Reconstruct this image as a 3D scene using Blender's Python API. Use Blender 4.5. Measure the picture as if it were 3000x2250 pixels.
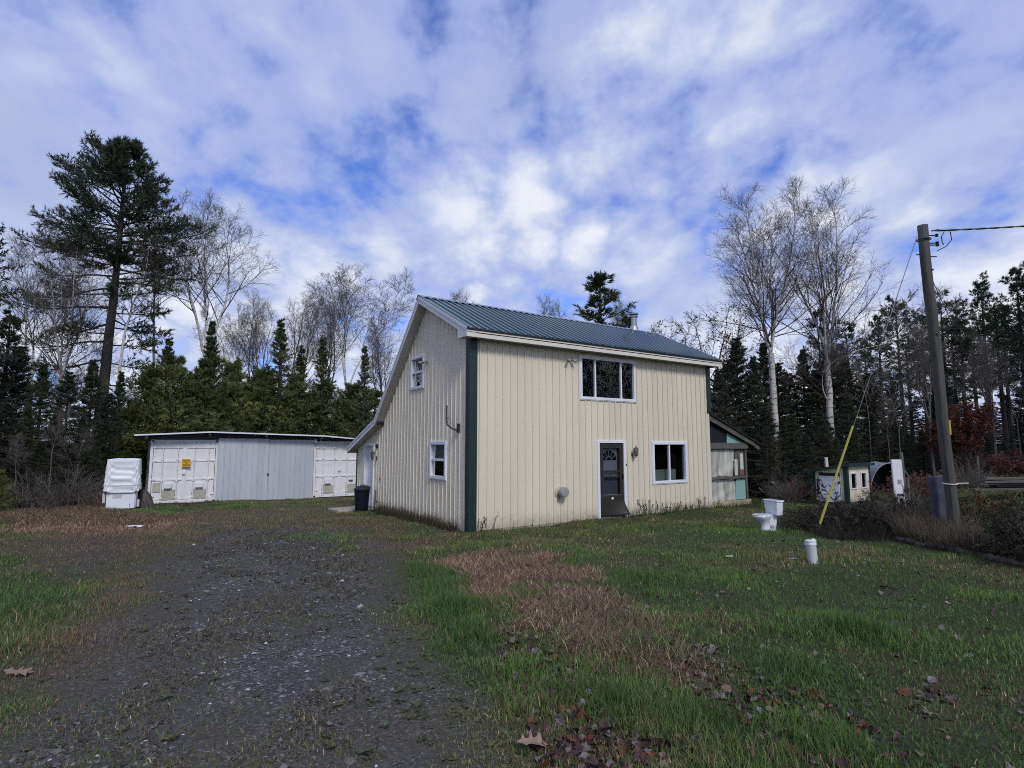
import bpy, bmesh, math, random
import numpy as np
from mathutils import Vector, Matrix

for o in list(bpy.data.objects):
    bpy.data.objects.remove(o, do_unlink=True)
SC = bpy.context.scene
COL = SC.collection
R = math.radians
rng = np.random.default_rng(11)
random.seed(11)

# ------------------------------------------------------------------ camera
FPX, CX, CY, HC = 1640.0, 1500.0, 1125.0, 2.0
TH = math.atan(175.0 / FPX)
cam = bpy.data.cameras.new('camera')
camo = bpy.data.objects.new('camera', cam)
COL.objects.link(camo)
cam.sensor_width = 36.0
cam.lens = FPX / 3000.0 * 36.0
cam.clip_start = 0.05
cam.clip_end = 3000
camo.location = (0, 0, HC)
camo.rotation_euler = (R(90) + TH, 0, 0)
SC.camera = camo

# ------------------------------------------------------------------ sky, sun, exposure
SUN_EL, SUN_AZ = R(42), R(157)          # azimuth clockwise from +Y (the view direction)
world = bpy.data.worlds.new('World')
SC.world = world
world.use_nodes = True


def build_world():
    nt = world.node_tree
    N, L = nt.nodes, nt.links
    N.clear()

    def nd(t, **kw):
        n = N.new(t)
        for k, v in kw.items():
            setattr(n, k, v)
        return n

    def mth(op, a, b=None, c=None, clamp=False):
        n = nd('ShaderNodeMath', operation=op)
        n.use_clamp = clamp
        for i, x in enumerate((a, b, c)):
            if x is None:
                continue
            if isinstance(x, (int, float)):
                n.inputs[i].default_value = x
            else:
                L.new(x, n.inputs[i])
        return n.outputs[0]

    def mix(fac, a, b):
        n = nd('ShaderNodeMix', data_type='RGBA')
        for sock, x in ((n.inputs[0], fac), (n.inputs[6], a), (n.inputs[7], b)):
            if isinstance(x, (int, float)):
                sock.default_value = x
            elif isinstance(x, tuple):
                sock.default_value = (*x, 1)
            else:
                L.new(x, sock)
        return n.outputs[2]

    def ramp(fac, lo, hi):
        n = nd('ShaderNodeMapRange', interpolation_type='SMOOTHSTEP')
        L.new(fac, n.inputs[0])
        n.inputs[1].default_value = lo
        n.inputs[2].default_value = hi
        return n.outputs[0]

    out = nd('ShaderNodeOutputWorld')
    bg = nd('ShaderNodeBackground')
    bg.inputs[1].default_value = 0.10
    L.new(bg.outputs[0], out.inputs[0])
    sky = nd('ShaderNodeTexSky', sky_type='NISHITA')
    sky.sun_disc = False
    sky.sun_elevation = SUN_EL
    sky.sun_rotation = SUN_AZ
    sky.air_density = 1.0
    sky.dust_density = 0.3
    sky.ozone_density = 3.0
    tc = nd('ShaderNodeTexCoord')
    sep = nd('ShaderNodeSeparateXYZ')
    L.new(tc.outputs['Generated'], sep.inputs[0])
    z = mth('MAXIMUM', sep.outputs[2], 0.0)
    den = mth('ADD', z, 0.36)
    u = mth('DIVIDE', sep.outputs[0], den)
    v = mth('DIVIDE', sep.outputs[1], den)
    cb = nd('ShaderNodeCombineXYZ')
    L.new(u, cb.inputs[0])
    L.new(v, cb.inputs[1])

    def noise(scale, detail, rough, dist, off, sx=1.0, sy=1.0, rot=0.0):
        mp = nd('ShaderNodeMapping')
        mp.inputs['Location'].default_value = off
        mp.inputs['Rotation'].default_value = (0, 0, rot)
        mp.inputs['Scale'].default_value = (sx, sy, 1)
        L.new(cb.outputs[0], mp.inputs[0])
        n = nd('ShaderNodeTexNoise')
        n.inputs['Scale'].default_value = scale
        n.inputs['Detail'].default_value = detail
        n.inputs['Roughness'].default_value = rough
        n.inputs['Distortion'].default_value = dist
        L.new(mp.outputs[0], n.inputs[0])
        return n.outputs[0]

    n_big = noise(1.1, 2, 0.5, 0.2, CLOUD_OFF_A)
    n_mid = noise(3.3, 6, 0.52, 0.15, CLOUD_OFF_B, 1.0, 0.8, R(25))
    n_fin = noise(9.0, 10, 0.62, 0.1, CLOUD_OFF_C, 1.0, 0.85, R(20))
    n_lit = noise(1.8, 6, 0.55, 0.25, CLOUD_OFF_D, 1.0, 0.7, R(-30))
    mp = nd('ShaderNodeMapping')
    mp.inputs['Location'].default_value = CLOUD_OFF_C
    mp.inputs['Scale'].default_value = (1.0, 0.8, 1)
    L.new(cb.outputs[0], mp.inputs[0])
    wn = nd('ShaderNodeTexNoise')
    wn.inputs['Scale'].default_value = 5.0
    wn.inputs['Detail'].default_value = 4
    L.new(mp.outputs[0], wn.inputs[0])
    wv = nd('ShaderNodeVectorMath', operation='MULTIPLY_ADD')
    L.new(wn.outputs['Color'], wv.inputs[0])
    wv.inputs[1].default_value = (0.22, 0.22, 0)
    L.new(mp.outputs[0], wv.inputs[2])
    vo = nd('ShaderNodeTexVoronoi', feature='F1')
    vo.inputs['Scale'].default_value = 8.0
    L.new(wv.outputs[0], vo.inputs['Vector'])
    puff = mth('SUBTRACT', 1.0, vo.outputs['Distance'])
    s = mth('ADD', mth('MULTIPLY', n_mid, 0.40), mth('MULTIPLY', n_big, 0.19))
    s = mth('ADD', s, mth('MULTIPLY', n_fin, 0.27))
    s = mth('ADD', s, mth('MULTIPLY', mth('SUBTRACT', puff, 0.35), 0.15))
    lowz = ramp(sep.outputs[2], 0.0, 0.55)
    hz = mth('SUBTRACT', 1.0, lowz)
    s = mth('ADD', s, mth('MULTIPLY', hz, 0.055))
    cover = ramp(s, 0.318, 0.445)                       # blue gap -> thin cloud
    dens = ramp(s, 0.41, 0.575)                          # thin blue-white -> thick white
    lit = ramp(mth('ADD', n_lit, mth('MULTIPLY', hz, 0.15)), 0.43, 0.64)
    thick = mth('MULTIPLY', dens, mth('ADD', mth('MULTIPLY', lit, 0.75), 0.25), None, True)
    thin = mix(hz, (3.7, 4.6, 8.0), (4.8, 5.5, 8.2))
    cloud = mix(thick, thin, (8.8, 9.0, 9.6))
    grey = mth('MULTIPLY', ramp(n_big, 0.52, 0.68), mth('SUBTRACT', 1.0, lit))
    cloud = mix(mth('MULTIPLY', grey, 0.7), cloud, (4.2, 5.0, 7.3))
    tint = nd('ShaderNodeMix', data_type='RGBA')
    tint.blend_type = 'MULTIPLY'
    tint.inputs[0].default_value = 1.0
    L.new(sky.outputs[0], tint.inputs[6])
    tint.inputs[7].default_value = SKY_TINT
    col = mix(mth('MULTIPLY', cover, 0.96), tint.outputs[2], cloud)
    L.new(col, bg.inputs[0])


CLOUD_OFF_A = (7.8, 7.9, 0.0)
CLOUD_OFF_B = (2.3, 4.7, 0.0)
CLOUD_OFF_C = (6.8, 7.7, 0.0)
CLOUD_OFF_D = (8.2, 5.3, 0.0)
SKY_TINT = (0.85, 1.1, 1.9, 1)
build_world()

sl = bpy.data.lights.new('sun', 'SUN')
sl.energy = 2.0
sl.angle = R(14)
sl.color = (1.0, 0.955, 0.89)
so = bpy.data.objects.new('sun', sl)
COL.objects.link(so)
sdir = Vector((math.sin(SUN_AZ) * math.cos(SUN_EL), math.cos(SUN_AZ) * math.cos(SUN_EL), math.sin(SUN_EL)))
so.rotation_euler = (-sdir).to_track_quat('-Z', 'Y').to_euler()
so.location = (0, -10, 20)

SC.cycles.filter_width = 1.0
SC.cycles.use_denoising = False
SC.cycles.use_adaptive_sampling = False
SC.cycles.sample_clamp_indirect = 3.0
SC.cycles.max_bounces = 6
vs = SC.view_settings
vs.view_transform = 'Standard'
vs.look = 'None'
vs.exposure = 0.0
vs.gamma = 1.0
vs.use_curve_mapping = False

# ------------------------------------------------------------------ helpers
CT, ST = math.cos(TH), math.sin(TH)


def ray(px, py):
    u, v = (px - CX) / FPX, (CY - py) / FPX
    return u, CT - v * ST, ST + v * CT


def at(px, py, Y):
    r = ray(px, py)
    k = Y / r[1]
    return Vector((r[0] * k, Y, HC + r[2] * k))


def g0(x, y):
    x = np.asarray(x, float)
    y = np.asarray(y, float)
    g = (0.4 - 0.033 * np.clip(y, -20, 30) + 0.03 * np.clip(x - 7, 0, 23) + 0.065 * np.clip(x - 11, 0, 19))
    dx, dy = x + 1.014, y - 13.6                                    # made-up ground against the house
    s_, t_ = dx * 0.8296 + dy * 0.5583, -dx * 0.5583 + dy * 0.8296
    d = np.hypot(np.maximum(np.maximum(-s_, s_ - 11.6), 0), np.maximum(np.maximum(-t_, t_ - 8.2), 0))
    lvl = -0.085 - 0.014 * np.clip(t_, 0, 9)
    return g + np.exp(-(d / 1.5) ** 2) * (lvl - g)


def gz(x, y):
    x = np.asarray(x, float)
    y = np.asarray(y, float)
    b = (0.018 * np.sin(1.3 * x + 0.7 * y) + 0.014 * np.sin(2.9 * y - 1.1 * x + 1.0)
         + 0.01 * np.sin(4.3 * x + 2.0 * y + 2.0) + 0.02 * np.sin(0.45 * x - 0.6 * y))
    return g0(x, y) + b


def gpt(px, py):
    r = ray(px, py)
    lo, hi = 0.5, 90.0
    for _ in range(50):
        m = (lo + hi) / 2
        if HC + r[2] * m > float(g0(r[0] * m, r[1] * m)):
            lo = m
        else:
            hi = m
    return Vector((r[0] * lo, r[1] * lo, float(gz(r[0] * lo, r[1] * lo))))


def tag(o, label=None, cat=None, group=None, kind=None):
    if label:
        o['label'] = label
    if cat:
        o['category'] = cat
    if group:
        o['group'] = group
    if kind:
        o['kind'] = kind
    return o


def empty(name, loc=(0, 0, 0), rz=0.0, parent=None):
    o = bpy.data.objects.new(name, None)
    o.empty_display_size = 0.2
    COL.objects.link(o)
    o.location = loc
    o.rotation_euler = (0, 0, rz)
    if parent:
        o.parent = parent
    return o


def obj(name, me, mat=None, parent=None, smooth=False):
    if mat is not None and len(me.materials) == 0:
        me.materials.append(mat)
    o = bpy.data.objects.new(name, me)
    COL.objects.link(o)
    if parent is not None:
        o.parent = parent
    if smooth:
        me.polygons.foreach_set('use_smooth', [True] * len(me.polygons))
    return o


class MB:
    def __init__(self):
        self.v, self.f = [], []

    def add(self, verts, faces):
        b = len(self.v)
        self.v += [tuple(p) for p in verts]
        self.f += [tuple(b + i for i in f) for f in faces]
        return self

    def quad(self, a, b, c, d):
        return self.add((a, b, c, d), ((0, 1, 2, 3),))

    def box(self, x0, x1, y0, y1, z0, z1):
        v = [(x, y, z) for z in (z0, z1) for x, y in ((x0, y0), (x1, y0), (x1, y1), (x0, y1))]
        return self.add(v, ((3, 2, 1, 0), (4, 5, 6, 7), (0, 1, 5, 4), (1, 2, 6, 5), (2, 3, 7, 6), (3, 0, 4, 7)))

    def bar(self, p, q, w, h, up=(0, 0, 1)):
        p, q, up = Vector(p), Vector(q), Vector(up)
        d = (q - p).normalized()
        s = d.cross(up)
        if s.length < 1e-4:
            s = d.cross(Vector((1, 0, 0)))
        s.normalize()
        t = s.cross(d)
        a, b = s * w / 2, t * h / 2
        v = [p - a - b, p + a - b, p + a + b, p - a + b, q - a - b, q + a - b, q + a + b, q - a + b]
        return self.add(v, ((3, 2, 1, 0), (4, 5, 6, 7), (0, 1, 5, 4), (1, 2, 6, 5), (2, 3, 7, 6), (3, 0, 4, 7)))

    def prism(self, poly, fn, t0, t1):
        """poly: 2-D points; fn(a, b, t) -> xyz; extruded from t0 to t1"""
        n = len(poly)
        v = [fn(a, b, t0) for a, b in poly] + [fn(a, b, t1) for a, b in poly]
        f = [tuple(range(n - 1, -1, -1)), tuple(range(n, 2 * n))]
        f += [(i, (i + 1) % n, n + (i + 1) % n, n + i) for i in range(n)]
        return self.add(v, f)

    def tube(self, pts, rad, k=8, caps=True):
        pts = [Vector(p) for p in pts]
        if isinstance(rad, (int, float)):
            rad = [rad] * len(pts)
        b = len(self.v)
        ref = None
        for i, p in enumerate(pts):
            d = (pts[min(i + 1, len(pts) - 1)] - pts[max(i - 1, 0)]).normalized()
            if ref is None:
                ref = d.orthogonal().normalized()
            s = (ref - d * ref.dot(d)).normalized()
            ref = s
            t = d.cross(s)
            for j in range(k):
                a = 2 * math.pi * j / k
                self.v.append(tuple(p + (s * math.cos(a) + t * math.sin(a)) * rad[i]))
        for i in range(len(pts) - 1):
            for j in range(k):
                j2 = (j + 1) % k
                self.f.append((b + i * k + j, b + i * k + j2, b + (i + 1) * k + j2, b + (i + 1) * k + j))
        if caps:
            self.f.append(tuple(b + j for j in range(k - 1, -1, -1)))
            e = b + (len(pts) - 1) * k
            self.f.append(tuple(e + j for j in range(k)))
        return self

    def lathe(self, prof, k=16, o=(0, 0, 0), ex=1.0, ey=1.0, axis='z', caps=True):
        """prof: (r, h) list"""
        b = len(self.v)
        for r, h in prof:
            for j in range(k):
                a = 2 * math.pi * j / k
                x, y = r * math.cos(a) * ex, r * math.sin(a) * ey
                p = (x, y, h) if axis == 'z' else ((x, -h, y) if axis == 'y' else (-h, x, y))
                self.v.append((o[0] + p[0], o[1] + p[1], o[2] + p[2]))
        for i in range(len(prof) - 1):
            for j in range(k):
                j2 = (j + 1) % k
                self.f.append((b + i * k + j, b + i * k + j2, b + (i + 1) * k + j2, b + (i + 1) * k + j))
        if caps:
            self.f.append(tuple(b + j for j in range(k - 1, -1, -1)))
            e = b + (len(prof) - 1) * k
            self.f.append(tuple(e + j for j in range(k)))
        return self

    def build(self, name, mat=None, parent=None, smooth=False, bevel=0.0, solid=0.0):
        me = bpy.data.meshes.new(name)
        me.from_pydata(self.v, [], self.f)
        me.update()
        o = obj(name, me, mat, parent, smooth)
        if solid:
            m = o.modifiers.new('solid', 'SOLIDIFY')
            m.thickness = solid
            m.offset = 0
        if bevel:
            m = o.modifiers.new('bevel', 'BEVEL')
            m.width = bevel
            m.segments = 2
            m.limit_method = 'ANGLE'
        return o


def npmesh(name, V, T, mat, parent=None, smooth=False, col=None):
    V = np.ascontiguousarray(V, np.float32).reshape(-1, 3)
    T = np.ascontiguousarray(T, np.int32).reshape(-1, 3)
    me = bpy.data.meshes.new(name)
    me.vertices.add(len(V))
    me.vertices.foreach_set('co', V.ravel())
    me.loops.add(len(T) * 3)
    me.loops.foreach_set('vertex_index', T.ravel())
    me.polygons.add(len(T))
    me.polygons.foreach_set('loop_start', np.arange(0, len(T) * 3, 3, dtype=np.int32))
    me.polygons.foreach_set('loop_total', np.full(len(T), 3, np.int32))
    if smooth:
        me.polygons.foreach_set('use_smooth', np.ones(len(T), bool))
    me.update(calc_edges=True)
    if col is not None:
        for k, a in col.items():
            a = np.asarray(a, np.float32)
            if a.ndim == 2:
                at_ = me.attributes.new(k, 'FLOAT_COLOR', 'POINT')
                if a.shape[1] == 3:
                    a = np.concatenate([a, np.ones((len(a), 1), np.float32)], 1)
                at_.data.foreach_set('color', a.ravel())
            else:
                at_ = me.attributes.new(k, 'FLOAT', 'POINT')
                at_.data.foreach_set('value', a)
    return obj(name, me, mat, parent)


# ------------------------------------------------------------------ materials
def _nodes(name):
    m = bpy.data.materials.new(name)
    m.use_nodes = True
    nt = m.node_tree
    b = nt.nodes['Principled BSDF']
    return m, nt.nodes, nt.links, b


def pmat(name, c, rough=0.6, var=0.12, scale=3.0, metal=0.0, c2=None, c2amt=0.5, c2scale=2.0, bump=0.0,
         bscale=40.0, stretch=(1, 1, 1), inst=0.0, spec=0.5, coat=0.0, lo=0.5, hi=0.7):
    """base colour with slow variation, optional second colour in patches, optional fine bump"""
    m, N, L, b = _nodes(name)
    b.inputs['Roughness'].default_value = rough
    b.inputs['Metallic'].default_value = metal
    b.inputs['Specular IOR Level'].default_value = spec
    b.inputs['Coat Weight'].default_value = coat
    tc = N.new('ShaderNodeTexCoord')
    mp = N.new('ShaderNodeMapping')
    mp.inputs['Scale'].default_value = stretch
    L.new(tc.outputs['Object'], mp.inputs[0])
    n1 = N.new('ShaderNodeTexNoise')
    n1.inputs['Scale'].default_value = scale
    n1.inputs['Detail'].default_value = 6
    L.new(mp.outputs[0], n1.inputs[0])
    mr = N.new('ShaderNodeMapRange')
    mr.inputs[1].default_value = 0.25
    mr.inputs[2].default_value = 0.75
    mr.inputs[3].default_value = 1 - var
    mr.inputs[4].default_value = 1 + var
    L.new(n1.outputs[0], mr.inputs[0])
    val = mr.outputs[0]
    if inst:
        oi = N.new('ShaderNodeObjectInfo')
        m2 = N.new('ShaderNodeMapRange')
        m2.inputs[3].default_value = 1 - inst
        m2.inputs[4].default_value = 1 + inst
        L.new(oi.outputs['Random'], m2.inputs[0])
        mu = N.new('ShaderNodeMath')
        mu.operation = 'MULTIPLY'
        L.new(val, mu.inputs[0])
        L.new(m2.outputs[0], mu.inputs[1])
        val = mu.outputs[0]
    vm = N.new('ShaderNodeVectorMath')
    vm.operation = 'SCALE'
    L.new(val, vm.inputs['Scale'])
    if c2 is not None:
        n2 = N.new('ShaderNodeTexNoise')
        n2.inputs['Scale'].default_value = c2scale
        n2.inputs['Detail'].default_value = 8
        n2.inputs['Roughness'].default_value = 0.62
        L.new(mp.outputs[0], n2.inputs[0])
        r2 = N.new('ShaderNodeMapRange')
        r2.inputs[1].default_value = lo
        r2.inputs[2].default_value = hi
        r2.inputs[4].default_value = c2amt
        L.new(n2.outputs[0], r2.inputs[0])
        mx = N.new('ShaderNodeMix')
        mx.data_type = 'RGBA'
        mx.inputs[6].default_value = (*c, 1)
        mx.inputs[7].default_value = (*c2, 1)
        L.new(r2.outputs[0], mx.inputs[0])
        L.new(mx.outputs[2], vm.inputs[0])
    else:
        vm.inputs[0].default_value = c
    L.new(vm.outputs[0], b.inputs['Base Color'])
    if bump:
        n3 = N.new('ShaderNodeTexNoise')
        n3.inputs['Scale'].default_value = bscale
        n3.inputs['Detail'].default_value = 5
        L.new(mp.outputs[0], n3.inputs[0])
        bp = N.new('ShaderNodeBump')
        bp.inputs['Strength'].default_value = bump
        bp.inputs['Distance'].default_value = 0.02
        L.new(n3.outputs[0], bp.inputs['Height'])
        L.new(bp.outputs[0], b.inputs['Normal'])
    return m


def attr_mat(name, rough=0.7, inst=0.0, spec=0.3, trans=0.0):
    m, N, L, b = _nodes(name)
    b.inputs['Roughness'].default_value = rough
    b.inputs['Specular IOR Level'].default_value = spec
    a = N.new('ShaderNodeAttribute')
    a.attribute_name = 'col'
    src = a.outputs['Color']
    if inst:
        oi = N.new('ShaderNodeObjectInfo')
        mr = N.new('ShaderNodeMapRange')
        mr.inputs[3].default_value = 1 - inst
        mr.inputs[4].default_value = 1 + inst
        L.new(oi.outputs['Random'], mr.inputs[0])
        vm = N.new('ShaderNodeVectorMath')
        vm.operation = 'SCALE'
        L.new(src, vm.inputs[0])
        L.new(mr.outputs[0], vm.inputs['Scale'])
        src = vm.outputs[0]
    L.new(src, b.inputs['Base Color'])
    if trans:
        tr = N.new('ShaderNodeBsdfTranslucent')
        L.new(src, tr.inputs[0])
        ms = N.new('ShaderNodeMixShader')
        ms.inputs[0].default_value = trans
        L.new(b.outputs[0], ms.inputs[1])
        L.new(tr.outputs[0], ms.inputs[2])
        out = [n for n in N if n.type == 'OUTPUT_MATERIAL'][0]
        L.new(ms.outputs[0], out.inputs[0])
    return m


def glass_mat(name, tint=(0.8, 0.85, 0.85), refl=1.0, wave=0.0):
    m, N, L, b = _nodes(name)
    N.remove(b)
    out = [n for n in N if n.type == 'OUTPUT_MATERIAL'][0]
    t = N.new('ShaderNodeBsdfTransparent')
    t.inputs[0].default_value = (*tint, 1)
    gl = N.new('ShaderNodeBsdfGlossy')
    gl.inputs['Roughness'].default_value = 0.01
    fr = N.new('ShaderNodeFresnel')
    fr.inputs[0].default_value = 1.5
    mu = N.new('ShaderNodeMath')
    mu.operation = 'MULTIPLY'
    mu.use_clamp = True
    mu.inputs[1].default_value = refl
    L.new(fr.outputs[0], mu.inputs[0])
    if wave:
        tc = N.new('ShaderNodeTexCoord')
        n3 = N.new('ShaderNodeTexNoise')
        n3.inputs['Scale'].default_value = 2.6
        n3.inputs['Detail'].default_value = 2
        L.new(tc.outputs['Object'], n3.inputs[0])
        bp = N.new('ShaderNodeBump')
        bp.inputs['Strength'].default_value = wave
        bp.inputs['Distance'].default_value = 0.05
        L.new(n3.outputs[0], bp.inputs['Height'])
        L.new(bp.outputs[0], gl.inputs['Normal'])
    ms = N.new('ShaderNodeMixShader')
    L.new(mu.outputs[0], ms.inputs[0])
    L.new(t.outputs[0], ms.inputs[1])
    L.new(gl.outputs[0], ms.inputs[2])
    L.new(ms.outputs[0], out.inputs[0])
    return m


M = {}
M['siding'] = pmat('cream_painted_steel', (0.70, 0.645, 0.52), 0.42, 0.06, 0.8, c2=(0.60, 0.545, 0.425), c2amt=0.35,
                   c2scale=1.3, stretch=(1, 1, 0.25), inst=0.018, bump=0.04, bscale=6)
def mud_splash(m, top=0.36, amt=0.35, c=(0.16, 0.13, 0.09)):
    """dried mud thrown up the foot of a wall, ragged at its upper edge"""
    N, L = m.node_tree.nodes, m.node_tree.links
    b = N['Principled BSDF']
    src = b.inputs['Base Color'].links[0].from_socket
    tc = N.new('ShaderNodeTexCoord')
    sp = N.new('ShaderNodeSeparateXYZ')
    L.new(tc.outputs['Object'], sp.inputs[0])
    nz = N.new('ShaderNodeTexNoise')
    nz.inputs['Scale'].default_value = 7
    nz.inputs['Detail'].default_value = 9
    nz.inputs['Roughness'].default_value = 0.7
    L.new(tc.outputs['Object'], nz.inputs[0])
    ad = N.new('ShaderNodeMath')
    ad.operation = 'MULTIPLY_ADD'
    L.new(nz.outputs[0], ad.inputs[0])
    ad.inputs[1].default_value = -0.75
    L.new(sp.outputs[2], ad.inputs[2])
    mr = N.new('ShaderNodeMapRange')
    mr.interpolation_type = 'SMOOTHSTEP'
    mr.inputs[1].default_value, mr.inputs[2].default_value = top - 0.42, -0.42
    mr.inputs[3].default_value, mr.inputs[4].default_value = 0.0, amt
    L.new(ad.outputs[0], mr.inputs[0])
    mx = N.new('ShaderNodeMix')
    mx.data_type = 'RGBA'
    L.new(mr.outputs[0], mx.inputs[0])
    L.new(src, mx.inputs[6])
    mx.inputs[7].default_value = (*c, 1)
    L.new(mx.outputs[2], b.inputs['Base Color'])


mud_splash(M['siding'])
M['green_trim'] = pmat('dark_green_trim', (0.010, 0.031, 0.029), 0.45, 0.12, 2)
M['roof'] = pmat('green_steel_roofing', (0.014, 0.058, 0.054), 0.25, 0.10, 1.2, inst=0.04, spec=0.8, coat=1.0)
_b = M['roof'].node_tree.nodes['Principled BSDF']
_b.inputs['Coat Roughness'].default_value = 0.06
_b.inputs['Coat IOR'].default_value = 1.9
M['white'] = pmat('white_vinyl', (0.74, 0.76, 0.80), 0.42, 0.04, 3)
M['fascia'] = pmat('white_aluminium_fascia', (0.68, 0.69, 0.72), 0.45, 0.05, 1.5)
M['fascia_cream'] = pmat('cream_aluminium_fascia', (0.70, 0.67, 0.58), 0.45, 0.05, 1.5)
M['soffit'] = pmat('beige_soffit', (0.46, 0.44, 0.38), 0.55, 0.07, 3, inst=0.04)
M['concrete'] = pmat('weathered_concrete', (0.34, 0.32, 0.27), 0.85, 0.18, 6, bump=0.3)
M['dark_room'] = pmat('dark_room_lining', (0.030, 0.028, 0.030), 0.9, 0.3, 2)  # near-black colour paints the unlit depth behind the windows
M['door_brown'] = pmat('dark_brown_storm_door', (0.030, 0.027, 0.022), 0.42, 0.15, 3)
M['door_white'] = pmat('white_door_paint', (0.70, 0.72, 0.74), 0.4, 0.04, 2)
M['screen'] = glass_mat('storm_door_glass', (0.62, 0.64, 0.70), 1.0, 0.05)
M['screen_dark'] = glass_mat('insect_screen', (0.30, 0.31, 0.36), 0.6, 0.0)
M['glass'] = glass_mat('window_glass', (0.5, 0.55, 0.6), 1.3, 0.35)
M['glass_low'] = glass_mat('dull_window_glass', (0.6, 0.64, 0.64), 0.6, 0.05)
M['brass'] = pmat('tarnished_brass', (0.16, 0.13, 0.09), 0.45, 0.3, 20, metal=0.6)
M['black'] = pmat('black_plastic', (0.012, 0.012, 0.016), 0.45, 0.2, 5)
M['steel'] = pmat('galvanised_steel', (0.42, 0.43, 0.44), 0.38, 0.15, 5, metal=0.8)
M['grey'] = pmat('grey_plastic', (0.30, 0.30, 0.29), 0.5, 0.1, 5)
M['dark_metal'] = pmat('dark_weathered_metal', (0.05, 0.05, 0.055), 0.5, 0.3, 10, metal=0.3)
M['cream_part'] = pmat('cream_painted_fitting', (0.50, 0.44, 0.34), 0.5, 0.12, 8)
M['green_board'] = pmat('pale_green_board', (0.33, 0.40, 0.33), 0.7, 0.08, 3)
M['curtain'] = pmat('white_curtain_cloth', (0.52, 0.54, 0.54), 0.9, 0.10, 6, stretch=(1, 1, 0.2))
M['yellow_box'] = pmat('yellow_card', (0.45, 0.30, 0.06), 0.7, 0.1, 6)
M['red'] = pmat('faded_red_plastic', (0.45, 0.09, 0.07), 0.5, 0.2, 8)
# ------------------------------------------------------------------ ground
def inpoly_dist(P, poly):
    """signed distance, positive inside"""
    poly = np.asarray(poly, float)
    x, y = P[:, 0], P[:, 1]
    inside = np.zeros(len(P), bool)
    dmin = np.full(len(P), 1e9)
    n = len(poly)
    for i in range(n):
        a, b = poly[i], poly[(i + 1) % n]
        cond = (a[1] > y) != (b[1] > y)
        xi = (b[0] - a[0]) * (y - a[1]) / (b[1] - a[1] + 1e-12) + a[0]
        inside ^= cond & (x < xi)
        ab = b - a
        t = np.clip(((P - a) @ ab) / (ab @ ab + 1e-12), 0, 1)
        q = a + t[:, None] * ab
        dmin = np.minimum(dmin, np.hypot(x - q[:, 0], y - q[:, 1]))
    return np.where(inside, dmin, -dmin)


def sstep(x, a, b):
    t = np.clip((x - a) / (b - a), 0, 1)
    return t * t * (3 - 2 * t)


_gr = np.random.default_rng(5).random((256, 256))


def vnoise(x, y, s):
    x, y = x * s + 1000.3, y * s + 1000.7
    xi, yi = np.floor(x).astype(int), np.floor(y).astype(int)
    fx, fy = x - xi, y - yi
    fx, fy = fx * fx * (3 - 2 * fx), fy * fy * (3 - 2 * fy)
    h = lambda i, j: _gr[i % 256, j % 256]
    return ((h(xi, yi) * (1 - fx) + h(xi + 1, yi) * fx) * (1 - fy)
            + (h(xi, yi + 1) * (1 - fx) + h(xi + 1, yi + 1) * fx) * fy)


def fbm(x, y, s, o=4):
    t, a, w = 0, 1.0, 0
    for i in range(o):
        t = t + a * vnoise(x + 17.1 * i, y - 9.3 * i, s * 2 ** i)
        w += a
        a *= 0.55
    return t / w


def pxpoly(pts):
    return [tuple(gpt(*p)[:2]) for p in pts]


DRIVE = [(-2.7, -12), (-2.5, 1.0), (-2.95, 3.4), (-3.3, 4.9), (-4.2, 6.9), (-5.6, 9.2), (-7.2, 12.5), (-8.3, 15.5),
         (-9.3, 20.5), (-6.4, 21.5), (-5.7, 17.2), (-3.3, 12.6), (-1.9, 9.2), (-1.2, 6.2), (-0.65, 4.3), (-0.2, 3.1), (0.1, -12)]
STRAW = pxpoly([(1190, 1655), (1330, 1615), (1560, 1600), (1720, 1640), (1830, 1740), (1960, 1860), (2130, 1960), (2000, 2000),
                (1850, 1960), (1620, 1890), (1420, 1790), (1290, 1720)])
HAYL = pxpoly([(0, 1490), (150, 1470), (290, 1440), (330, 1500), (560, 1510), (560, 1540), (350, 1560), (0, 1570)])
RUSSET = pxpoly([(0, 1570), (560, 1500), (950, 1480), (1040, 1500), (1180, 1530), (1270, 1600), (1150, 1700), (1050, 1560),
                 (800, 1560), (560, 1650), (450, 1850), (250, 2030), (0, 2140), (0, 1900), (250, 1750), (330, 1640), (0, 1680)])
GREENL = pxpoly([(-300, 1760), (120, 1700), (260, 1740), (230, 1800), (140, 1870), (0, 1960), (-300, 2000)])
DARKP = pxpoly([(110, 1640), (250, 1570), (420, 1580), (360, 1640), (160, 1690)])
BED = pxpoly([(2330, 1530), (2420, 1500), (2700, 1480), (3300, 1480), (3300, 1700), (3000, 1662), (2830, 1625), (2640, 1592), (2420, 1580)])
GREENBAND = pxpoly([(1170, 1690), (1240, 1640), (1300, 1700), (1420, 1850), (1400, 1960), (1300, 1900), (1230, 1790)])


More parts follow.
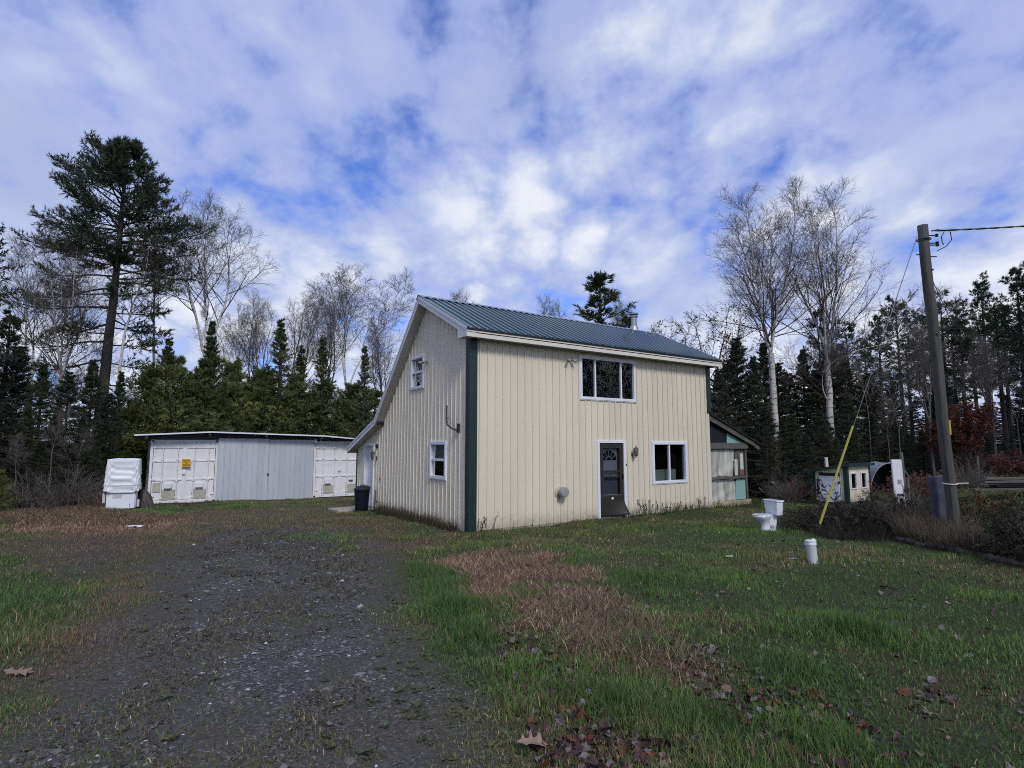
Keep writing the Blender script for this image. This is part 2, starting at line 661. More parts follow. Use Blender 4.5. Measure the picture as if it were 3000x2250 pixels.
def ground_masks(x, y):
    P = np.stack([x, y], 1)
    n1 = fbm(x, y, 0.9) - 0.5
    n2 = fbm(x + 40, y, 2.6) - 0.5
    n3 = fbm(x - 30, y + 11, 0.35) - 0.5
    wob = n1 * 1.3 + n2 * 0.6
    m = {}
    fade = np.clip(y / 16, 0.2, 1.2)
    n5 = fbm(x + 9, y - 21, 6.0, 3) - 0.5
    m['grav'] = sstep(inpoly_dist(P, DRIVE) + wob * 1.15 * fade + n5 * 0.5 - 0.12, -0.35 * fade, 0.75 * fade)
    m['grav'] *= 1 - 0.55 * sstep(n2 + n5 * .5, 0.05, 0.2) - 0.25 * sstep(n1, 0.05, 0.2)
    m['grav'] *= 1 - 0.75 * sstep(y + n1 * 6, 11.5, 17.5)
    m['grav'] = np.clip(m['grav'], 0, 1)
    m['straw'] = sstep(inpoly_dist(P, STRAW) + wob * 1.0, -0.25, 0.5) * (1 - .75 * sstep(n2 + n1 * .5, .02, .2))
    m['hay'] = sstep(inpoly_dist(P, HAYL) + wob, -0.5, 0.6)
    m['russet'] = sstep(inpoly_dist(P, RUSSET) + wob * 1.2, -0.5, 0.7)
    far = sstep(y + n3 * 5 + n1 * 2, 13.0, 16.5) * (x < -1.5)
    m['russet'] = np.maximum(m['russet'], far * 0.85 * sstep(n1 + n3, -0.22, 0.12))
    m['russet'] *= 1 - sstep(inpoly_dist(P, GREENL) + wob * 0.6, -0.2, 0.3)
    m['dark'] = sstep(inpoly_dist(P, DARKP) + wob * 0.6, -0.3, 0.3)
    m['bed'] = sstep(inpoly_dist(P, BED) + wob * 0.3, -0.15, 0.2)
    m['lush'] = np.maximum(sstep(inpoly_dist(P, GREENL) + wob * 0.5, -0.2, 0.4), sstep(inpoly_dist(P, GREENBAND) + n1 * 0.4, -0.1, 0.25))
    # floor of the wood
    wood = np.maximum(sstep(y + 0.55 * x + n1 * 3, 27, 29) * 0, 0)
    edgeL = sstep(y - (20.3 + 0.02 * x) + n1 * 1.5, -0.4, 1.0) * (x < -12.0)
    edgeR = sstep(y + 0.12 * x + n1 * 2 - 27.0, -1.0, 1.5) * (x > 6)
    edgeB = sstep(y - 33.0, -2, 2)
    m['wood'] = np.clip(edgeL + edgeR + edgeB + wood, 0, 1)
    m['n1'], m['n2'], m['n3'] = n1, n2, n3
    return m


def lerp(a, b, t):
    return a + (np.asarray(b) - a) * t[:, None]


def make_ground():
    def axis(lo, hi, step, far):
        c = np.arange(lo, hi + step / 2, step)
        outs = []
        s, p = step, hi
        while p < far:
            s *= 1.35
            p += s
            outs.append(p)
        ins = []
        s, p = step, lo
        while p > -far:
            s *= 1.35
            p -= s
            ins.append(p)
        return np.concatenate([np.array(ins[::-1]), c, np.array(outs)])

    X, Y = axis(-17, 13, 0.11, 1200), axis(1.5, 24, 0.11, 1200)
    gx, gy = np.meshgrid(X, Y)
    x, y = gx.ravel(), gy.ravel()
    z = gz(x, y)
    m = ground_masks(x, y)
    z = z + 0.03 * m['bed'] + 0.02 * (fbm(x, y, 5.0, 3) - 0.5) * (1 - 0.6 * m['grav']) - 0.02 * m['grav'] * (np.abs(x) < 12)
    col = np.tile(np.array([0.040, 0.046, 0.024]), (len(x), 1))                       # soil between grass
    col = lerp(col, (0.055, 0.058, 0.030), sstep(m['n1'], 0.0, 0.25))
    col = lerp(col, (0.078, 0.066, 0.048), m['russet'] * 0.9)
    col = lerp(col, (0.150, 0.105, 0.060), m['hay'] * 0.8)
    col = lerp(col, (0.13, 0.095, 0.068), m['straw'] * 0.9)
    col = lerp(col, (0.070, 0.064, 0.054), m['dark'] * 0.85)
    col = lerp(col, (0.085, 0.076, 0.060), sstep(inpoly_dist(np.stack([x, y], 1), DRIVE), -0.6, 0.3) * .8)
    col = lerp(col, (0.080, 0.077, 0.071), m['grav'])
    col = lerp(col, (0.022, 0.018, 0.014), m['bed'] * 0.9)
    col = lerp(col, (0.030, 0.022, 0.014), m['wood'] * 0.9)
    nx, ny = len(X), len(Y)
    i = np.arange(nx - 1)[None, :] + nx * np.arange(ny - 1)[:, None]
    i = i.ravel()
    T = np.concatenate([np.stack([i, i + 1, i + nx + 1], 1), np.stack([i, i + nx + 1, i + nx], 1)])
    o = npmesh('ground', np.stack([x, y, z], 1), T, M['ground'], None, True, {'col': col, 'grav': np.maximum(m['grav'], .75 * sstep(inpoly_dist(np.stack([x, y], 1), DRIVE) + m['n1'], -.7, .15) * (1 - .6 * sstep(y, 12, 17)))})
    tag(o, 'dirt drive running into patchy autumn lawn', None, None, 'structure')
    return o


def ground_material():
    m, N, L, b = _nodes('gravel_and_soil')
    b.inputs['Roughness'].default_value = 0.95
    b.inputs['Specular IOR Level'].default_value = 0.15
    a = N.new('ShaderNodeAttribute')
    a.attribute_name = 'col'
    gr = N.new('ShaderNodeAttribute')
    gr.attribute_name = 'grav'
    tc = N.new('ShaderNodeTexCoord')
    vo = N.new('ShaderNodeTexVoronoi')
    vo.inputs['Scale'].default_value = 62
    L.new(tc.outputs['Object'], vo.inputs['Vector'])
    sx = N.new('ShaderNodeSeparateColor')
    L.new(vo.outputs['Color'], sx.inputs[0])
    cr = N.new('ShaderNodeValToRGB')
    e = cr.color_ramp.elements
    e[0].position, e[0].color = 0.0, (0.036, 0.035, 0.033, 1)
    e[1].position, e[1].color = 1.0, (0.340, 0.340, 0.326, 1)
    for p, c in ((0.45, (0.062, 0.060, 0.058, 1)), (0.8, (0.105, 0.103, 0.099, 1)), (0.94, (0.170, 0.168, 0.160, 1))):
        el = cr.color_ramp.elements.new(p)
        el.color = c
    L.new(sx.outputs[0], cr.inputs[0])
    nz = N.new('ShaderNodeTexNoise')
    nz.inputs['Scale'].default_value = 1.6
    nz.inputs['Detail'].default_value = 8
    L.new(tc.outputs['Object'], nz.inputs[0])
    mr = N.new('ShaderNodeMapRange')
    mr.inputs[1].default_value, mr.inputs[2].default_value = 0.3, 0.7
    mr.inputs[3].default_value, mr.inputs[4].default_value = 0.10, 0.90
    L.new(nz.outputs[0], mr.inputs[0])
    mu = N.new('ShaderNodeMath')
    mu.operation = 'MULTIPLY'
    L.new(mr.outputs[0], mu.inputs[0])
    L.new(gr.outputs['Fac'], mu.inputs[1])
    n4 = N.new('ShaderNodeTexNoise')
    n4.inputs['Scale'].default_value = 22
    n4.inputs['Detail'].default_value = 8
    n4.inputs['Roughness'].default_value = 0.7
    L.new(tc.outputs['Object'], n4.inputs[0])
    m4 = N.new('ShaderNodeMapRange')
    m4.inputs[1].default_value, m4.inputs[2].default_value = 0.3, 0.7
    m4.inputs[3].default_value, m4.inputs[4].default_value = 0.55, 1.45
    L.new(n4.outputs[0], m4.inputs[0])
    vm = N.new('ShaderNodeVectorMath')
    vm.operation = 'SCALE'
    L.new(a.outputs['Color'], vm.inputs[0])
    L.new(m4.outputs[0], vm.inputs['Scale'])
    mx = N.new('ShaderNodeMix')
    mx.data_type = 'RGBA'
    L.new(mu.outputs[0], mx.inputs[0])
    L.new(vm.outputs[0], mx.inputs[6])
    L.new(cr.outputs[0], mx.inputs[7])
    L.new(mx.outputs[2], b.inputs['Base Color'])
    bp = N.new('ShaderNodeBump')
    bp.inputs['Strength'].default_value = 0.6
    bp.inputs['Distance'].default_value = 0.02
    ad = N.new('ShaderNodeMath')
    ad.operation = 'SUBTRACT'
    L.new(n4.outputs[0], ad.inputs[0])
    L.new(vo.outputs['Distance'], ad.inputs[1])
    L.new(ad.outputs[0], bp.inputs['Height'])
    L.new(bp.outputs[0], b.inputs['Normal'])
    return m


M['ground'] = ground_material()
make_ground()

# ------------------------------------------------------------------ the house
HO, HA = Vector((-1.014, 13.6, 0.0)), math.atan2(0.5583, 0.8296)
house = empty('house', HO, HA)
tag(house, 'two-storey cream metal-sided house with green saltbox metal roof', 'house')
PW = 0.2286
EAVE, RIDGE, KINK, TAIL = (-0.35, 4.79), (2.43, 6.15), (5.71, 2.81), (8.42, 1.88)
SLEN, TLEN = 9.14, 8.10
S0, S1 = -0.32, 9.44


def roof_z(t):
    pts = (EAVE, RIDGE, KINK, TAIL)
    for a, b in zip(pts, pts[1:]):
        if t <= b[0]:
            return a[1] + (b[1] - a[1]) * (t - a[0]) / (b[0] - a[0])
    return TAIL[1]


RIB = [(0.0, 0.0), (0.0015, 0.032), (0.026, 0.032), (0.034, 0.0), (0.098, 0.0), (0.103, 0.004), (0.113, 0.004), (0.118, 0.0),
       (0.160, 0.0), (0.165, 0.004), (0.175, 0.004), (0.180, 0.0), (PW, 0.0)]


def clip_profile(prof, a, b):
    out = []
    for (s, o), (s2, o2) in zip(prof, prof[1:]):
        lo, hi = max(s, a), min(s2, b)
        if hi - lo > 1e-5:
            f = lambda q: o + (o2 - o) * (q - s) / (s2 - s)
            if not out:
                out.append((lo, f(lo)))
            out.append((hi, f(hi)))
    return out


def siding(parent, length, z0, top, openings, place, mat, rib=RIB, pw=PW, name='siding_panel', start=0.0):
    """one object for each ribbed panel strip; openings: (a0, a1, z0, z1); place(a, off, z)"""
    n = int(math.ceil((length - start) / pw))
    for i in range(n):
        a0, a1 = start + i * pw, min(start + (i + 1) * pw, length)
        prof = clip_profile([(a0 + s, o) for s, o in rib], a0, a1)
        zb = sorted({z0, 50.0} | {z for q in openings for z in q[2:] if q[0] < a1 and q[1] > a0 and z > z0})
        mb = MB()
        for lo, hi in zip(zb, zb[1:]):
            segs = [(a0, a1)]
            for q in openings:
                if q[2] < (lo + min(hi, 49)) / 2 + 1e-6 and q[3] > lo + 1e-6 and q[2] <= lo + 1e-6:
                    new = []
                    for u, w in segs:
                        if q[1] <= u or q[0] >= w:
                            new.append((u, w))
                        else:
                            if q[0] > u:
                                new.append((u, q[0]))
                            if q[1] < w:
                                new.append((q[1], w))
                    segs = new
            if not any(w - u > 1e-4 for u, w in segs) and mb.f:
                mb.build(name, mat, parent)
                mb = MB()
            for u, w in segs:
                if w - u < 1e-4:
                    continue
                pr = clip_profile(prof, u, w)
                for (p, o), (p2, o2) in zip(pr, pr[1:]):
                    h, h2 = min(hi, top(p)), min(hi, top(p2))
                    if h <= lo and h2 <= lo:
                        continue
                    mb.quad(place(p, o, lo), place(p2, o2, lo), place(p2, o2, max(h2, lo)), place(p, o, max(h, lo)))
        if mb.f:
            mb.build(name, mat, parent)


# openings
UW = (3.49, 5.65, 3.25, 4.45)
LW = (6.34, 7.89, 0.81, 2.04)
FD = (4.08, 5.20, -0.12, 2.09)
GUW = (2.62, 3.48, 3.59, 4.52)
GLW = (1.18, 2.11, 1.09, 2.04)
GD = (6.40, 7.38, -0.25, 2.01)
fw = MB().box(0.0, SLEN, -0.012, 0.06, -0.35, -0.03).build('front_wall', M['concrete'], house)
siding(fw, SLEN, -0.07, lambda s: 4.60, [UW, LW, FD], lambda a, o, z: (a, -0.02 - o, z), M['siding'])
gw = MB().box(-0.010, 0.06, 0.07, TLEN, -0.6, -0.10).build('gable_wall', M['concrete'], house)
GRIBS = [(0.0, 0.0), (0.012, 0.017), (0.034, 0.017), (0.046, 0.0)] + RIB[4:]
siding(gw, TLEN, -0.12, lambda t: roof_z(t) - 0.14, [GUW, GLW, GD], lambda a, o, z: (-0.02 - o, a, z), M['siding'], rib=GRIBS)
# right gable, rear wall
MB().add([(SLEN, 0, -0.3), (SLEN, TLEN, -0.3)] + [(SLEN, t, roof_z(t) - 0.14) for t in (TLEN, 5.71, 2.43, 0)],
         [(0, 1, 2, 3, 4, 5)]).build('end_wall', M['siding'], house)
MB().quad((0, TLEN, -0.4), (SLEN, TLEN, -0.4), (SLEN, TLEN, 1.9), (0, TLEN, 1.9)).build('rear_wall', M['siding'], house)
# screws in rows on the two visible walls
mb = MB()
for z in (0.35, 1.05, 1.75, 2.45, 3.15, 3.85, 4.45):
    for i in range(40):
        s = i * PW + 0.055
        if not any(q[0] - .05 < s < q[1] + .05 and q[2] - .05 < z < q[3] + .05 for q in (UW, LW, FD)):
            mb.lathe([(0.008, 0.0), (0.006, 0.006)], 6, (s, -0.02, z), axis='y')
tag(mb.build('screws', M['cream_part'], fw), kind='stuff')

# corner trims
MB().prism([(-0.06, -0.06), (0.16, -0.06), (0.16, -0.04), (-0.04, -0.04), (-0.04, 0.13), (-0.06, 0.13)],
           lambda a, b, t: (a, b, t), -0.12, 4.585).build('corner_trim', M['green_trim'], house)
MB().prism([(9.02, -0.06), (9.21, -0.06), (9.21, 0.14), (9.19, 0.14), (9.19, -0.042), (9.02, -0.042)],
           lambda a, b, t: (a, b, t), 3.02, 4.585).build('corner_trim', M['green_trim'], house)
MB().prism([(-0.06, TLEN - .06), (-0.045, TLEN - .06), (-0.045, TLEN + .03), (-0.06, TLEN + .03)],
           lambda a, b, t: (a, b, t), -0.5, 1.86).build('corner_trim', M['green_trim'], house)

# roof
roof = MB()
pts = (EAVE, RIDGE, KINK, TAIL)
RB = [(0.0, 0.0), (0.006, 0.034), (0.036, 0.034), (0.044, 0.0), (PW, 0.0)]
for a, b in ((RIDGE, KINK), (KINK, TAIL)):
    n = int((S1 - S0) / PW) + 1
    for i in range(n):
        for (s, o), (s2, o2) in zip(RB, RB[1:]):
            u, w = S0 + i * PW + s, S0 + i * PW + s2
            if u >= S1:
                continue
            w = min(w, S1)
            roof.quad((u, a[0], a[1] + o), (w, a[0], a[1] + o2), (w, b[0], b[1] + o2), (u, b[0], b[1] + o))
roof = roof.build('roof', M['roof'], house)
n = int(math.ceil((S1 - S0) / PW))
e0 = (EAVE[0] - 0.06, EAVE[1] - 0.03)
for i in range(n):
    mb = MB()
    for (s, o), (s2, o2) in zip(RB, RB[1:]):
        u, w = S0 + i * PW + s, min(S0 + i * PW + s2, S1)
        if u >= S1:
            continue
        nx = lambda p, o: (p[0] - o * 0.44, p[1] + o * 0.9)
        A, B = nx(e0, o), nx(RIDGE, o)
        A2, B2 = nx(e0, o2), nx(RIDGE, o2)
        mb.quad((u, *A), (w, *A2), (w, *B2), (u, *B))
        mb.quad((u, A[0], A[1] - 0.012), (w, A2[0], A2[1] - 0.012), (w, *A2), (u, *A))
    mb.build('roof_panel', M['roof'], roof)
rc = [(2.43 - 0.16, 6.15 - 0.078 + 0.03), (2.43, 6.15 + 0.035), (2.43 + 0.13, 6.15 - 0.13 + 0.035)]
mb = MB()
for (a, b) in zip(rc, rc[1:]):
    mb.quad((S0 - .02, *a), (S1 + .02, *a), (S1 + .02, *b), (S0 - .02, *b))
mb.build('ridge_cap', M['roof'], roof)
mb = MB()
mb.box(S0 + .005, S1 - .005, EAVE[0] + 0.002, EAVE[0] + 0.01, 4.57, 4.73)
mb.box(S0, S1, EAVE[0] - 0.05, EAVE[0] - 0.02, EAVE[1] - 0.075, EAVE[1] - 0.02)
mb.build('drip_edge', M['black'], roof)  # drip edge, plus black strips painting the shade in the fascia gaps

# fascia boards and soffits
MB().box(S0, S1, EAVE[0] - 0.028, EAVE[0] + 0.0, 4.668, 4.712).box(S0, S1, EAVE[0] - 0.014, EAVE[0], 4.55, 4.648).build('fascia', M['fascia_cream'], house, bevel=0.004)
SOFZ = 4.575
for i in range(31):
    u = S0 + 0.02 + i * 0.313
    MB().box(u, u + 0.305, EAVE[0] + 0.002, -0.045, SOFZ, SOFZ + 0.012).build('soffit_panel', M['soffit'], house)


def rake(s_in, s_out, name):
    mb = MB()
    top, mid, low = [], [], []
    for p in pts:
        top.append((p[0], p[1] - 0.015))
        mid.append((p[0], p[1] - 0.085))
        low.append((p[0], p[1] - 0.215))
    top[0] = (EAVE[0] - .03, EAVE[1] - .02)
    fn = lambda a, b, t: (t, a, b)
    d = 0.014 if s_out > s_in else -0.014
    for i in range(3):
        mb.prism([top[i], top[i + 1], mid[i + 1], mid[i]], fn, s_in, s_out + d)
        mb.prism([(mid[i][0], mid[i][1] - .008), (mid[i + 1][0], mid[i + 1][1] - .008), low[i + 1], low[i]], fn, s_in, s_out)
    return mb.build(name, M['fascia'], house)


rake(S0 + 0.026, S0, 'rake_board')
rake(S1 - 0.026, S1, 'rake_board')
# boxed returns at the front eave
for a, b in ((S0 + 0.002, -0.05), (9.20, S1 - 0.002)):
    MB().prism([(-0.362, 4.56), (-0.362, 4.69), (0.10, 4.91), (0.10, 4.56)], lambda p, q, t: (t, p, q), a, b).build('eave_return', M['fascia'], house)
MB().box(S0 + .03, S1 - .03, TAIL[0] - 0.03, TAIL[0] - 0.005, TAIL[1] - 0.22, TAIL[1] - 0.02).build('fascia', M['fascia'], house)
# raked soffit in short pieces
t = 0.12
while t < 8.36:
    seg = 0.21
    t2 = min(t + seg, 8.38)
    MB().add([(S0 + .03, t, roof_z(t) - .205), (-0.03, t, roof_z(t) - .205), (-0.03, t2 - .006, roof_z(t2 - .006) - .205),
              (S0 + .03, t2 - .006, roof_z(t2 - .006) - .205),
              (S0 + .03, t, roof_z(t) - .19), (-0.03, t, roof_z(t) - .19), (-0.03, t2 - .006, roof_z(t2 - .006) - .19),
              (S0 + .03, t2 - .006, roof_z(t2 - .006) - .19)],
             ((0, 3, 2, 1), (4, 5, 6, 7), (0, 1, 5, 4), (1, 2, 6, 5), (2, 3, 7, 6), (3, 0, 4, 7))).build('soffit_panel', M['soffit'], house)
    t = t2

FR = lambda a, o, z: (a, -0.02 - o, z)          # front: along, outward, up
GR = lambda a, o, z: (-0.02 - o, a, z)          # gable


def pbox(mb, P, a0, a1, o0, o1, z0, z1):
    c = [P(a, o, z) for a in (a0, a1) for o in (o0, o1) for z in (z0, z1)]
    xs, ys, zs = zip(*c)
    return mb.box(min(xs), max(xs), min(ys), max(ys), min(zs), max(zs))


def dark_room_box(P, q, depth=1.8):  # added dark box behind a window, keeps the panes dark
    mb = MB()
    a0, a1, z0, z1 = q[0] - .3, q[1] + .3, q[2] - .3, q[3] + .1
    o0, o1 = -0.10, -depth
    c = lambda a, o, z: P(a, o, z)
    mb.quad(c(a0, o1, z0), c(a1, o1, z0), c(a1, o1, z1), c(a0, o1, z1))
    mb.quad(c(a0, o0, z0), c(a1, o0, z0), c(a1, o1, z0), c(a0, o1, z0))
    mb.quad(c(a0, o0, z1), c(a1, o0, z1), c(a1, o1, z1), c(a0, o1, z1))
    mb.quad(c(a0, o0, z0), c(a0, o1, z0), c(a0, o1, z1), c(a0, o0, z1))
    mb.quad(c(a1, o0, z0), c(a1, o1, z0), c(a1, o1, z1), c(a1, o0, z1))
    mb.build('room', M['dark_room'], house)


def window(P, q, label, mull=(), rails=(), fw_=0.065, glass='glass', rm=1.8):
    a0, a1, z0, z1 = q
    mb = MB()
    f = fw_
    o0, o1 = -0.10, 0.045
    pbox(mb, P, a0 - .015, a1 + .015, o0, o1, z0 - .015, z0 + f)
    pbox(mb, P, a0 - .015, a1 + .015, o0, o1, z1 - f, z1 + .015)
    pbox(mb, P, a0 - .015, a0 + f, o0, o1 - .001, z0 + f, z1 - f)
    pbox(mb, P, a1 - f, a1 + .015, o0, o1 - .001, z0 + f, z1 - f)
    w = mb.build('window', M['white'], house, bevel=0.006)
    w['label'] = label
    mb = MB()
    pbox(mb, P, a0 - .035, a1 + .035, 0.0, 0.030, z0 - .035, z0 - .0152)
    pbox(mb, P, a0 - .035, a1 + .035, 0.0, 0.030, z1 + .0152, z1 + .035)
    pbox(mb, P, a0 - .035, a0 - .0152, 0.0, 0.029, z0 - .0148, z1 + .0148)
    pbox(mb, P, a1 + .0152, a1 + .035, 0.0, 0.029, z0 - .0148, z1 + .0148)
    mb.build('trim', M['white'], w)
    xs = [a0 + f] + [m for m in mull] + [a1 - f]
    zs = [z0 + f] + [r for r in rails] + [z1 - f]
    for m_ in mull:
        pbox(MB(), P, m_ - .026, m_ + .026, -0.06, 0.02, z0 + f, z1 - f).build('mullion', M['white'], w)
    for r_ in rails:
        pbox(MB(), P, a0 + f, a1 - f, -0.06, 0.015, r_ - .03, r_ + .03).build('meeting_rail', M['white'], w)
    for i in range(len(xs) - 1):
        for j in range(len(zs) - 1):
            A = [P(xs[i], -0.03, zs[j]), P(xs[i + 1], -0.03, zs[j]), P(xs[i + 1], -0.03, zs[j + 1]), P(xs[i], -0.03, zs[j + 1])]
            MB().quad(*A).build('pane', M[glass], w)
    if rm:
        dark_room_box(P, q, rm)
    return w


window(FR, UW, 'wide three-pane window upstairs on the front', mull=(4.06, 5.08))
lw = window(FR, LW, 'two-pane sliding window beside the front door', mull=(7.10,), glass='glass_low')
pbox(MB(), FR, 6.47, 7.62, -0.22, -0.20, 0.80, 1.20).build('inside_board', M['green_board'], lw)
window(GR, GUW, 'upper sash window on the gable side', rails=(4.06,), glass='glass_low')
gl = window(GR, GLW, 'lower sash window on the gable side', rails=(1.58,), glass='glass_low')
mb = MB()
for i in range(14):
    a, b = 1.24 + i * .058, 1.24 + (i + 1) * .058
    oa, ob = -0.2 - .012 * math.sin(i * 1.9), -0.2 - .012 * math.sin((i + 1) * 1.9)
    mb.quad(GR(a, oa + .125, 1.60), GR(b, ob + .125, 1.60), GR(b, ob + .125, 1.985), GR(a, oa + .125, 1.985))
mb.build('curtain', M['curtain'], gl)
pbox(MB(), GR, 1.78, 1.95, -0.055, -0.035, 1.61, 1.69).build('card_box', M['yellow_box'], gl)

# front door: frame, bent storm door, white door behind
mb = MB()
pbox(mb, FR, 4.08, 4.165, -0.12, 0.04, -0.14, 2.09)
pbox(mb, FR, 5.105, 5.19, -0.12, 0.04, 0.20, 2.09)
pbox(mb, FR, 5.105, 5.19, -0.12, 0.01, -0.10, 0.20)
pbox(mb, FR, 4.1652, 5.1048, -0.12, 0.04, 2.02, 2.09)
fdoor = mb.build('door_frame', M['white'], house, bevel=0.005)
pbox(MB(), FR, 4.10, 5.18, -0.14, 0.03, -0.20, -0.055).build('door_sill', M['concrete'], house)
inner = pbox(MB(), FR, 4.17, 5.10, -0.15, -0.11, -0.05, 2.015).build('inner_door', M['door_white'], house)
inner['label'] = 'white panelled door with fan light behind the storm door'
for a0, a1, z0, z1 in ((4.29, 4.58, 0.98, 1.36), (4.69, 4.98, 0.98, 1.36), (4.29, 4.58, 0.15, 0.80), (4.69, 4.98, 0.15, 0.80)):
    mb = MB()
    pbox(mb, FR, a0, a1, -0.1095, -0.102, z0, z0 + .022)
    pbox(mb, FR, a0, a1, -0.1095, -0.102, z1 - .022, z1)
    pbox(mb, FR, a0, a0 + .022, -0.1095, -0.1025, z0 + .0221, z1 - .0221)
    pbox(mb, FR, a1 - .022, a1, -0.1095, -0.1025, z0 + .0221, z1 - .0221)
    pbox(mb, FR, a0 + .05, a1 - .05, -0.1095, -0.104, z0 + .05, z1 - .05)
    mb.build('door_panel', M['door_white'], inner)
fan = [FR(4.635 + 0.30 * math.cos(a), -0.1085, 1.52 + 0.30 * math.sin(a)) for a in np.linspace(0, math.pi, 17)]
MB().add(fan, [tuple(range(17))]).build('fan_light', M['black'], inner)
mb = MB()
for a in (30, 60, 90, 120, 150):
    c, s = math.cos(R(a)), math.sin(R(a))
    mb.bar(FR(4.635 + .11 * c, -0.103, 1.52 + .11 * s), FR(4.635 + .30 * c, -0.103, 1.52 + .30 * s), 0.016, 0.010, (0, 1, 0))
for r_ in (0.11, 0.305):
    for i in range(16):
        a, b = math.pi * i / 16, math.pi * (i + 1) / 16
        mb.bar(FR(4.635 + r_ * math.cos(a), -0.103, 1.52 + r_ * math.sin(a)), FR(4.635 + r_ * math.cos(b), -0.103, 1.52 + r_ * math.sin(b)), 0.02, 0.012, (0, 1, 0))
mb.bar(FR(4.32, -0.103, 1.515), FR(4.95, -0.103, 1.515), 0.02, 0.012, (0, 1, 0))
mb.build('muntins', M['door_white'], inner)

sd = MB()
pbox(sd, FR, 4.175, 4.315, -0.035, 0.015, 0.56, 2.01)
pbox(sd, FR, 4.955, 5.095, -0.035, 0.015, 0.56, 2.01)
pbox(sd, FR, 4.315, 4.955, -0.035, 0.0145, 1.87, 2.01)
pbox(sd, FR, 4.315, 4.955, -0.03, 0.012, 1.195, 1.24)
pbox(sd, FR, 4.315, 4.955, -0.03, 0.012, 1.05, 1.085)
sd = sd.build('storm_door', M['door_brown'], house, bevel=0.004)
sd['label'] = 'dark brown storm door with its bottom corner bent outward'
mb = MB()
NS, NZ = 18, 14
for j in range(NZ + 1):
    for i in range(NS + 1):
        s, z = 4.175 + 0.92 * i / NS, 0.56 - 0.60 * j / NZ
        e = max(0.0, (s - 4.35) / 0.745) * max(0.0, (0.42 - z) / 0.46)
        e = max(0.0, e - 0.06) ** 1.25
        mb.v.append(FR(s + 0.07 * e, 0.012 + 0.20 * e, z + 0.035 * e))
for j in range(NZ):
    for i in range(NS):
        a = j * (NS + 1) + i
        mb.f.append((a, a + 1, a + NS + 2, a + NS + 1))
mb.build('kick_panel', M['door_brown'], sd, smooth=True, solid=0.012)
for z0, z1, gm in ((1.24, 1.87, 'screen'), (1.085, 1.195, 'screen'), (0.57, 1.05, 'screen_dark')):
    MB().quad(FR(4.315, -0.012, z0), FR(4.955, -0.012, z0), FR(4.955, -0.012, z1), FR(4.315, -0.012, z1)).build('pane', M[gm], sd)
pbox(MB(), FR, 4.60, 4.68, 0.0185, 0.021, 0.43, 0.49).build('sticker', M['white'], sd)
mb = MB()
pbox(mb, FR, 5.04, 5.07, 0.016, 0.045, 0.98, 1.13)
mb.build('door_handle', M['black'], sd)
pbox(MB(), FR, 5.175, 5.195, 0.04, 0.055, 1.36, 1.42).build('doorbell', M['black'], house)


def lantern(P, a, z, sc=1.0):
    o = P(a, 0.0, z)
    out = Vector(P(a, 1, z)) - Vector(P(a, 0, z))
    C = Vector(o) + out * 0.15 * sc
    up = Vector((0, 0, 1))
    mb = MB()
    mb.lathe([(0.005, 0.20), (0.012, 0.185), (0.006, 0.165), (0.018, 0.15), (0.02, 0.14), (0.075, 0.10), (0.078, 0.09), (0.05, 0.088)], 6, tuple(C))
    mb.lathe([(0.052, -0.10), (0.058, -0.095), (0.03, -0.12), (0.012, -0.14), (0.006, -0.17)], 6, tuple(C))
    for k in range(6):
        an = math.pi * 2 * k / 6
        mb.bar(C + Vector((.05 * math.cos(an), .05 * math.sin(an), -.1)), C + Vector((.072 * math.cos(an), .072 * math.sin(an), .09)), 0.009, 0.009)
    B = Vector(o) + up * -0.10
    mb.tube([B, B + out * 0.05 + up * -0.05, B + out * .12 + up * -0.06, C + up * -0.13], 0.010, 6)
    mb.tube([B + up * -.02, B + up * -0.15 + out * 0.03, B + up * -.22 + out * 0.0], [0.012, 0.010, 0.004], 6)
    mb.lathe([(0.055, 0.0), (0.05, 0.015), (0.02, 0.03)], 12, tuple(Vector(o) + up * -0.08), axis='y' if abs(out.y) > .5 else 'x')
    lt = mb.build('wall_lantern', M['brass'], house)
    mb = MB().lathe([(0.047, -0.095), (0.068, 0.088)], 6, tuple(C), caps=False)
    mb.build('lantern_glass', M['glass_low'], lt)
    MB().tube([C + up * -.09, C + up * .02], [0.014, 0.014], 8).build('lantern_candle', M['cream_part'], lt)
    return lt


lantern(FR, 5.49, 1.76)
lantern(GR, 6.18, 1.62)


def floodlight(P, a, z, side):
    o = Vector(P(a, 0, z))
    out = Vector(P(a, 1, z)) - Vector(P(a, 0, z))
    al = Vector(P(a + 1, 0, z)) - Vector(P(a, 0, z))
    ax = 'y' if abs(out.y) > .5 else 'x'
    mb = MB().lathe([(0.055, 0.0), (0.055, 0.02), (0.03, 0.03)], 14, tuple(o), axis=ax)
    heads = []
    for sg in (1, -1):
        k = o + out * 0.03
        e = o + out * 0.10 + al * 0.05 * sg
        f = e + out * 0.09 + al * (0.09 * sg) + Vector((0, 0, -0.05))
        mb.tube([k, e], 0.012, 6)
        heads.append((e, f))
    r = mb.build('flood_light', M['cream_part'], house)
    for e, f in heads:
        MB().tube([e, e + (f - e) * .35, e + (f - e) * .5, f], [0.02, 0.028, 0.04, 0.052], 10).build('lamp_head', M['grey'], r, smooth=True)
    return r


floodlight(FR, 3.08, 4.30, 1)
floodlight(GR, 2.42, 4.30, 1)
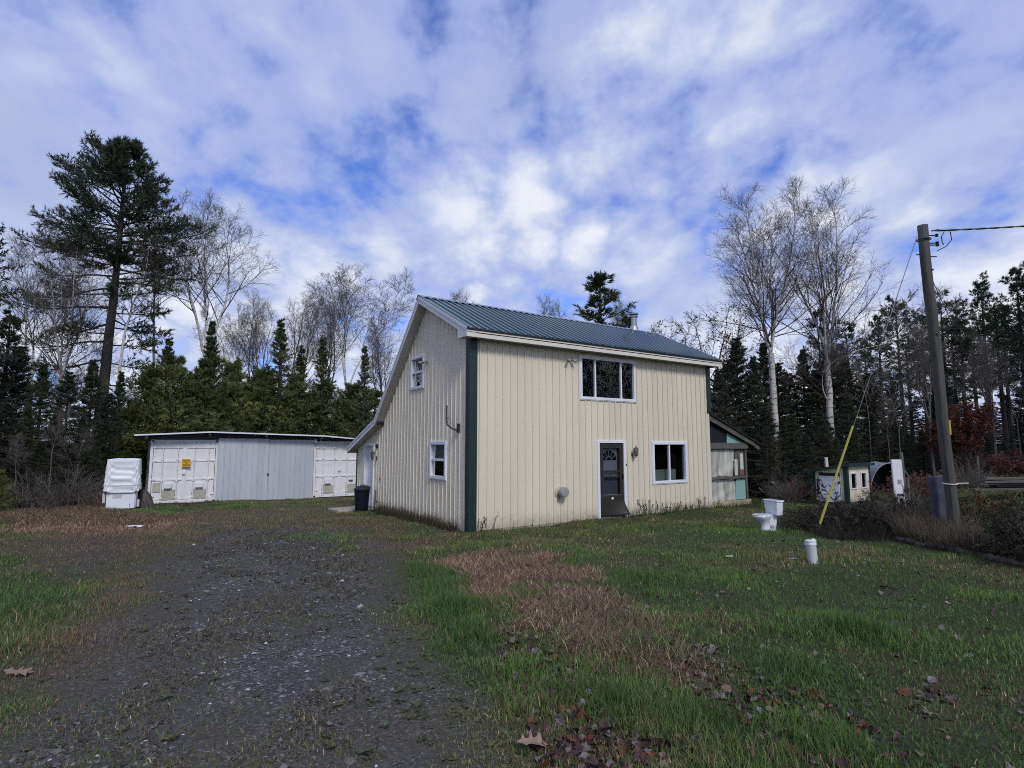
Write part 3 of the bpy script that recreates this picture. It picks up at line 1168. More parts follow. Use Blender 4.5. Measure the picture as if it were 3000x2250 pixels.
# dryer/heater vent with its round hood
mb = MB().lathe([(0.165, 0.0), (0.165, 0.02), (0.15, 0.03), (0.085, 0.04), (0.085, 0.10)], 20, FR(2.72, 0.0, 0.73), axis='y')
vt = mb.build('wall_vent', M['cream_part'], house, smooth=False)
MB().lathe([(0.125, 0.10), (0.135, 0.12), (0.135, 0.22), (0.12, 0.24), (0.06, 0.25)], 20, FR(2.74, 0.0, 0.73), axis='y').build('vent_hood', M['grey'], vt)
MB().tube([FR(2.66, 0.015, 0.60), FR(2.66, 0.02, 0.50)], 0.02, 8).build('vent_drain', M['grey'], vt)
pbox(MB(), FR, 5.63, 5.70, 0.0, 0.05, 0.25, 0.38).build('outlet_box', M['grey'], house, bevel=0.008)
MB().tube([FR(6.11, 0.05, -0.05), FR(6.13, 0.05, 0.28)], 0.016, 8).tube([FR(6.13, 0.05, 0.28), FR(6.135, 0.05, 0.35)], 0.026, 8).build('fill_pipe', M['grey'], house)
# gable side fittings
pb = MB().bar(GR(0.50, 0.03, 2.28), GR(0.50, 0.03, 2.50), 0.10, 0.04, (1, 0, 0))
pb.tube([GR(0.50, 0.05, 2.34), GR(0.58, 0.14, 2.36), GR(0.72, 0.22, 2.47), GR(0.76, 0.23, 2.60), GR(0.76, 0.23, 2.96)], 0.022, 8)
ant = pb.build('antenna_mast', M['dark_metal'], house)
MB().tube([GR(0.73, 0.23, 2.60), GR(0.66, 0.24, 2.66), GR(0.62, 0.2, 2.60), GR(0.66, 0.15, 2.50), GR(0.55, 0.06, 2.36)], 0.005, 5).build('cable_loop', M['black'], ant)
pbox(MB(), GR, 5.60, 5.76, 0.0, 0.20, 2.60, 2.70).build('eave_bracket', M['black'], house)
MB().lathe([(0.05, 0), (0.05, .015), (.02, .03)], 10, GR(5.83, 0.0, 0.87), axis='x').build('round_reflector', M['red'], house)
pbox(MB(), GR, 6.02, 6.14, 0.0, 0.05, 0.15, 0.50).build('meter_box', M['grey'], house, bevel=0.005)
MB().lathe([(0.07, 0), (0.07, .05), (.04, .07)], 10, GR(6.12, 0.0, 1.92), axis='x').build('door_camera', M['black'], house)
mb = MB()
pbox(mb, GR, 6.40, 6.49, -0.20, 0.04, -0.3, 2.01)
pbox(mb, GR, 7.29, 7.38, -0.20, 0.04, -0.3, 2.01)
pbox(mb, GR, 6.4902, 7.2898, -0.20, 0.04, 1.93, 2.01)
mb.build('door_frame', M['white'], house, bevel=0.004)
sdoor = pbox(MB(), GR, 6.492, 7.288, -0.17, -0.12, -0.3, 1.928).build('side_door', M['door_white'], house)
for z0, z1 in ((0.1, 0.8), (1.0, 1.8)):
    for a0 in (6.58, 6.93):
        pbox(MB(), GR, a0, a0 + .27, -0.1195, -0.112, z0, z1).build('door_panel', M['door_white'], sdoor, bevel=0.006)
# stove chimney
mb = MB().lathe([(0.20, 5.98), (0.13, 6.30), (0.105, 6.32), (0.105, 6.66)], 18, (8.31, 2.48, 0))
ch = mb.build('chimney', M['steel'], house, smooth=False)
MB().lathe([(0.13, 6.63), (0.15, 6.65), (0.15, 6.68), (0.125, 6.69), (0.125, 6.735), (0.17, 6.74), (0.175, 6.775), (0.10, 6.81), (0.02, 6.83)], 18, (8.31, 2.48, 0)).build('chimney_cap', M['steel'], ch)
MB().lathe([(0.126, 6.692), (0.126, 6.732)], 18, (8.31, 2.48, 0), caps=False).build('cap_screen', M['black'], ch)

# stone slab at the side door
slb = MB().box(-0.55, 0.55, -0.45, 0.45, -0.10, 0.05).build('door_slab', M['concrete'], None, bevel=0.02)
p = house.matrix_basis @ Vector((-0.60, 7.1, 0))
slb.location = (p.x, p.y, float(gz(p.x, p.y)) + 0.02)
slb.rotation_euler = (0, 0, HA + 0.05)
tag(slb, 'low concrete slab lying at the side door of the house', 'slab')
# ------------------------------------------------------------------ lean-to beside the house
M['old_wood'] = pmat('weathered_grey_wood', (0.105, 0.095, 0.082), 0.85, 0.35, 4, c2=(0.045, 0.04, 0.036), c2amt=0.8, c2scale=3, stretch=(6, 6, 0.6), bump=0.3, bscale=15)
M['old_wood_h'] = pmat('weathered_grey_beam', (0.105, 0.095, 0.085), 0.85, 0.35, 4, c2=(0.04, 0.036, 0.032), c2amt=0.8, c2scale=3, stretch=(0.6, 6, 6), bump=0.3, bscale=15)
M['pale_wood'] = pmat('pale_plywood', (0.40, 0.35, 0.22), 0.8, 0.15, 4, c2=(0.22, 0.18, 0.10), c2scale=5)
M['white_plank'] = pmat('old_white_plank', (0.52, 0.51, 0.48), 0.7, 0.12, 6)
M['brick'] = pmat('red_brown_brickboard', (0.16, 0.075, 0.05), 0.8, 0.3, 18)
M['mint'] = pmat('mint_green_board', (0.22, 0.40, 0.36), 0.7, 0.12, 3, c2=(0.16, 0.27, 0.24), c2scale=3, stretch=(3, 3, 0.4))
M['sheeting'] = pmat('dirty_plastic_sheeting', (0.50, 0.51, 0.45), 0.4, 0.2, 2.5, c2=(0.15, 0.15, 0.115), c2amt=0.75, c2scale=2.2, stretch=(2.2, 2.2, 0.45), lo=0.45, hi=0.72)
M['black_sheet'] = pmat('black_tarpaulin', (0.010, 0.010, 0.016), 0.4, 0.3, 4)  # tarpaulin black; also paints the shaded void under the container roof
lean = empty('lean_to', HO, HA)
tag(lean, 'ramshackle lean-to with plastic sheeting and weathered beams against the house', 'shed')
LY = 0.16
LP = lambda a, o, z: (a, LY - o, z)
for a, z0, z1 in ((9.28, -0.15, 2.75), (11.36, -0.2, 2.05)):
    pbox(MB(), LP, a - .05, a + .05, -0.10, 0.0, z0, z1).build('post', M['old_wood'], lean)
for a, z1 in ((9.28, 2.7), (11.36, 2.0)):
    MB().box(a - .05, a + .05, 3.6, 3.7, -0.3, z1).build('post', M['old_wood'], lean)
MB().box(11.31, 11.41, LY + .1, 3.6, 1.9, 2.03).build('side_beam', M['old_wood_h'], lean)
pbox(MB(), LP, 9.24, 11.42, 0.002, 0.06, 1.83, 2.03).build('header_beam', M['old_wood_h'], lean)
pbox(MB(), LP, 9.24, 11.30, 0.002, 0.05, 0.80, 0.88).build('rail', M['old_wood_h'], lean)
pbox(MB(), LP, 9.24, 11.50, 0.0, 0.05, -0.18, 0.06).build('base_board', M['pale_wood'], lean)
# roof: rafter on the front edge, sheet above
mb = MB()
for y0, y1 in ((LY - 0.14, LY - 0.09),):
    mb.prism([(9.20, 2.78), (11.72, 1.90), (11.72, 2.06), (9.20, 2.97)], lambda a, b, t: (a, t, b), y0, y1)
mb.build('rafter', M['old_wood_h'], lean)
mb = MB()
mb.prism([(9.18, 2.985), (12.02, 1.955), (12.02, 1.985), (9.18, 3.02)], lambda a, b, t: (a, t, b), LY - 0.20, 3.85)
mb.build('roof_sheet', M['green_trim'], lean)
mb = MB()
mb.prism([(11.76, 1.86), (12.0, 1.78), (12.0, 1.945), (11.76, 2.03)], lambda a, b, t: (a, t, b), LY - 0.13, LY - 0.09)
mb.build('rafter_tail', M['old_wood_h'], lean)
MB().add([LP(9.22, -0.01, 2.03), LP(10.30, -0.01, 2.03), LP(10.30, -0.01, 2.37), LP(9.22, -0.01, 2.77)], [(0, 1, 2, 3)]).build('gable_sheet', M['black_sheet'], lean, solid=0.006)
MB().add([LP(10.305, -0.012, 2.03), LP(11.22, -0.012, 2.03), LP(10.305, -0.012, 2.37)], [(0, 1, 2)]).build('gable_board', M['mint'], lean, solid=0.02)


def drape(name, P, a0, a1, z0, z1, mat, parent, o=0.0, amp=0.03, seed=0, nx=26, nz=20, sag=0.03, ragged=0.05, freq=3.2):
    r = np.random.default_rng(seed)
    ph = r.random(6) * 6.28
    mb = MB()
    for j in range(nz + 1):
        for i in range(nx + 1):
            u, v = i / nx, j / nz
            a, z = a0 + (a1 - a0) * u, z1 + (z0 - z1) * v
            w = (math.sin(u * freq * 6.28 + ph[0] + .8 * v) + .6 * math.sin(u * freq * 11 + ph[1] - 1.3 * v) + .5 * math.sin(u * 5 + v * 7 + ph[2])
                 + .4 * math.sin(v * 13 + u * 9 + ph[3])) * amp * (0.35 + 0.65 * v)
            zz = z - ragged * v * (math.sin(u * 9 + ph[4]) + .5 * math.sin(u * 23 + ph[5])) * 0.5 - sag * math.sin(u * math.pi) * (1 - v)
            mb.v.append(P(a, o + w + amp, zz))
    for j in range(nz):
        for i in range(nx):
            k = j * (nx + 1) + i
            mb.f.append((k, k + 1, k + nx + 2, k + nx + 1))
    return mb.build(name, mat, parent, smooth=True, solid=0.004)


drape('plastic_sheet', LP, 9.36, 10.78, 0.86, 1.84, M['sheeting'], lean, -0.09, 0.022, 3, freq=1.6)
drape('plastic_sheet', LP, 9.36, 10.72, 0.02, 0.80, M['sheeting'], lean, -0.09, 0.024, 4, freq=2.2)
for a_, w_ in ((10.79, .16), (10.96, .17), (11.14, .16)):
    pbox(MB(), LP, a_, a_ + w_, -0.075, -0.055, 0.885, 1.828).build('back_board', M['old_wood'], lean)
pbox(MB(), LP, 10.70, 10.86, -0.03, -0.005, 0.90, 1.46).build('loose_board', M['white_plank'], lean)
pbox(MB(), LP, 11.02, 11.20, -0.03, -0.005, 1.10, 1.66).build('white_plank', M['white_plank'], lean)
pbox(MB(), LP, 10.98, 11.24, -0.04, -0.02, 0.89, 1.09).build('brick_panel', M['brick'], lean)
MB().prism([(10.72, 0.07), (11.30, 0.07), (11.30, 0.77), (10.86, 0.77), (10.74, 0.68)], lambda a, b, t: LP(a, t, b), -0.05, -0.03).build('mint_board', M['mint'], lean)
MB().box(9.24, 11.3, 1.6, 1.62, -0.2, 2.0).build('back_panel', M['black_sheet'], lean)
MB().box(11.385, 11.40, LY + .12, 3.6, -0.2, 1.95).build('side_panel', M['old_wood'], lean)

# ------------------------------------------------------------------ shipping containers and the store between them
M['cwhite'] = pmat('chalky_white_container_paint', (0.74, 0.745, 0.75), 0.55, 0.06, 2, c2=(0.52, 0.49, 0.41), c2amt=0.5, c2scale=1.8, lo=0.54, hi=0.75)
M['cdirty'] = pmat('dirty_beige_patch', (0.44, 0.42, 0.34), 0.7, 0.15, 4, c2=(0.24, 0.20, 0.14), c2amt=0.6, c2scale=6)
M['rust'] = pmat('rusty_edge', (0.07, 0.045, 0.03), 0.85, 0.4, 15)
M['galv'] = pmat('bluish_galvanised_sheet', (0.54, 0.57, 0.61), 0.45, 0.06, 1.5, c2=(0.45, 0.47, 0.49), c2amt=0.4, c2scale=2, stretch=(1, 1, 0.3), inst=0.03, metal=0.25)
M['yellow'] = pmat('yellow_sign', (0.62, 0.36, 0.015), 0.5, 0.08, 8)
M['ink'] = pmat('black_print', (0.02, 0.015, 0.01), 0.6, 0.0, 5)
CO = Vector((-14.5, 22.6, 0.0))
DX = Vector((math.cos(HA), math.sin(HA), 0))
DN = Vector((-math.sin(HA), math.cos(HA), 0))


def container(origin, zb, label, sg, seed):
    r = empty('shipping_container', (origin.x, origin.y, zb), HA)
    tag(r, label, 'container', 'shipping containers')
    W, Hh, Dp = 2.44, 2.59, 6.06
    mb = MB()
    mb.box(0, 0.10, 0.0, 0.12, 0.12, Hh - 0.12).box(W - .10, W, 0.0, 0.12, 0.12, Hh - 0.12)
    mb.box(0.0, W, 0.0, 0.12, Hh - 0.13, Hh - 0.01).box(0.0, W, 0.0, 0.14, 0.0, 0.14)
    mb.build('door_frame', M['cwhite'], r, bevel=0.01)
    # corrugated sides, roof and back
    mb = MB()
    x0, x1 = 0.03, W - 0.03
    n = 44
    for x, sgn in ((x0, 1), (x1, -1)):
        for i in range(n):
            y0, y1 = .12 + (Dp - .12) * i / n, .12 + (Dp - .12) * (i + 1) / n
            d0, d1 = (0.03 * sgn if (i // 2) % 2 else 0), (0.03 * sgn if ((i + 1) // 2) % 2 else 0)
            mb.quad((x + d0, y0, .1), (x + d1, y1, .1), (x + d1, y1, Hh - .05), (x + d0, y0, Hh - .05))
    mb.quad((x0, .1, Hh - .04), (x1, .1, Hh - .04), (x1, Dp, Hh - .04), (x0, Dp, Hh - .04))
    mb.quad((x0, Dp, 0), (x1, Dp, 0), (x1, Dp, Hh - .04), (x0, Dp, Hh - .04))
    mb.build('side_walls', M['cwhite'], r)
    for x in (-0.005, W - .165):
        for z in (0.0, Hh - 0.12):
            cc = MB().box(x, x + .17, -0.01, .16, z, z + .12).build('corner_casting', M['cwhite'], r, bevel=0.012)
            MB().lathe([(0.038, 0.0), (0.038, 0.004)], 12, (x + .085, -0.0105, z + .06), axis='y', ex=1.2).build('casting_hole', M['black'], cc)
    for k, (a0, a1) in enumerate(((0.115, 1.205), (1.235, W - .115))):
        mb = MB().box(a0, a1, 0.045, 0.085, 0.15, Hh - 0.14)
        # raised frame and ribs between recessed fields
        for z0, z1 in ((0.15, 0.24), (0.93, 1.00), (1.68, 1.75), (Hh - .36, Hh - .14)):
            mb.box(a0 + .001, a1 - .001, 0.018, 0.0448, z0, z1)
        mb.box(a0 + .002, a0 + .06, 0.0185, 0.0446, 0.2402, Hh - .3605)
        mb.box(a1 - .06, a1 - .002, 0.0185, 0.0446, 0.2402, Hh - .3605)
        leaf = mb.build('door_leaf', M['cwhite'], r, bevel=0.006)
        if k == 0:
            MB().box(a1 - .012, a1 + .055, 0.012, 0.03, 0.16, Hh - .15).build('seal_strip', M['cwhite'], leaf)
        wq = a1 - a0
        for b_ in (a0 + wq * .30, a0 + wq * .78):
            mb = MB().tube([(b_, -0.005, 0.10), (b_, -0.005, Hh - .06)], 0.019, 8)
            for z in (0.22, 0.9, 1.75, 2.25):
                mb.box(b_ - .045, b_ + .045, -0.022, 0.0178, z, z + .07)
            mb.box(b_ - .04, b_ + .04, -0.03, 0.03, Hh - .09, Hh - .05).box(b_ - .04, b_ + .04, -0.03, 0.03, 0.08, 0.13)
            mb.build('locking_bar', M['cwhite'], leaf)
        for z in (0.3, 0.95, 1.7, 2.25):
            a = a0 - .05 if k == 0 else a1 - .11
            MB().box(a, a + .16, -0.012, 0.017, z, z + .07).build('hinge', M['cwhite'], leaf, bevel=0.006)
        c_ = a0 + wq * .52
        # lock box and patched lower field
        if sg == 0 or k == 0:
            MB().box(c_ - .15, c_ + .12, -0.09, 0.017, 0.62, 0.82).build('lock_box', M['cwhite'] if k == 0 else M['white'], leaf, bevel=0.01)
        else:
            MB().box(c_ - .13, c_ + .06, -0.01, 0.017, 0.70, 0.76).build('torn_flap', M['rust'], leaf)
        rr = np.random.default_rng(seed + k)
        x0_, x1_, z0_, z1_ = c_ - .26, c_ + .24, 0.17, 0.53
        edge = []
        for i in range(9):
            edge.append((x0_ + (x1_ - x0_) * i / 8, z1_ + rr.uniform(-.03, .03)))
        for i in range(1, 5):
            edge.append((x1_ + rr.uniform(-.02, .02), z1_ + (z0_ - z1_) * i / 5))
        for i in range(9):
            edge.append((x1_ + (x0_ - x1_) * i / 8, z0_ + rr.uniform(-.02, .02)))
        for i in range(1, 5):
            edge.append((x0_ + rr.uniform(-.02, .02), z0_ + (z1_ - z0_) * i / 5))
        big = [(c_ - .01 + (x - c_ + .01) * 1.045, .35 + (z - .35) * 1.07) for x, z in edge]
        MB().prism(big, lambda a, b, t: (a, -t, b), -0.0175, -0.013).build('torn_edge', M['rust'], leaf)
        MB().prism(edge, lambda a, b, t: (a, -t, b), -0.0125, -0.006).build('patch_plate', M['cdirty'], leaf)
    MB().box(1.14, 1.25, -0.05, 0.011, 1.17, 1.30).build('handle_lock', M['cwhite'], r, bevel=0.008)
    return r


cont1 = container(CO, -0.42, 'white shipping container with the yellow sign, beside the wrapped freezer', 0, 1)
p2 = CO + DX * 6.40
cont2 = container(p2, -0.47, 'white shipping container partly hidden behind the side of the house', 1, 5)
MB().prism([(0.13, 0.5), (0.42, 0.5), (0.40, 0.86), (0.16, 0.84)], lambda a, b, t: (a, -t, b), -0.0175, -0.008).build('grey_patch', M['cdirty'], cont1)
# sign on the container
sgn = empty('warning_sign', CO + DX * 1.27 + DN * -0.10 + Vector((0, 0, 1.05)), HA)
tag(sgn, 'small yellow no-trespassing sign on the white container doors', 'sign')
MB().box(-0.155, 0.155, 0.0, 0.006, 0.0, 0.32).build('sign_plate', M['yellow'], sgn)


def text(body, size, parent, loc, rot, mat, name, sx=1.0):
    cu = bpy.data.curves.new(name, 'FONT')
    cu.body = body
    cu.size = size
    cu.align_x = 'CENTER'
    cu.align_y = 'CENTER'
    cu.extrude = 0.001
    cu.offset = size * 0.022
    tmp = bpy.data.objects.new('tmp', cu)
    COL.objects.link(tmp)
    dg = bpy.context.evaluated_depsgraph_get()
    me = bpy.data.meshes.new_from_object(tmp.evaluated_get(dg))
    bpy.data.objects.remove(tmp, do_unlink=True)
    o = obj(name, me, mat, parent)
    o.location = loc
    o.rotation_euler = rot
    o.scale = (sx, 1, 1)
    return o


text('POSTED', 0.085, sgn, (0, -0.002, 0.255), (R(90), 0, 0), M['ink'], 'lettering', 0.82)
text('NO', 0.075, sgn, (0, -0.002, 0.165), (R(90), 0, 0), M['ink'], 'lettering', 0.9)
text('TRESPASSING', 0.075, sgn, (0, -0.002, 0.075), (R(90), 0, 0), M['ink'], 'lettering', 0.55)

store = empty('storage_bay', CO + DX * 2.44 + Vector((0, 0, -0.52)), HA)
tag(store, 'grey ribbed metal sliding doors between the two white containers under a flat roof', 'shed')
GRIB = [(0.0, 0.0), (0.012, 0.022), (0.040, 0.022), (0.052, 0.0), (0.222, 0.0)]
for k, (a0, a1, yo, z0, z1) in enumerate(((-0.03, 1.98, -0.10, -0.04, 2.74), (1.985, 3.93, -0.06, -0.03, 2.70))):
    mb = MB()
    mb.box(a0 + .02, a1 - .02, yo + .004, yo + .03, z0 + .1, z0 + .16).box(a0 + .02, a1 - .02, yo + .004, yo + .03, z1 - .2, z1 - .14)
    dl = mb.build('sliding_door', M['old_wood_h'], store)
    siding(dl, a1 - a0, z0, lambda s, z1=z1: z1, [], lambda a, o, z, a0=a0, yo=yo: (a0 + a, yo - o, z), M['galv'], rib=GRIB, pw=0.222, name='metal_sheet')
MB().box(1.94, 2.02, -0.15, -0.135, 1.17, 1.22).build('door_latch', M['dark_metal'], store)
MB().lathe([(0.03, 0.0), (0.03, 0.02)], 8, (1.98, -0.15, 1.16), axis='y').build('padlock', M['dark_metal'], store)
# shallow roof over bay and containers (front edge white)
zs = 0.52
RP = [(-0.57 - 2.44, 2.35 + zs), (2.07 - 2.44, 2.50 + zs), (6.72 - 2.44, 2.37 + zs), (8.9 - 2.44, 2.19 + zs)]
mb = MB()
for a, b in zip(RP, RP[1:]):
    mb.prism([a, b, (b[0], b[1] - .02), (a[0], a[1] - .02)], lambda p, q, t: (p, t, q), -0.5, 6.2)
rf = mb.build('roof', M['galv'], store)
mb = MB()
for a, b in zip(RP, RP[1:]):
    mb.prism([(a[0], a[1] + .012), (b[0], b[1] + .012), (b[0], b[1] - .045), (a[0], a[1] - .045)], lambda p, q, t: (p, t, q), -0.53, -0.502)
mb.build('roof_edge', M['white'], rf)
mb = MB()
for a, b in zip(RP, RP[1:]):
    mb.prism([(a[0] + .1, a[1] - .03), (b[0], b[1] - .03), (b[0], 2.10 + zs), (a[0] + .1, 2.10 + zs)], lambda p, q, t: (p, t, q), 0.2, 0.24)
mb.build('roof_gable', M['black_sheet'], rf)  # black sheet paints the shaded void between roof and containers
for a in (-2.6, -0.4, 1.8, 4.2, 6.0):
    z = np.interp(a, [q[0] for q in RP], [q[1] for q in RP])
    MB().box(a - .04, a + .04, -0.46, 5.8, z - .14, z - .024).build('rafter', M['old_wood_h'], rf)
MB().lathe([(0.09, 0), (0.09, 0.3)], 10, (-2.62, -0.02, 2.24 + zs), axis='y').build('pipe_end', M['dark_metal'], rf)
MB().box(3.93, 4.02, -0.18, -0.05, 2.55, 2.72).build('track_bracket', M['white'], store)

# ------------------------------------------------------------------ wrapped freezer, dark tarp heap
fp = Vector((-13.52, 19.72, 0))
fz = float(gz(fp.x, fp.y))
M['tarp'] = pmat('white_woven_tarpaulin', (0.72, 0.74, 0.77), 0.42, 0.05, 3, bump=0.25, bscale=9)
M['frz'] = pmat('white_enamel', (0.74, 0.78, 0.85), 0.3, 0.04, 2)
fr = empty('chest_freezer', (fp.x, fp.y, fz), R(30))
fr.scale = (0.85, 0.95, 1.0)
tag(fr, 'white freezer standing on end under a wrinkled white tarp', 'freezer')
MB().box(-0.50, 0.50, -0.34, 0.34, 0.03, 1.60).build('cabinet', M['frz'], fr, bevel=0.03)
MB().box(-0.40, 0.46, -0.40, -0.345, 0.02, 1.50).build('door', M['frz'], fr, bevel=0.02)
MB().box(-0.28, 0.02, -0.405, -0.4005, 0.38, 0.50).build('label_plate', M['white_plank'], fr)
MB().tube([(0.30, -0.405, 0.16), (0.30, -0.402, 0.16)], 0.016, 8).tube([(0.30, -0.405, 0.10), (0.30, -0.402, 0.10)], 0.016, 8).build('lock', M['black'], fr)
MB().box(-0.63, -0.53, -0.30, -0.2, 0.22, 0.56).box(0.53, 0.62, -0.30, -0.2, 0.05, 0.30).build('foam_strips', M['white_plank'], fr, bevel=0.02)


def tarp_hood():
    r = np.random.default_rng(8)
    ph = r.random(10) * 6.28
    mb = MB()
    nu, nv = 150, 60
    for j in range(nv + 1):
        v = j / nv
        if v < 0.2:
            k = v / 0.2
            z = 1.71 - 0.03 * k * k
            sc = 0.15 + 0.85 * k
            sc = min(sc, 1.0)
        else:
            k = (v - 0.2) / 0.8
            z = 1.68 - 1.08 * k
            sc = 1.0 + 0.10 * k
        for i in range(nu):
            a = 2 * math.pi * i / nu
            c, s = math.cos(a), math.sin(a)
            e = 0.22
            x = math.copysign(abs(c) ** e, c) * 0.55 * sc
            y = math.copysign(abs(s) ** e, s) * 0.43 * sc
            w = 0.0
            if v > 0.15:
                kk = min(1, (v - .15) * 4)
                rd = lambda q: 1 - 2 * abs((q / 6.283) % 1 - .5) * 2
                w = kk * (0.014 * rd(5 * a + 9 * z + ph[0]) + 0.007 * rd(13 * z - 4 * a + ph[1]) + 0.012 * rd(11 * z + 7 * a + ph[5]) + 0.010 * rd(13 * a - 21 * z + ph[2])
                          + 0.010 * rd(29 * z + 9 * a + ph[3] + 1.5 * math.sin(3 * a)) + 0.006 * rd(23 * a + 33 * z + ph[4]))
            n = Vector((x, y, 0)).normalized() if (x or y) else Vector((0, 0, 0))
            zz = z + (0.03 * math.sin(3 * a + ph[5]) + .02 * math.sin(7 * a + ph[6])) * max(0, v - .7) * 3
            mb.v.append((x + n.x * w, y + n.y * w, zz + 0.01 * math.sin(8 * a) * (v < .3)))
    for j in range(nv):
        for i in range(nu):
            i2 = (i + 1) % nu
            mb.f.append((j * nu + i, j * nu + i2, (j + 1) * nu + i2, (j + 1) * nu + i))
    mb.f.append(tuple(range(nu - 1, -1, -1)))
    o = mb.build('tarp', M['tarp'], None, smooth=True, solid=0.004)
    o.location = (fp.x, fp.y, fz)
    o.scale = (0.85, 0.95, 1.0)
    o.rotation_euler = (0, 0, R(30))
    rp = []
    for i in range(33):
        a = 2 * math.pi * i / 32
        c, s = math.cos(a), math.sin(a)
        rp.append((math.copysign(abs(c) ** .22, c) * .635, math.copysign(abs(s) ** .22, s) * .505, 0.83 + .012 * math.sin(5 * a)))
    MB().tube(rp, 0.006, 5).build('tie_rope', M['white_plank'], o)
    return o


tag(tarp_hood(), 'wrinkled white tarp pulled over the standing freezer', 'tarp')
M['brown_tarp'] = pmat('brown_tarpaulin', (0.050, 0.038, 0.034), 0.6, 0.3, 5, bump=0.4, bscale=10)
mb = MB()
nu, nv = 40, 12
rr = np.random.default_rng(3)
ph = rr.random(6) * 6.28
for j in range(nv + 1):
    v = j / nv
    for i in range(nu):
        a = 2 * math.pi * i / nu
        rad = (1 - v) ** 0.6 * 0.40 + 0.04
        rad *= 1 + 0.10 * math.sin(3 * a + ph[0]) + 0.07 * math.sin(7 * a + 5 * v + ph[1]) + .05 * math.sin(13 * a - 9 * v)
        mb.v.append((rad * math.cos(a) * 1.0 - v * .18, rad * math.sin(a) * .8, 0.95 * v ** .8 + .03 * math.sin(5 * a + 8 * v)))
for j in range(nv):
    for i in range(nu):
        i2 = (i + 1) % nu
        mb.f.append((j * nu + i, j * nu + i2, (j + 1) * nu + i2, (j + 1) * nu + i))
mb.f.append(tuple(nv * nu + i for i in range(nu)))
hp = mb.build('tarp_heap', M['brown_tarp'], None, smooth=True)
hp.scale = (0.62, 0.62, 0.72)
q = fp + DX * 0.72 + DN * 0.15
hp.location = (q.x, q.y, float(gz(q.x, q.y)) - 0.03)
tag(hp, 'dark brown tarp heaped between the freezer and the container', 'tarp')

# ------------------------------------------------------------------ rubbish bin by the side door
bp_ = house.matrix_basis @ Vector((-0.50, 6.15, 0))
bz = float(gz(bp_.x, bp_.y))
can = empty('trash_can', (bp_.x, bp_.y, bz), HA)
can.scale = (0.92, 0.92, 0.92)
tag(can, 'black plastic trash can standing by the side door', 'trash can')
M['navy'] = pmat('black_blue_plastic', (0.006, 0.008, 0.016), 0.5, 0.15, 4, spec=0.25)
mb = MB().lathe([(0.20, 0.0), (0.215, 0.02), (0.262, 0.74), (0.285, 0.745), (0.287, 0.80), (0.268, 0.80), (0.25, 0.74), (0.20, 0.05)], 24, (0, 0, 0))
mb.build('bin_body', M['navy'], can, smooth=False)
for k in range(4):
    z = 0.16 + k * .15
    MB().lathe([(0.215 + z * .064, z - .012), (0.228 + z * .064, z), (0.215 + z * .064, z + .012)], 24, (0, 0, 0), caps=False).build('body_rib', M['navy'], can)
mb = MB().lathe([(0.29, 0.0), (0.295, 0.02), (0.24, 0.07), (0.10, 0.10), (0.02, 0.105)], 24, (0, 0, 0)).build('lid', M['black'], can, smooth=False)
mb.location = (0.02, 0.02, 0.80)
mb.rotation_euler = (R(6), R(-7), 0)
MB().tube([(-.09, 0, 0.09), (-.07, 0, 0.14), (.07, 0, 0.14), (.09, 0, 0.09)], 0.013, 6).build('lid_handle', M['black'], mb)
MB().tube([(0.05, -0.27, 0.70), (0.05, -0.32, 0.70), (0.2, -0.30, 0.70), (0.2, -0.2, 0.70)], 0.014, 6).build('handle', M['black'], can)
MB().box(-0.235, -0.222, 0.02, 0.14, 0.62, 0.71).build('label_sticker', M['white'], can)

# ------------------------------------------------------------------ utility pole, wires, guy
M['pole'] = pmat('weathered_pole_wood', (0.072, 0.072, 0.064), 0.9, 0.35, 3, c2=(0.034, 0.034, 0.031), c2amt=0.7, c2scale=2.5, stretch=(7, 7, 0.35), bump=0.4, bscale=12)
PB = Vector((8.52, 11.0, 0))
PBz = float(gz(PB.x, PB.y))
PT = Vector((8.36, 11.0, 6.42))
pole = empty('utility_pole', (PB.x, PB.y, PBz))
tag(pole, 'tall weathered wooden utility pole at the right of the lawn', 'utility pole')
L0 = lambda v: Vector(v) - Vector((PB.x, PB.y, PBz))
mb = MB()
pp = [Vector((PB.x, PB.y, PBz - .2)).lerp(PT, k / 10) + Vector((0.012 * math.sin(k * 1.3), 0, 0)) for k in range(11)]
mb.tube([L0(q) for q in pp], [0.104 - 0.012 * k / 10 for k in range(11)], 16)
mb.build('shaft', M['pole'], pole, smooth=True)
MB().tube([L0(pp[-1] + Vector((0, 0, -.3)) + Vector((.12 * math.cos(a), .12 * math.sin(a), 0))) for a in np.linspace(0, 6.283, 13)], 0.012, 6).build('top_band', M['dark_metal'], pole)
bm_ = pp[2].lerp(pp[3], 0.1)
MB().tube([L0(bm_ + Vector((.112 * math.cos(a), .112 * math.sin(a), 0.01 * math.sin(a)))) for a in np.linspace(0, 6.283, 17)] + [L0(bm_ + Vector((.30, -.08, .01)))], 0.014, 6).build('rope_band', M['white_plank'], pole)
gwp = [L0(q + Vector((-.07, -.085, 0))) for q in pp[1:]]
MB().tube(gwp, 0.006, 5).build('ground_wire', M['dark_metal'], pole)
for k in range(2, 10):
    q = pp[k].lerp(pp[k + 1], .3)
    MB().box(-.012, .012, -.012, .012, -.006, .006).build('wire_staple', M['dark_metal'], pole).location = L0(q + Vector((-.07, -.086, 0)))
for k, dx_ in ((9, .03), (9, -.03), (8, .05), (6, -.02)):
    q = pp[k].lerp(pp[k + 1], .55)
    MB().lathe([(.02, 0), (.02, .012), (.01, .03)], 6, tuple(L0(q + Vector((dx_, -.088, 0)))), axis='y').build('bolt_head', M['dark_metal'], pole)
tg = pp[3].lerp(pp[4], 0.75)
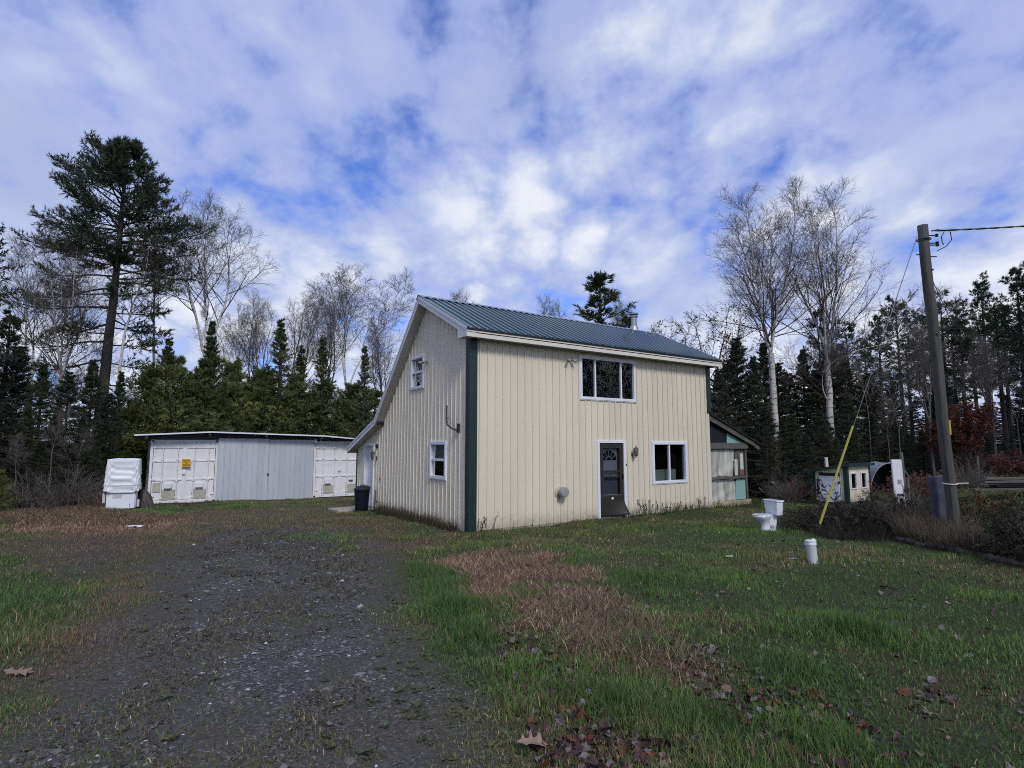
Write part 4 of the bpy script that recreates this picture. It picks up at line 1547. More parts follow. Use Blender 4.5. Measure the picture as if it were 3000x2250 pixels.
MB().box(-0.018, 0.018, -0.008, 0.0, -0.14, 0.14).build('tag_strip', M['yellow_box'], pole).location = L0(tg + Vector((0.062, -0.088, 0)))
for dz, sx in ((-0.22, 1), (-0.38, 1), (-0.42, 1), (-0.62, -1), (-0.66, 1)):
    a = PT + Vector((0.10 * sx, -0.03, dz))
    ins = MB().tube([L0(a), L0(a + Vector((0.10 * sx, -0.02, -0.01)))], 0.012, 6).build('bracket', M['dark_metal'], pole)
    if dz > -0.5:
        b = L0(a + Vector((0.13 * sx, -0.03, -0.01)))
        MB().lathe([(0.01, -.03), (0.035, -.02), (0.02, 0), (0.035, .02), (0.01, .035)], 10, tuple(b)).build('insulator', M['black'], pole)
drop = empty('power_cable', PT + Vector((0.1, -0.1, -0.15)))
tag(drop, 'twisted overhead power cable leaving the pole top to the right', 'cable')
A = Vector((0, 0, 0))
Bv = Vector((9.5, -1.2, 0.85))
for q_ in range(2):
    pts_ = []
    for k in range(80):
        u = k / 79
        c = A.lerp(Bv, u) + Vector((0, 0, -0.95 * u * (1 - u)))
        an = u * 120 + q_ * math.pi
        pts_.append(c + Vector((0, math.cos(an), math.sin(an))) * 0.010)
    MB().tube(pts_, 0.012, 5).build('strand', M['black'], drop)
for pts_ in ([(0.22, -.05, -.03), (0.16, -.04, -.14), (0.20, 0, -.25), (.24, .02, -.28)], [(0.34, -.05, -.04), (0.36, -.04, -.2), (0.28, 0, -.32), (.12, .05, -.40)],
             [(.02, 0, 0), (.12, 0, .03), (.22, -.02, -.0), (.36, -.04, -.02)]):
    MB().tube(pts_, 0.009, 5).build('jumper_wire', M['black'], drop)
anch = gpt(2393, 1563)
guy = empty('guy_wire', anch)
tag(guy, 'guy wire with a yellow plastic guard running down from the pole', 'guy wire')
gt = PT + Vector((-0.11, 0.02, -0.22)) - anch
MB().tube([(0, 0, -.05), gt * 0.5 + Vector((0, 0, -.03)), gt], 0.008, 5).build('wire', M['steel'], guy)
def _frac(py):
    lo, hi = 0.0, 1.0
    for _ in range(40):
        m_ = (lo + hi) / 2
        q_ = anch + gt * m_ - Vector((0, 0, HC))
        v_ = (-q_.y * ST + q_.z * CT) / (q_.y * CT + q_.z * ST)
        if CY - FPX * v_ > py:
            lo = m_
        else:
            hi = m_
    return lo


GF0, GF1 = _frac(1534), _frac(1248)
M['guard'] = pmat('faded_yellow_plastic', (0.60, 0.56, 0.14), 0.5, 0.08, 4)
MB().tube([gt * GF0, gt * GF1], [0.028, 0.022], 8).build('guard', M['guard'], guy)
g2b = at(2960, 1330, 17.0)
guy2 = empty('guy_wire', (g2b.x, g2b.y, g2b.z))
tag(guy2, 'thin dark guy wire slanting right from the pole toward the pines', 'guy wire')
gt2 = (PT + Vector((0.11, 0.05, -1.0))) - g2b
MB().tube([(0, 0, 0), gt2], 0.007, 5).build('wire', M['dark_metal'], guy2)

# ------------------------------------------------------------------ toilet on the lawn
M['china'] = pmat('white_china', (0.72, 0.75, 0.81), 0.18, 0.04, 3, coat=0.3, c2=(0.36, 0.33, 0.26), c2amt=0.55, c2scale=6, lo=0.56, hi=0.74)
tp = gpt(2242, 1556)
toi = empty('toilet', (tp.x, tp.y, tp.z), R(14))
toi.scale = (0.92, 0.92, 0.92)
tag(toi, 'white china toilet standing on the grass', 'toilet')
# local: +x towards the tank, bowl at -x
mb = MB()
rows = [(-0.02, 0.135, 0.115, 0.02), (0.03, 0.135, 0.115, 0.02), (0.10, 0.12, 0.10, 0.02), (0.20, 0.115, 0.095, 0.0), (0.26, 0.15, 0.12, -0.03), (0.32, 0.21, 0.16, -0.06), (0.37, 0.245, 0.185, -0.07),
        (0.395, 0.25, 0.19, -0.07), (0.40, 0.20, 0.15, -0.08), (0.36, 0.17, 0.12, -0.08), (0.28, 0.12, 0.08, -0.06)]
k = 24
for z, rx, ry, ox in rows:
    for j in range(k):
        a = 2 * math.pi * j / k
        mb.v.append((ox + rx * math.cos(a), ry * math.sin(a), z))
for i in range(len(rows) - 1):
    for j in range(k):
        j2 = (j + 1) % k
        mb.f.append((i * k + j, i * k + j2, (i + 1) * k + j2, (i + 1) * k + j))
mb.f.append(tuple(range(k - 1, -1, -1)))
mb.f.append(tuple((len(rows) - 1) * k + j for j in range(k)))
mb.build('bowl', M['china'], toi, smooth=True)
mb = MB().lathe([(0.01, .012), (0.23, .012), (0.245, 0.0), (0.245, -0.015), (0.2, -0.018)], 24, (-0.07, 0, 0.42), ex=1.04, ey=0.80)
mb.build('seat_lid', M['china'], toi, smooth=False)
MB().prism([(0.10, 0.0), (0.26, 0.0), (0.30, 0.38), (0.36, 0.40), (0.06, 0.40), (0.08, 0.25)], lambda a, b, t: (a, t, b), -0.09, 0.09).build('trapway', M['china'], toi, bevel=0.03)
mb = MB()
mb.add([(0.20, -0.22, 0.40), (0.37, -0.22, 0.40), (0.37, 0.22, 0.40), (0.20, 0.22, 0.40), (0.18, -0.25, 0.74), (0.385, -0.25, 0.74), (0.385, 0.25, 0.74), (0.18, 0.25, 0.74)],
       ((3, 2, 1, 0), (4, 5, 6, 7), (0, 1, 5, 4), (1, 2, 6, 5), (2, 3, 7, 6), (3, 0, 4, 7)))
mb.build('tank', M['china'], toi, bevel=0.025)
MB().box(0.165, 0.40, -0.265, 0.265, 0.742, 0.785).build('tank_lid', M['china'], toi, bevel=0.012)
for y in (-0.105, 0.105):
    MB().lathe([(0.05, 0.0), (0.04, 0.012)], 10, (0.14, y if y < 0 else y, 0.13), axis='y').build('trap_bulge', M['cdirty'], toi)

# ------------------------------------------------------------------ capped white pipe in the lawn
M['pvc'] = pmat('chipped_white_paint', (0.50, 0.51, 0.53), 0.6, 0.12, 5, c2=(0.05, 0.045, 0.04), c2amt=0.85, c2scale=5, stretch=(2, 2, 0.7), lo=0.60, hi=0.66)
wp = gpt(2383, 1650)
pipe = empty('vent_pipe', (wp.x, wp.y, wp.z - 0.03))
tag(pipe, 'short white capped pipe sticking up from the lawn', 'pipe')
po = MB().lathe([(0.074, 0.0), (0.074, 0.36)], 20, (0, 0, 0)).build('pipe_body', M['pvc'], pipe, smooth=False)
cp = MB().lathe([(0.079, 0.315), (0.083, 0.32), (0.083, 0.35), (0.078, 0.355), (0.078, 0.362), (0.084, 0.366), (0.084, 0.392), (0.04, 0.397), (0.02, 0.396)], 20, (0, 0, 0)).build('pipe_cap', M['white'], pipe)
MB().box(0.02, 0.07, -0.02, 0.02, 0.397, 0.412).build('cap_lug', M['white'], pipe)
for o_ in (po, cp):
    pass
pipe.rotation_euler = (R(-2), R(-3), 0)

# ------------------------------------------------------------------ hen coop at the right with its hoop tunnel
cc = Vector((11.42, 19.33, 0.02))
coop = empty('chicken_coop', cc, HA)
tag(coop, 'small cream coop with a pale door and green trim', 'coop')
CH0, CH1, CWd, CL = 1.02, 1.24, 1.15, 1.62
ctop = lambda t: CH1 - (CH1 - CH0) * t / CWd
CP1 = lambda a, o, z: (-o, a, z)
CP2 = lambda a, o, z: (a, -o, z)
cw1 = MB().box(0.02, 0.05, 0.0, CWd, -0.15, 0.02).build('door_wall', M['old_wood_h'], coop)
siding(cw1, CWd, 0.0, ctop, [(0.22, 0.94, -0.05, 0.97)], CP1, M['siding'], rib=[(0, 0), (.01, .012), (.03, .012), (.04, 0), (.19, 0)], pw=0.19)
cw2 = MB().box(0.0, CL, 0.02, 0.05, -0.15, 0.02).build('window_wall', M['old_wood_h'], coop)
siding(cw2, CL, 0.0, lambda s: CH1, [(0.22, 0.66, 0.45, 0.98), (0.95, 1.36, 0.45, 0.98)], CP2, M['siding'], rib=[(0, 0), (.01, .012), (.03, .012), (.04, 0), (.19, 0)], pw=0.19)
MB().box(CL - .03, CL, 0.0, CWd, 0, 1.1).box(0.05, CL - .05, CWd - .03, CWd, 0, 1.0).build('rear_walls', M['old_wood'], coop)
MB().prism([(-0.03, -0.03), (0.10, -0.03), (0.10, -0.018), (-0.018, -0.018), (-0.018, 0.10), (-0.03, 0.10)], lambda a, b, t: (a, b, t), -0.1, 1.235).build('corner_trim', M['green_trim'], coop)
MB().box(-0.03, -0.016, CWd - .09, CWd + .02, -0.1, 1.0).build('corner_trim', M['green_trim'], coop)
MB().box(CL - .07, CL + .02, -0.03, -0.016, -0.1, 1.23).build('corner_trim', M['green_trim'], coop)
mb = MB()
mb.prism([(-0.14, CH1 + .06), (CWd + .30, CH0 - .02), (CWd + .30, CH0 - .055), (-0.14, CH1 + .02)], lambda a, b, t: (t, a, b), -0.14, CL + 0.1)
crf = mb.build('roof', M['green_trim'], coop)
MB().box(-0.15, CL + .1, -0.165, -0.141, CH1 - .02, CH1 + .075).build('fascia', M['green_trim'], crf)
mb = MB().prism([(-0.14, CH1 + .065), (CWd + .31, CH0 - .01), (CWd + .31, CH0 - .10), (-0.14, CH1 - .02)], lambda a, b, t: (t, a, b), -0.165, -0.141)
mb.build('rake', M['green_trim'], crf)
cd = pbox(MB(), CP1, 0.24, 0.92, 0.0, 0.03, -0.04, 0.86).build('coop_door', M['frz'], coop, bevel=0.006)
pbox(MB(), CP1, 0.22, 0.94, -0.03, 0.012, 0.87, 0.97).build('door_header', M['black_sheet'], coop)
for z in (0.25, 0.68):
    pbox(MB(), CP1, 0.86, 0.98, 0.031, 0.045, z, z + .05).build('hinge', M['dark_metal'], cd)
pbox(MB(), CP1, 0.20, 0.28, 0.031, 0.05, 0.62, 0.69).build('latch', M['dark_metal'], cd)
pbox(MB(), CP1, 0.96, 1.0, 0.02, 0.05, 0.2, 0.75).build('bar', M['black'], coop)
for a0, a1 in ((0.22, 0.66), (0.95, 1.36)):
    mb = MB()
    pbox(mb, CP2, a0, a1, -0.02, 0.03, 0.95, 0.99)
    pbox(mb, CP2, a0, a0 + .05, -0.02, 0.03, 0.42, 0.9498)
    pbox(mb, CP2, a1 - .05, a1, -0.02, 0.03, 0.42, 0.9498)
    pbox(mb, CP2, a0 + .0502, a1 - .0502, -0.02, 0.03, 0.42, 0.46)
    w = mb.build('coop_window', M['white'], coop)
    MB().quad(CP2(a0 + .05, -.01, .46), CP2(a1 - .05, -.01, .46), CP2(a1 - .05, -.01, .95), CP2(a0 + .05, -.01, .95)).build('pane', M['glass_low'], w)
MB().box(0.1, CL - .1, 0.4, 0.42, 0, 1.0).build('inner_partition', M['black_sheet'], coop)
# hoop tunnel
hc = at(2612, 1430, 21.6)
hoop = empty('hoop_tunnel', (hc.x, hc.y, float(gz(hc.x, hc.y))), R(-6))
hoop.scale = (0.78, 0.8, 0.92)
tag(hoop, 'black tarp hoop tunnel behind the coop', 'tunnel')
mb = MB()
nA, nL = 18, 10
for j in range(nL + 1):
    for i in range(nA + 1):
        a = math.pi * i / nA
        wv = 1 + 0.02 * math.sin(i * 2.1 + j * 1.7)
        mb.v.append((0.95 * math.cos(a) * wv, j / nL * 2.6, 1.20 * math.sin(a) * wv))
for j in range(nL):
    for i in range(nA):
        k_ = j * (nA + 1) + i
        mb.f.append((k_, k_ + 1, k_ + nA + 2, k_ + nA + 1))
mb.build('cover', M['black_sheet'], hoop, smooth=True, solid=0.01)
M['clear_sheet'] = pmat('grey_plastic_sheet', (0.30, 0.33, 0.34), 0.3, 0.25, 4)
for y_ in (-0.02, 1.3):
    MB().tube([(0.97 * math.cos(a), y_, 1.23 * math.sin(a)) for a in np.linspace(0, math.pi, 17)], 0.022, 6).build('hoop', M['clear_sheet'], hoop)
mb = MB()
for i in range(9):
    a0, a1 = math.pi * (0.55 + .45 * i / 9), math.pi * (0.55 + .45 * (i + 1) / 9)
    mb.quad((0.99 * math.cos(a0), 0.0, 1.25 * math.sin(a0)), (0.99 * math.cos(a1), 0.0, 1.25 * math.sin(a1)), (1.0 * math.cos(a1), 0.9, 1.26 * math.sin(a1)), (1.0 * math.cos(a0), 0.9, 1.26 * math.sin(a0)))
mb.build('plastic_flap', M['clear_sheet'], hoop, smooth=True)
MB().add([(0.9 * math.cos(math.pi * i / 12), 1.4, 1.15 * math.sin(math.pi * i / 12)) for i in range(13)], [tuple(range(13))]).build('end_sheet', M['black_sheet'], hoop)
# white panel on a post, other posts
wb = at(2636, 1455, 17.0)
wbd = empty('white_panel', (wb.x, wb.y, float(gz(wb.x, wb.y))), R(8))
tag(wbd, 'narrow battered white metal panel standing upright near the coop', 'panel')
M['dented'] = pmat('battered_white_enamel', (0.70, 0.71, 0.72), 0.4, 0.08, 5, c2=(0.10, 0.08, 0.07), c2amt=0.8, c2scale=5, lo=0.62, hi=0.68)
hgt = wb.z + 1.10 - float(gz(wb.x, wb.y))
mb = MB().add([(-.17, -.03, 0.1), (.17, -.03, 0.1), (.17, .03, 0.1), (-.17, .03, 0.1), (-.21, -.03, hgt), (.13, -.03, hgt), (.13, .03, hgt), (-.21, .03, hgt)],
              ((3, 2, 1, 0), (4, 5, 6, 7), (0, 1, 5, 4), (1, 2, 6, 5), (2, 3, 7, 6), (3, 0, 4, 7)))
mb.build('panel_sheet', M['dented'], wbd, bevel=0.02)
MB().box(-.06, .06, -.05, -.031, hgt * .52, hgt * .60).build('panel_handle', M['grey'], wbd)
MB().box(-.1, .1, -.045, -.031, hgt * .28, hgt * .32).build('panel_hinge', M['dark_metal'], wbd)


def post(px, py, Y, top, w, label, mat='old_wood', lean_=(0, 0)):
    b = at(px, py, Y)
    z = float(gz(b.x, b.y))
    t_ = at(px, top, Y).z
    mb = MB().bar((0, 0, -.1), (lean_[0], lean_[1], t_ - z), w, w * .9, (0, 1, 0))
    o = mb.build('wooden_post', M[mat], None, bevel=0.006)
    o.location = (b.x, b.y, z)
    tag(o, label, 'post')
    return o


post(2427, 1400, 21.5, 1340, 0.10, 'pale wooden post sticking up behind the coop roof', 'white_plank', (-.05, 0))
post(2652, 1440, 17.4, 1325, 0.09, 'grey wooden post behind the battered white panel', 'old_wood', (-.05, 0))
post(2662, 1450, 15.5, 1402, 0.06, 'thin grey stake in the brush right of the white panel')
post(2868, 1400, 22.0, 1336, 0.07, 'lone grey stake in front of the dark pines at the right')
# tall grey-blue slab behind the pole
M['slab'] = pmat('grey_blue_weathered_slab', (0.060, 0.062, 0.095), 0.8, 0.35, 6, bump=0.5, bscale=18)
sb = at(2762, 1500, 11.35)
mb = MB().add([(-.17, -.03, -.1), (.12, -.03, -.1), (.12, .03, -.1), (-.17, .03, -.1), (-.20, -.03, 1.30), (.16, -.03, 1.31), (.16, .03, 1.31), (-.2, .03, 1.30)],
              ((3, 2, 1, 0), (4, 5, 6, 7), (0, 1, 5, 4), (1, 2, 6, 5), (2, 3, 7, 6), (3, 0, 4, 7)))
sbo = mb.build('upright_slab', M['slab'], None, bevel=0.02)
sbo.location = (sb.x, sb.y, float(gz(sb.x, sb.y)))
sbo.rotation_euler = (0, R(-4), R(10))
tag(sbo, 'mottled blue-grey upright slab leaning behind the utility pole', 'slab')
MB_ = MB()
# old boards stacked at the right edge
for i in range(9):
    b = at(2880 + 20 * (i % 3), 1445, 17.2)
    L_ = 3.4 + .5 * (i % 3)
    o = MB().box(0, L_, -.12, .12, 0, .055).build('stacked_board', M['old_wood_h'], None, bevel=0.005)
    zz = float(gz(b.x + 1.5, b.y)) + 0.16 + 0.068 * (i // 2) + 0.004 * i
    o.location = (b.x - .3 + .15 * (i % 4), b.y + 0.3 * (i % 2) + .05 * (i % 3), zz)
    o.rotation_euler = (0, R(-1.5 + (i % 3)), R(-8 + 4 * (i % 3)))
    tag(o, 'weathered grey board in the low pile right of the pole', 'board', 'old boards piled right of the pole')
# timbers edging the bed
prev = None
edge_px = [(2630, 1588), (2760, 1606), (2890, 1634), (3030, 1662), (3160, 1690)]
lab = ['half-rotted edging log at the lawn border nearest the yellow guy guard', 'long half-rotted edging log along the lawn border under the dead grass',
       'half-rotted edging log at the right end of the lawn border', 'edging log leaving the frame at the right of the lawn']
M['rotten'] = pmat('rotten_log', (0.075, 0.066, 0.058), 0.9, 0.4, 5, c2=(0.15, 0.14, 0.125), c2amt=0.6, c2scale=4, bump=0.6, bscale=14)
for i, (a, b) in enumerate(zip(edge_px, edge_px[1:])):
    A_, B_ = gpt(*a), gpt(*b)
    n_ = 14
    q_ = [A_.lerp(B_, k / (n_ - 1)) + Vector((0, 0, .035)) + Vector((random.uniform(-.05, .05), random.uniform(-.05, .05), random.uniform(-.02, .03))) for k in range(n_)]
    o = MB().tube([v - A_ for v in q_], [random.uniform(.045, .070) for _ in q_], 9).build('edging_log', M['rotten'], None, smooth=True)
    o.location = A_
    tag(o, lab[i], 'log')
st = gpt(2440, 1555)
o = MB().lathe([(0.20, -0.05), (0.17, 0.05), (0.155, 0.30), (0.14, 0.31)], 14, (0, 0, 0)).build('tree_stump', M['rotten'], None)
o.location = st
tag(o, 'short cut stump half hidden under the dark shrub', 'stump')
# leaning stick and other loose sticks
def stick(a, b, r, label, mat='old_wood'):
    a, b = Vector(a), Vector(b)
    n_ = 7
    d = (b - a).length
    q_ = [a.lerp(b, k / (n_ - 1)) + Vector((random.uniform(-.02, .02), random.uniform(-.02, .02), random.uniform(-.02, .02))) * (0 if k in (0, n_ - 1) else 1) for k in range(n_)]
    o = MB().tube([v - a for v in q_], [r * (1 - .4 * k / n_) for k in range(n_)], 7).build('stick', M[mat], None, smooth=True)
    o.location = a
    tag(o, label, 'stick')


a = gpt(262, 1462)
stick((a.x, a.y, a.z), (-13.98, 19.85, fz + 0.95), 0.035, 'long bare stick leaning against the wrapped freezer')
a, b = gpt(2290, 1440), at(2262, 1412, 20.5)
stick((a.x, a.y, a.z), b, 0.025, 'pale stick leaning at the wood edge beside the lean-to', 'white_plank')
a, b = gpt(2245, 1452), at(2225, 1430, 20.5)
stick((a.x, a.y, a.z), b, 0.022, 'short pale stick lying nearest the lean-to base', 'white_plank')
# scraps of litter
for px, py, s_, lb in ((2136, 1634, .07, 'white paper scrap on the grass left of the capped pipe'), (2322, 1640, .08, 'crumpled pale scrap on the grass beside the capped pipe'),
                       (395, 1545, .22, 'flat pale scrap lying before the wrapped freezer')):
    q = gpt(px, py)
    mb = MB()
    for j in range(4):
        for i in range(4):
            mb.v.append(((i / 3 - .5) * s_ * 2, (j / 3 - .5) * s_, random.uniform(0, .3) * s_ * .6 + .02))
    for j in range(3):
        for i in range(3):
            k_ = j * 4 + i
            mb.f.append((k_, k_ + 1, k_ + 5, k_ + 4))
    o = mb.build('litter_scrap', M['white'], None, smooth=True, solid=0.004)
    o.location = q
    tag(o, lb, 'scrap')
# ------------------------------------------------------------------ trees
def unit(v):
    return v / (np.linalg.norm(v, axis=-1, keepdims=True) + 1e-9)


def tubes(P, Rr, k=4):
    """P (M,N,3), Rr (M,N) -> verts, tris"""
    M_, N_ = P.shape[:2]
    T = unit(np.gradient(P, axis=1))
    ov = unit(P[:, -1] - P[:, 0])
    ax = np.eye(3)[np.argmin(np.abs(ov), axis=1)]
    S = unit(np.cross(T, ax[:, None, :]))
    B = np.cross(T, S)
    a = np.arange(k) * 2 * np.pi / k
    V = P[:, :, None, :] + Rr[:, :, None, None] * (S[:, :, None, :] * np.cos(a)[None, None, :, None] + B[:, :, None, :] * np.sin(a)[None, None, :, None])
    idx = np.arange(M_ * N_ * k).reshape(M_, N_, k)
    a0 = idx[:, :-1]
    a1 = idx[:, 1:]
    b0 = np.roll(a0, -1, axis=2)
    b1 = np.roll(a1, -1, axis=2)
    tri = np.concatenate([np.stack([a0, b0, b1], -1).reshape(-1, 3), np.stack([a0, b1, a1], -1).reshape(-1, 3)])
    return V.reshape(-1, 3), tri


def joinm(parts):
    Vs, Ts, n = [], [], 0
    for V, T in parts:
        Vs.append(V)
        Ts.append(T + n)
        n += len(V)
    return np.concatenate(Vs), np.concatenate(Ts)


def interp(P, Rr, idx, u):
    N_ = P.shape[1]
    x = np.clip(u, 0, 1) * (N_ - 1)
    i = np.minimum(x.astype(int), N_ - 2)
    f = (x - i)[:, None]
    p = P[idx, i] * (1 - f) + P[idx, i + 1] * f
    t = unit(P[idx, i + 1] - P[idx, i])
    r = Rr[idx, i] * (1 - f[:, 0]) + Rr[idx, i + 1] * f[:, 0]
    return p, t, r


def grow(r, P, Rr, n, u0, u1, ang, angj, Lf, N_, wig, up, rr, planar=0.0, tip=0.3, rmax=9.0, rmin=0.004):
    M_ = P.shape[0]
    idx = np.repeat(np.arange(M_), n)
    k = np.tile(np.arange(n), M_)
    u = u0 + (u1 - u0) * (k + r.random(len(k))) / n
    p, t, rad = interp(P, Rr, idx, u)
    ref = np.where(np.abs(t[:, 2:3]) > 0.95, np.array([[1.0, 0, 0]]), np.array([[0, 0, 1.0]]))
    A = unit(np.cross(t, ref))
    B = np.cross(t, A)
    az = k * 2.39996 + np.repeat(r.random(M_) * 6.28, n) + r.normal(0, 0.5, len(k))
    if planar:
        az = np.where(k % 2 == 0, 0.0, np.pi) + r.normal(0, 1 - planar, len(k))
    rd = A * np.cos(az)[:, None] + B * np.sin(az)[:, None]
    an = ang + r.normal(0, angj, len(k))
    d = unit(t * np.cos(an)[:, None] + rd * np.sin(an)[:, None])
    plen = np.linalg.norm(np.diff(P, axis=1), axis=2).sum(1)[idx]
    Ln = Lf(u, plen, r)
    pts = [p]
    st = (Ln / (N_ - 1))[:, None]
    for _ in range(N_ - 1):
        d = unit(d + r.normal(0, wig, d.shape) + np.array([0, 0, up]))
        p = p + d * st
        pts.append(p)
    Q = np.stack(pts, 1)
    r0 = np.clip(np.minimum(rad * rr, rmax), rmin, None)
    Rq = r0[:, None] * np.linspace(1, tip, N_)[None, :]
    return Q, Rq, u, idx


def needles(r, P, n, length, width, spread, u0=0.15, u1=1.0, flat=0.0):
    """small triangles along paths: needle sprays or leaves"""
    M_ = P.shape[0]
    idx = np.repeat(np.arange(M_), n)
    u = u0 + (u1 - u0) * r.random(len(idx))
    p, t, _ = interp(P, np.ones(P.shape[:2]), idx, u)
    rv = r.normal(0, 1, t.shape)
    rv[:, 2] *= 1 - flat
    rd = unit(np.cross(t, rv))
    sp = np.abs(r.normal(spread, 0.25, len(idx)))
    d = unit(t * np.cos(sp)[:, None] + rd * np.sin(sp)[:, None])
    L_ = length * r.uniform(0.65, 1.25, len(idx))
    w = unit(np.cross(d, r.normal(0, 1, d.shape))) * (width * 0.5 * r.uniform(0.7, 1.3, len(idx)))[:, None]
    V = np.stack([p - w, p + w, p + d * L_[:, None]], 1)
    T = np.arange(len(idx) * 3).reshape(-1, 3)
    return V.reshape(-1, 3), T, idx


def leafcol(r, nt, base, var, idx=None, second=None, samt=0.3):
    base = np.array(base)
    c = np.tile(base, (nt, 1))
    if idx is not None:
        per = r.random(idx.max() + 1)[idx]
        c = c * (1 - var + 2 * var * per)[:, None]
        if second is not None:
            m = (r.random(idx.max() + 1)[idx] < samt)
            c[m] = np.array(second) * (1 - var + 2 * var * per[m])[:, None]
    c = c * np.array([1.85, 1.72, 1.5]) * r.uniform(1 - var * .6, 1 + var * .6, nt)[:, None]
    return np.repeat(c, 3, axis=0)


M['bark'] = pmat('dark_conifer_bark', (0.038, 0.035, 0.032), 0.9, 0.4, 4, c2=(0.068, 0.064, 0.060), c2amt=0.6, c2scale=6, stretch=(3, 3, 0.6), bump=0.8, bscale=12)
M['grey_bark'] = pmat('grey_twig_bark', (0.125, 0.110, 0.100), 0.9, 0.25, 6, stretch=(2, 2, 0.6))
M['birch_bark'] = pmat('white_birch_bark', (0.50, 0.48, 0.45), 0.7, 0.15, 3, c2=(0.035, 0.03, 0.028), c2amt=0.9, c2scale=2.2, stretch=(1.3, 1.3, 5.0), lo=0.57, hi=0.62, bump=0.3, bscale=8)
M['birch_twig'] = pmat('birch_twig_bark', (0.098, 0.085, 0.080), 0.9, 0.3, 1.5)
M['brown_twig'] = pmat('brown_twig_bark', (0.060, 0.046, 0.040), 0.9, 0.3, 6)
M['foliage'] = attr_mat('conifer_needles', 0.55, 0.22, 0.3)
M['leaf'] = attr_mat('dry_leaves', 0.6, 0.1, 0.3, 0.25)
PROTO = {}


def newmesh(name, V, T, mat, col=None):
    o = npmesh(name, V, T, mat, None, False, {'col': col} if col is not None else None)
    me = o.data
    bpy.data.objects.remove(o, do_unlink=True)
    return me


def topz(meshes):
    t = 0
    for me in meshes:
        a = np.empty(len(me.vertices) * 3, np.float32)
        me.vertices.foreach_get('co', a)
        t = max(t, float(a[2::3].max()))
    return t


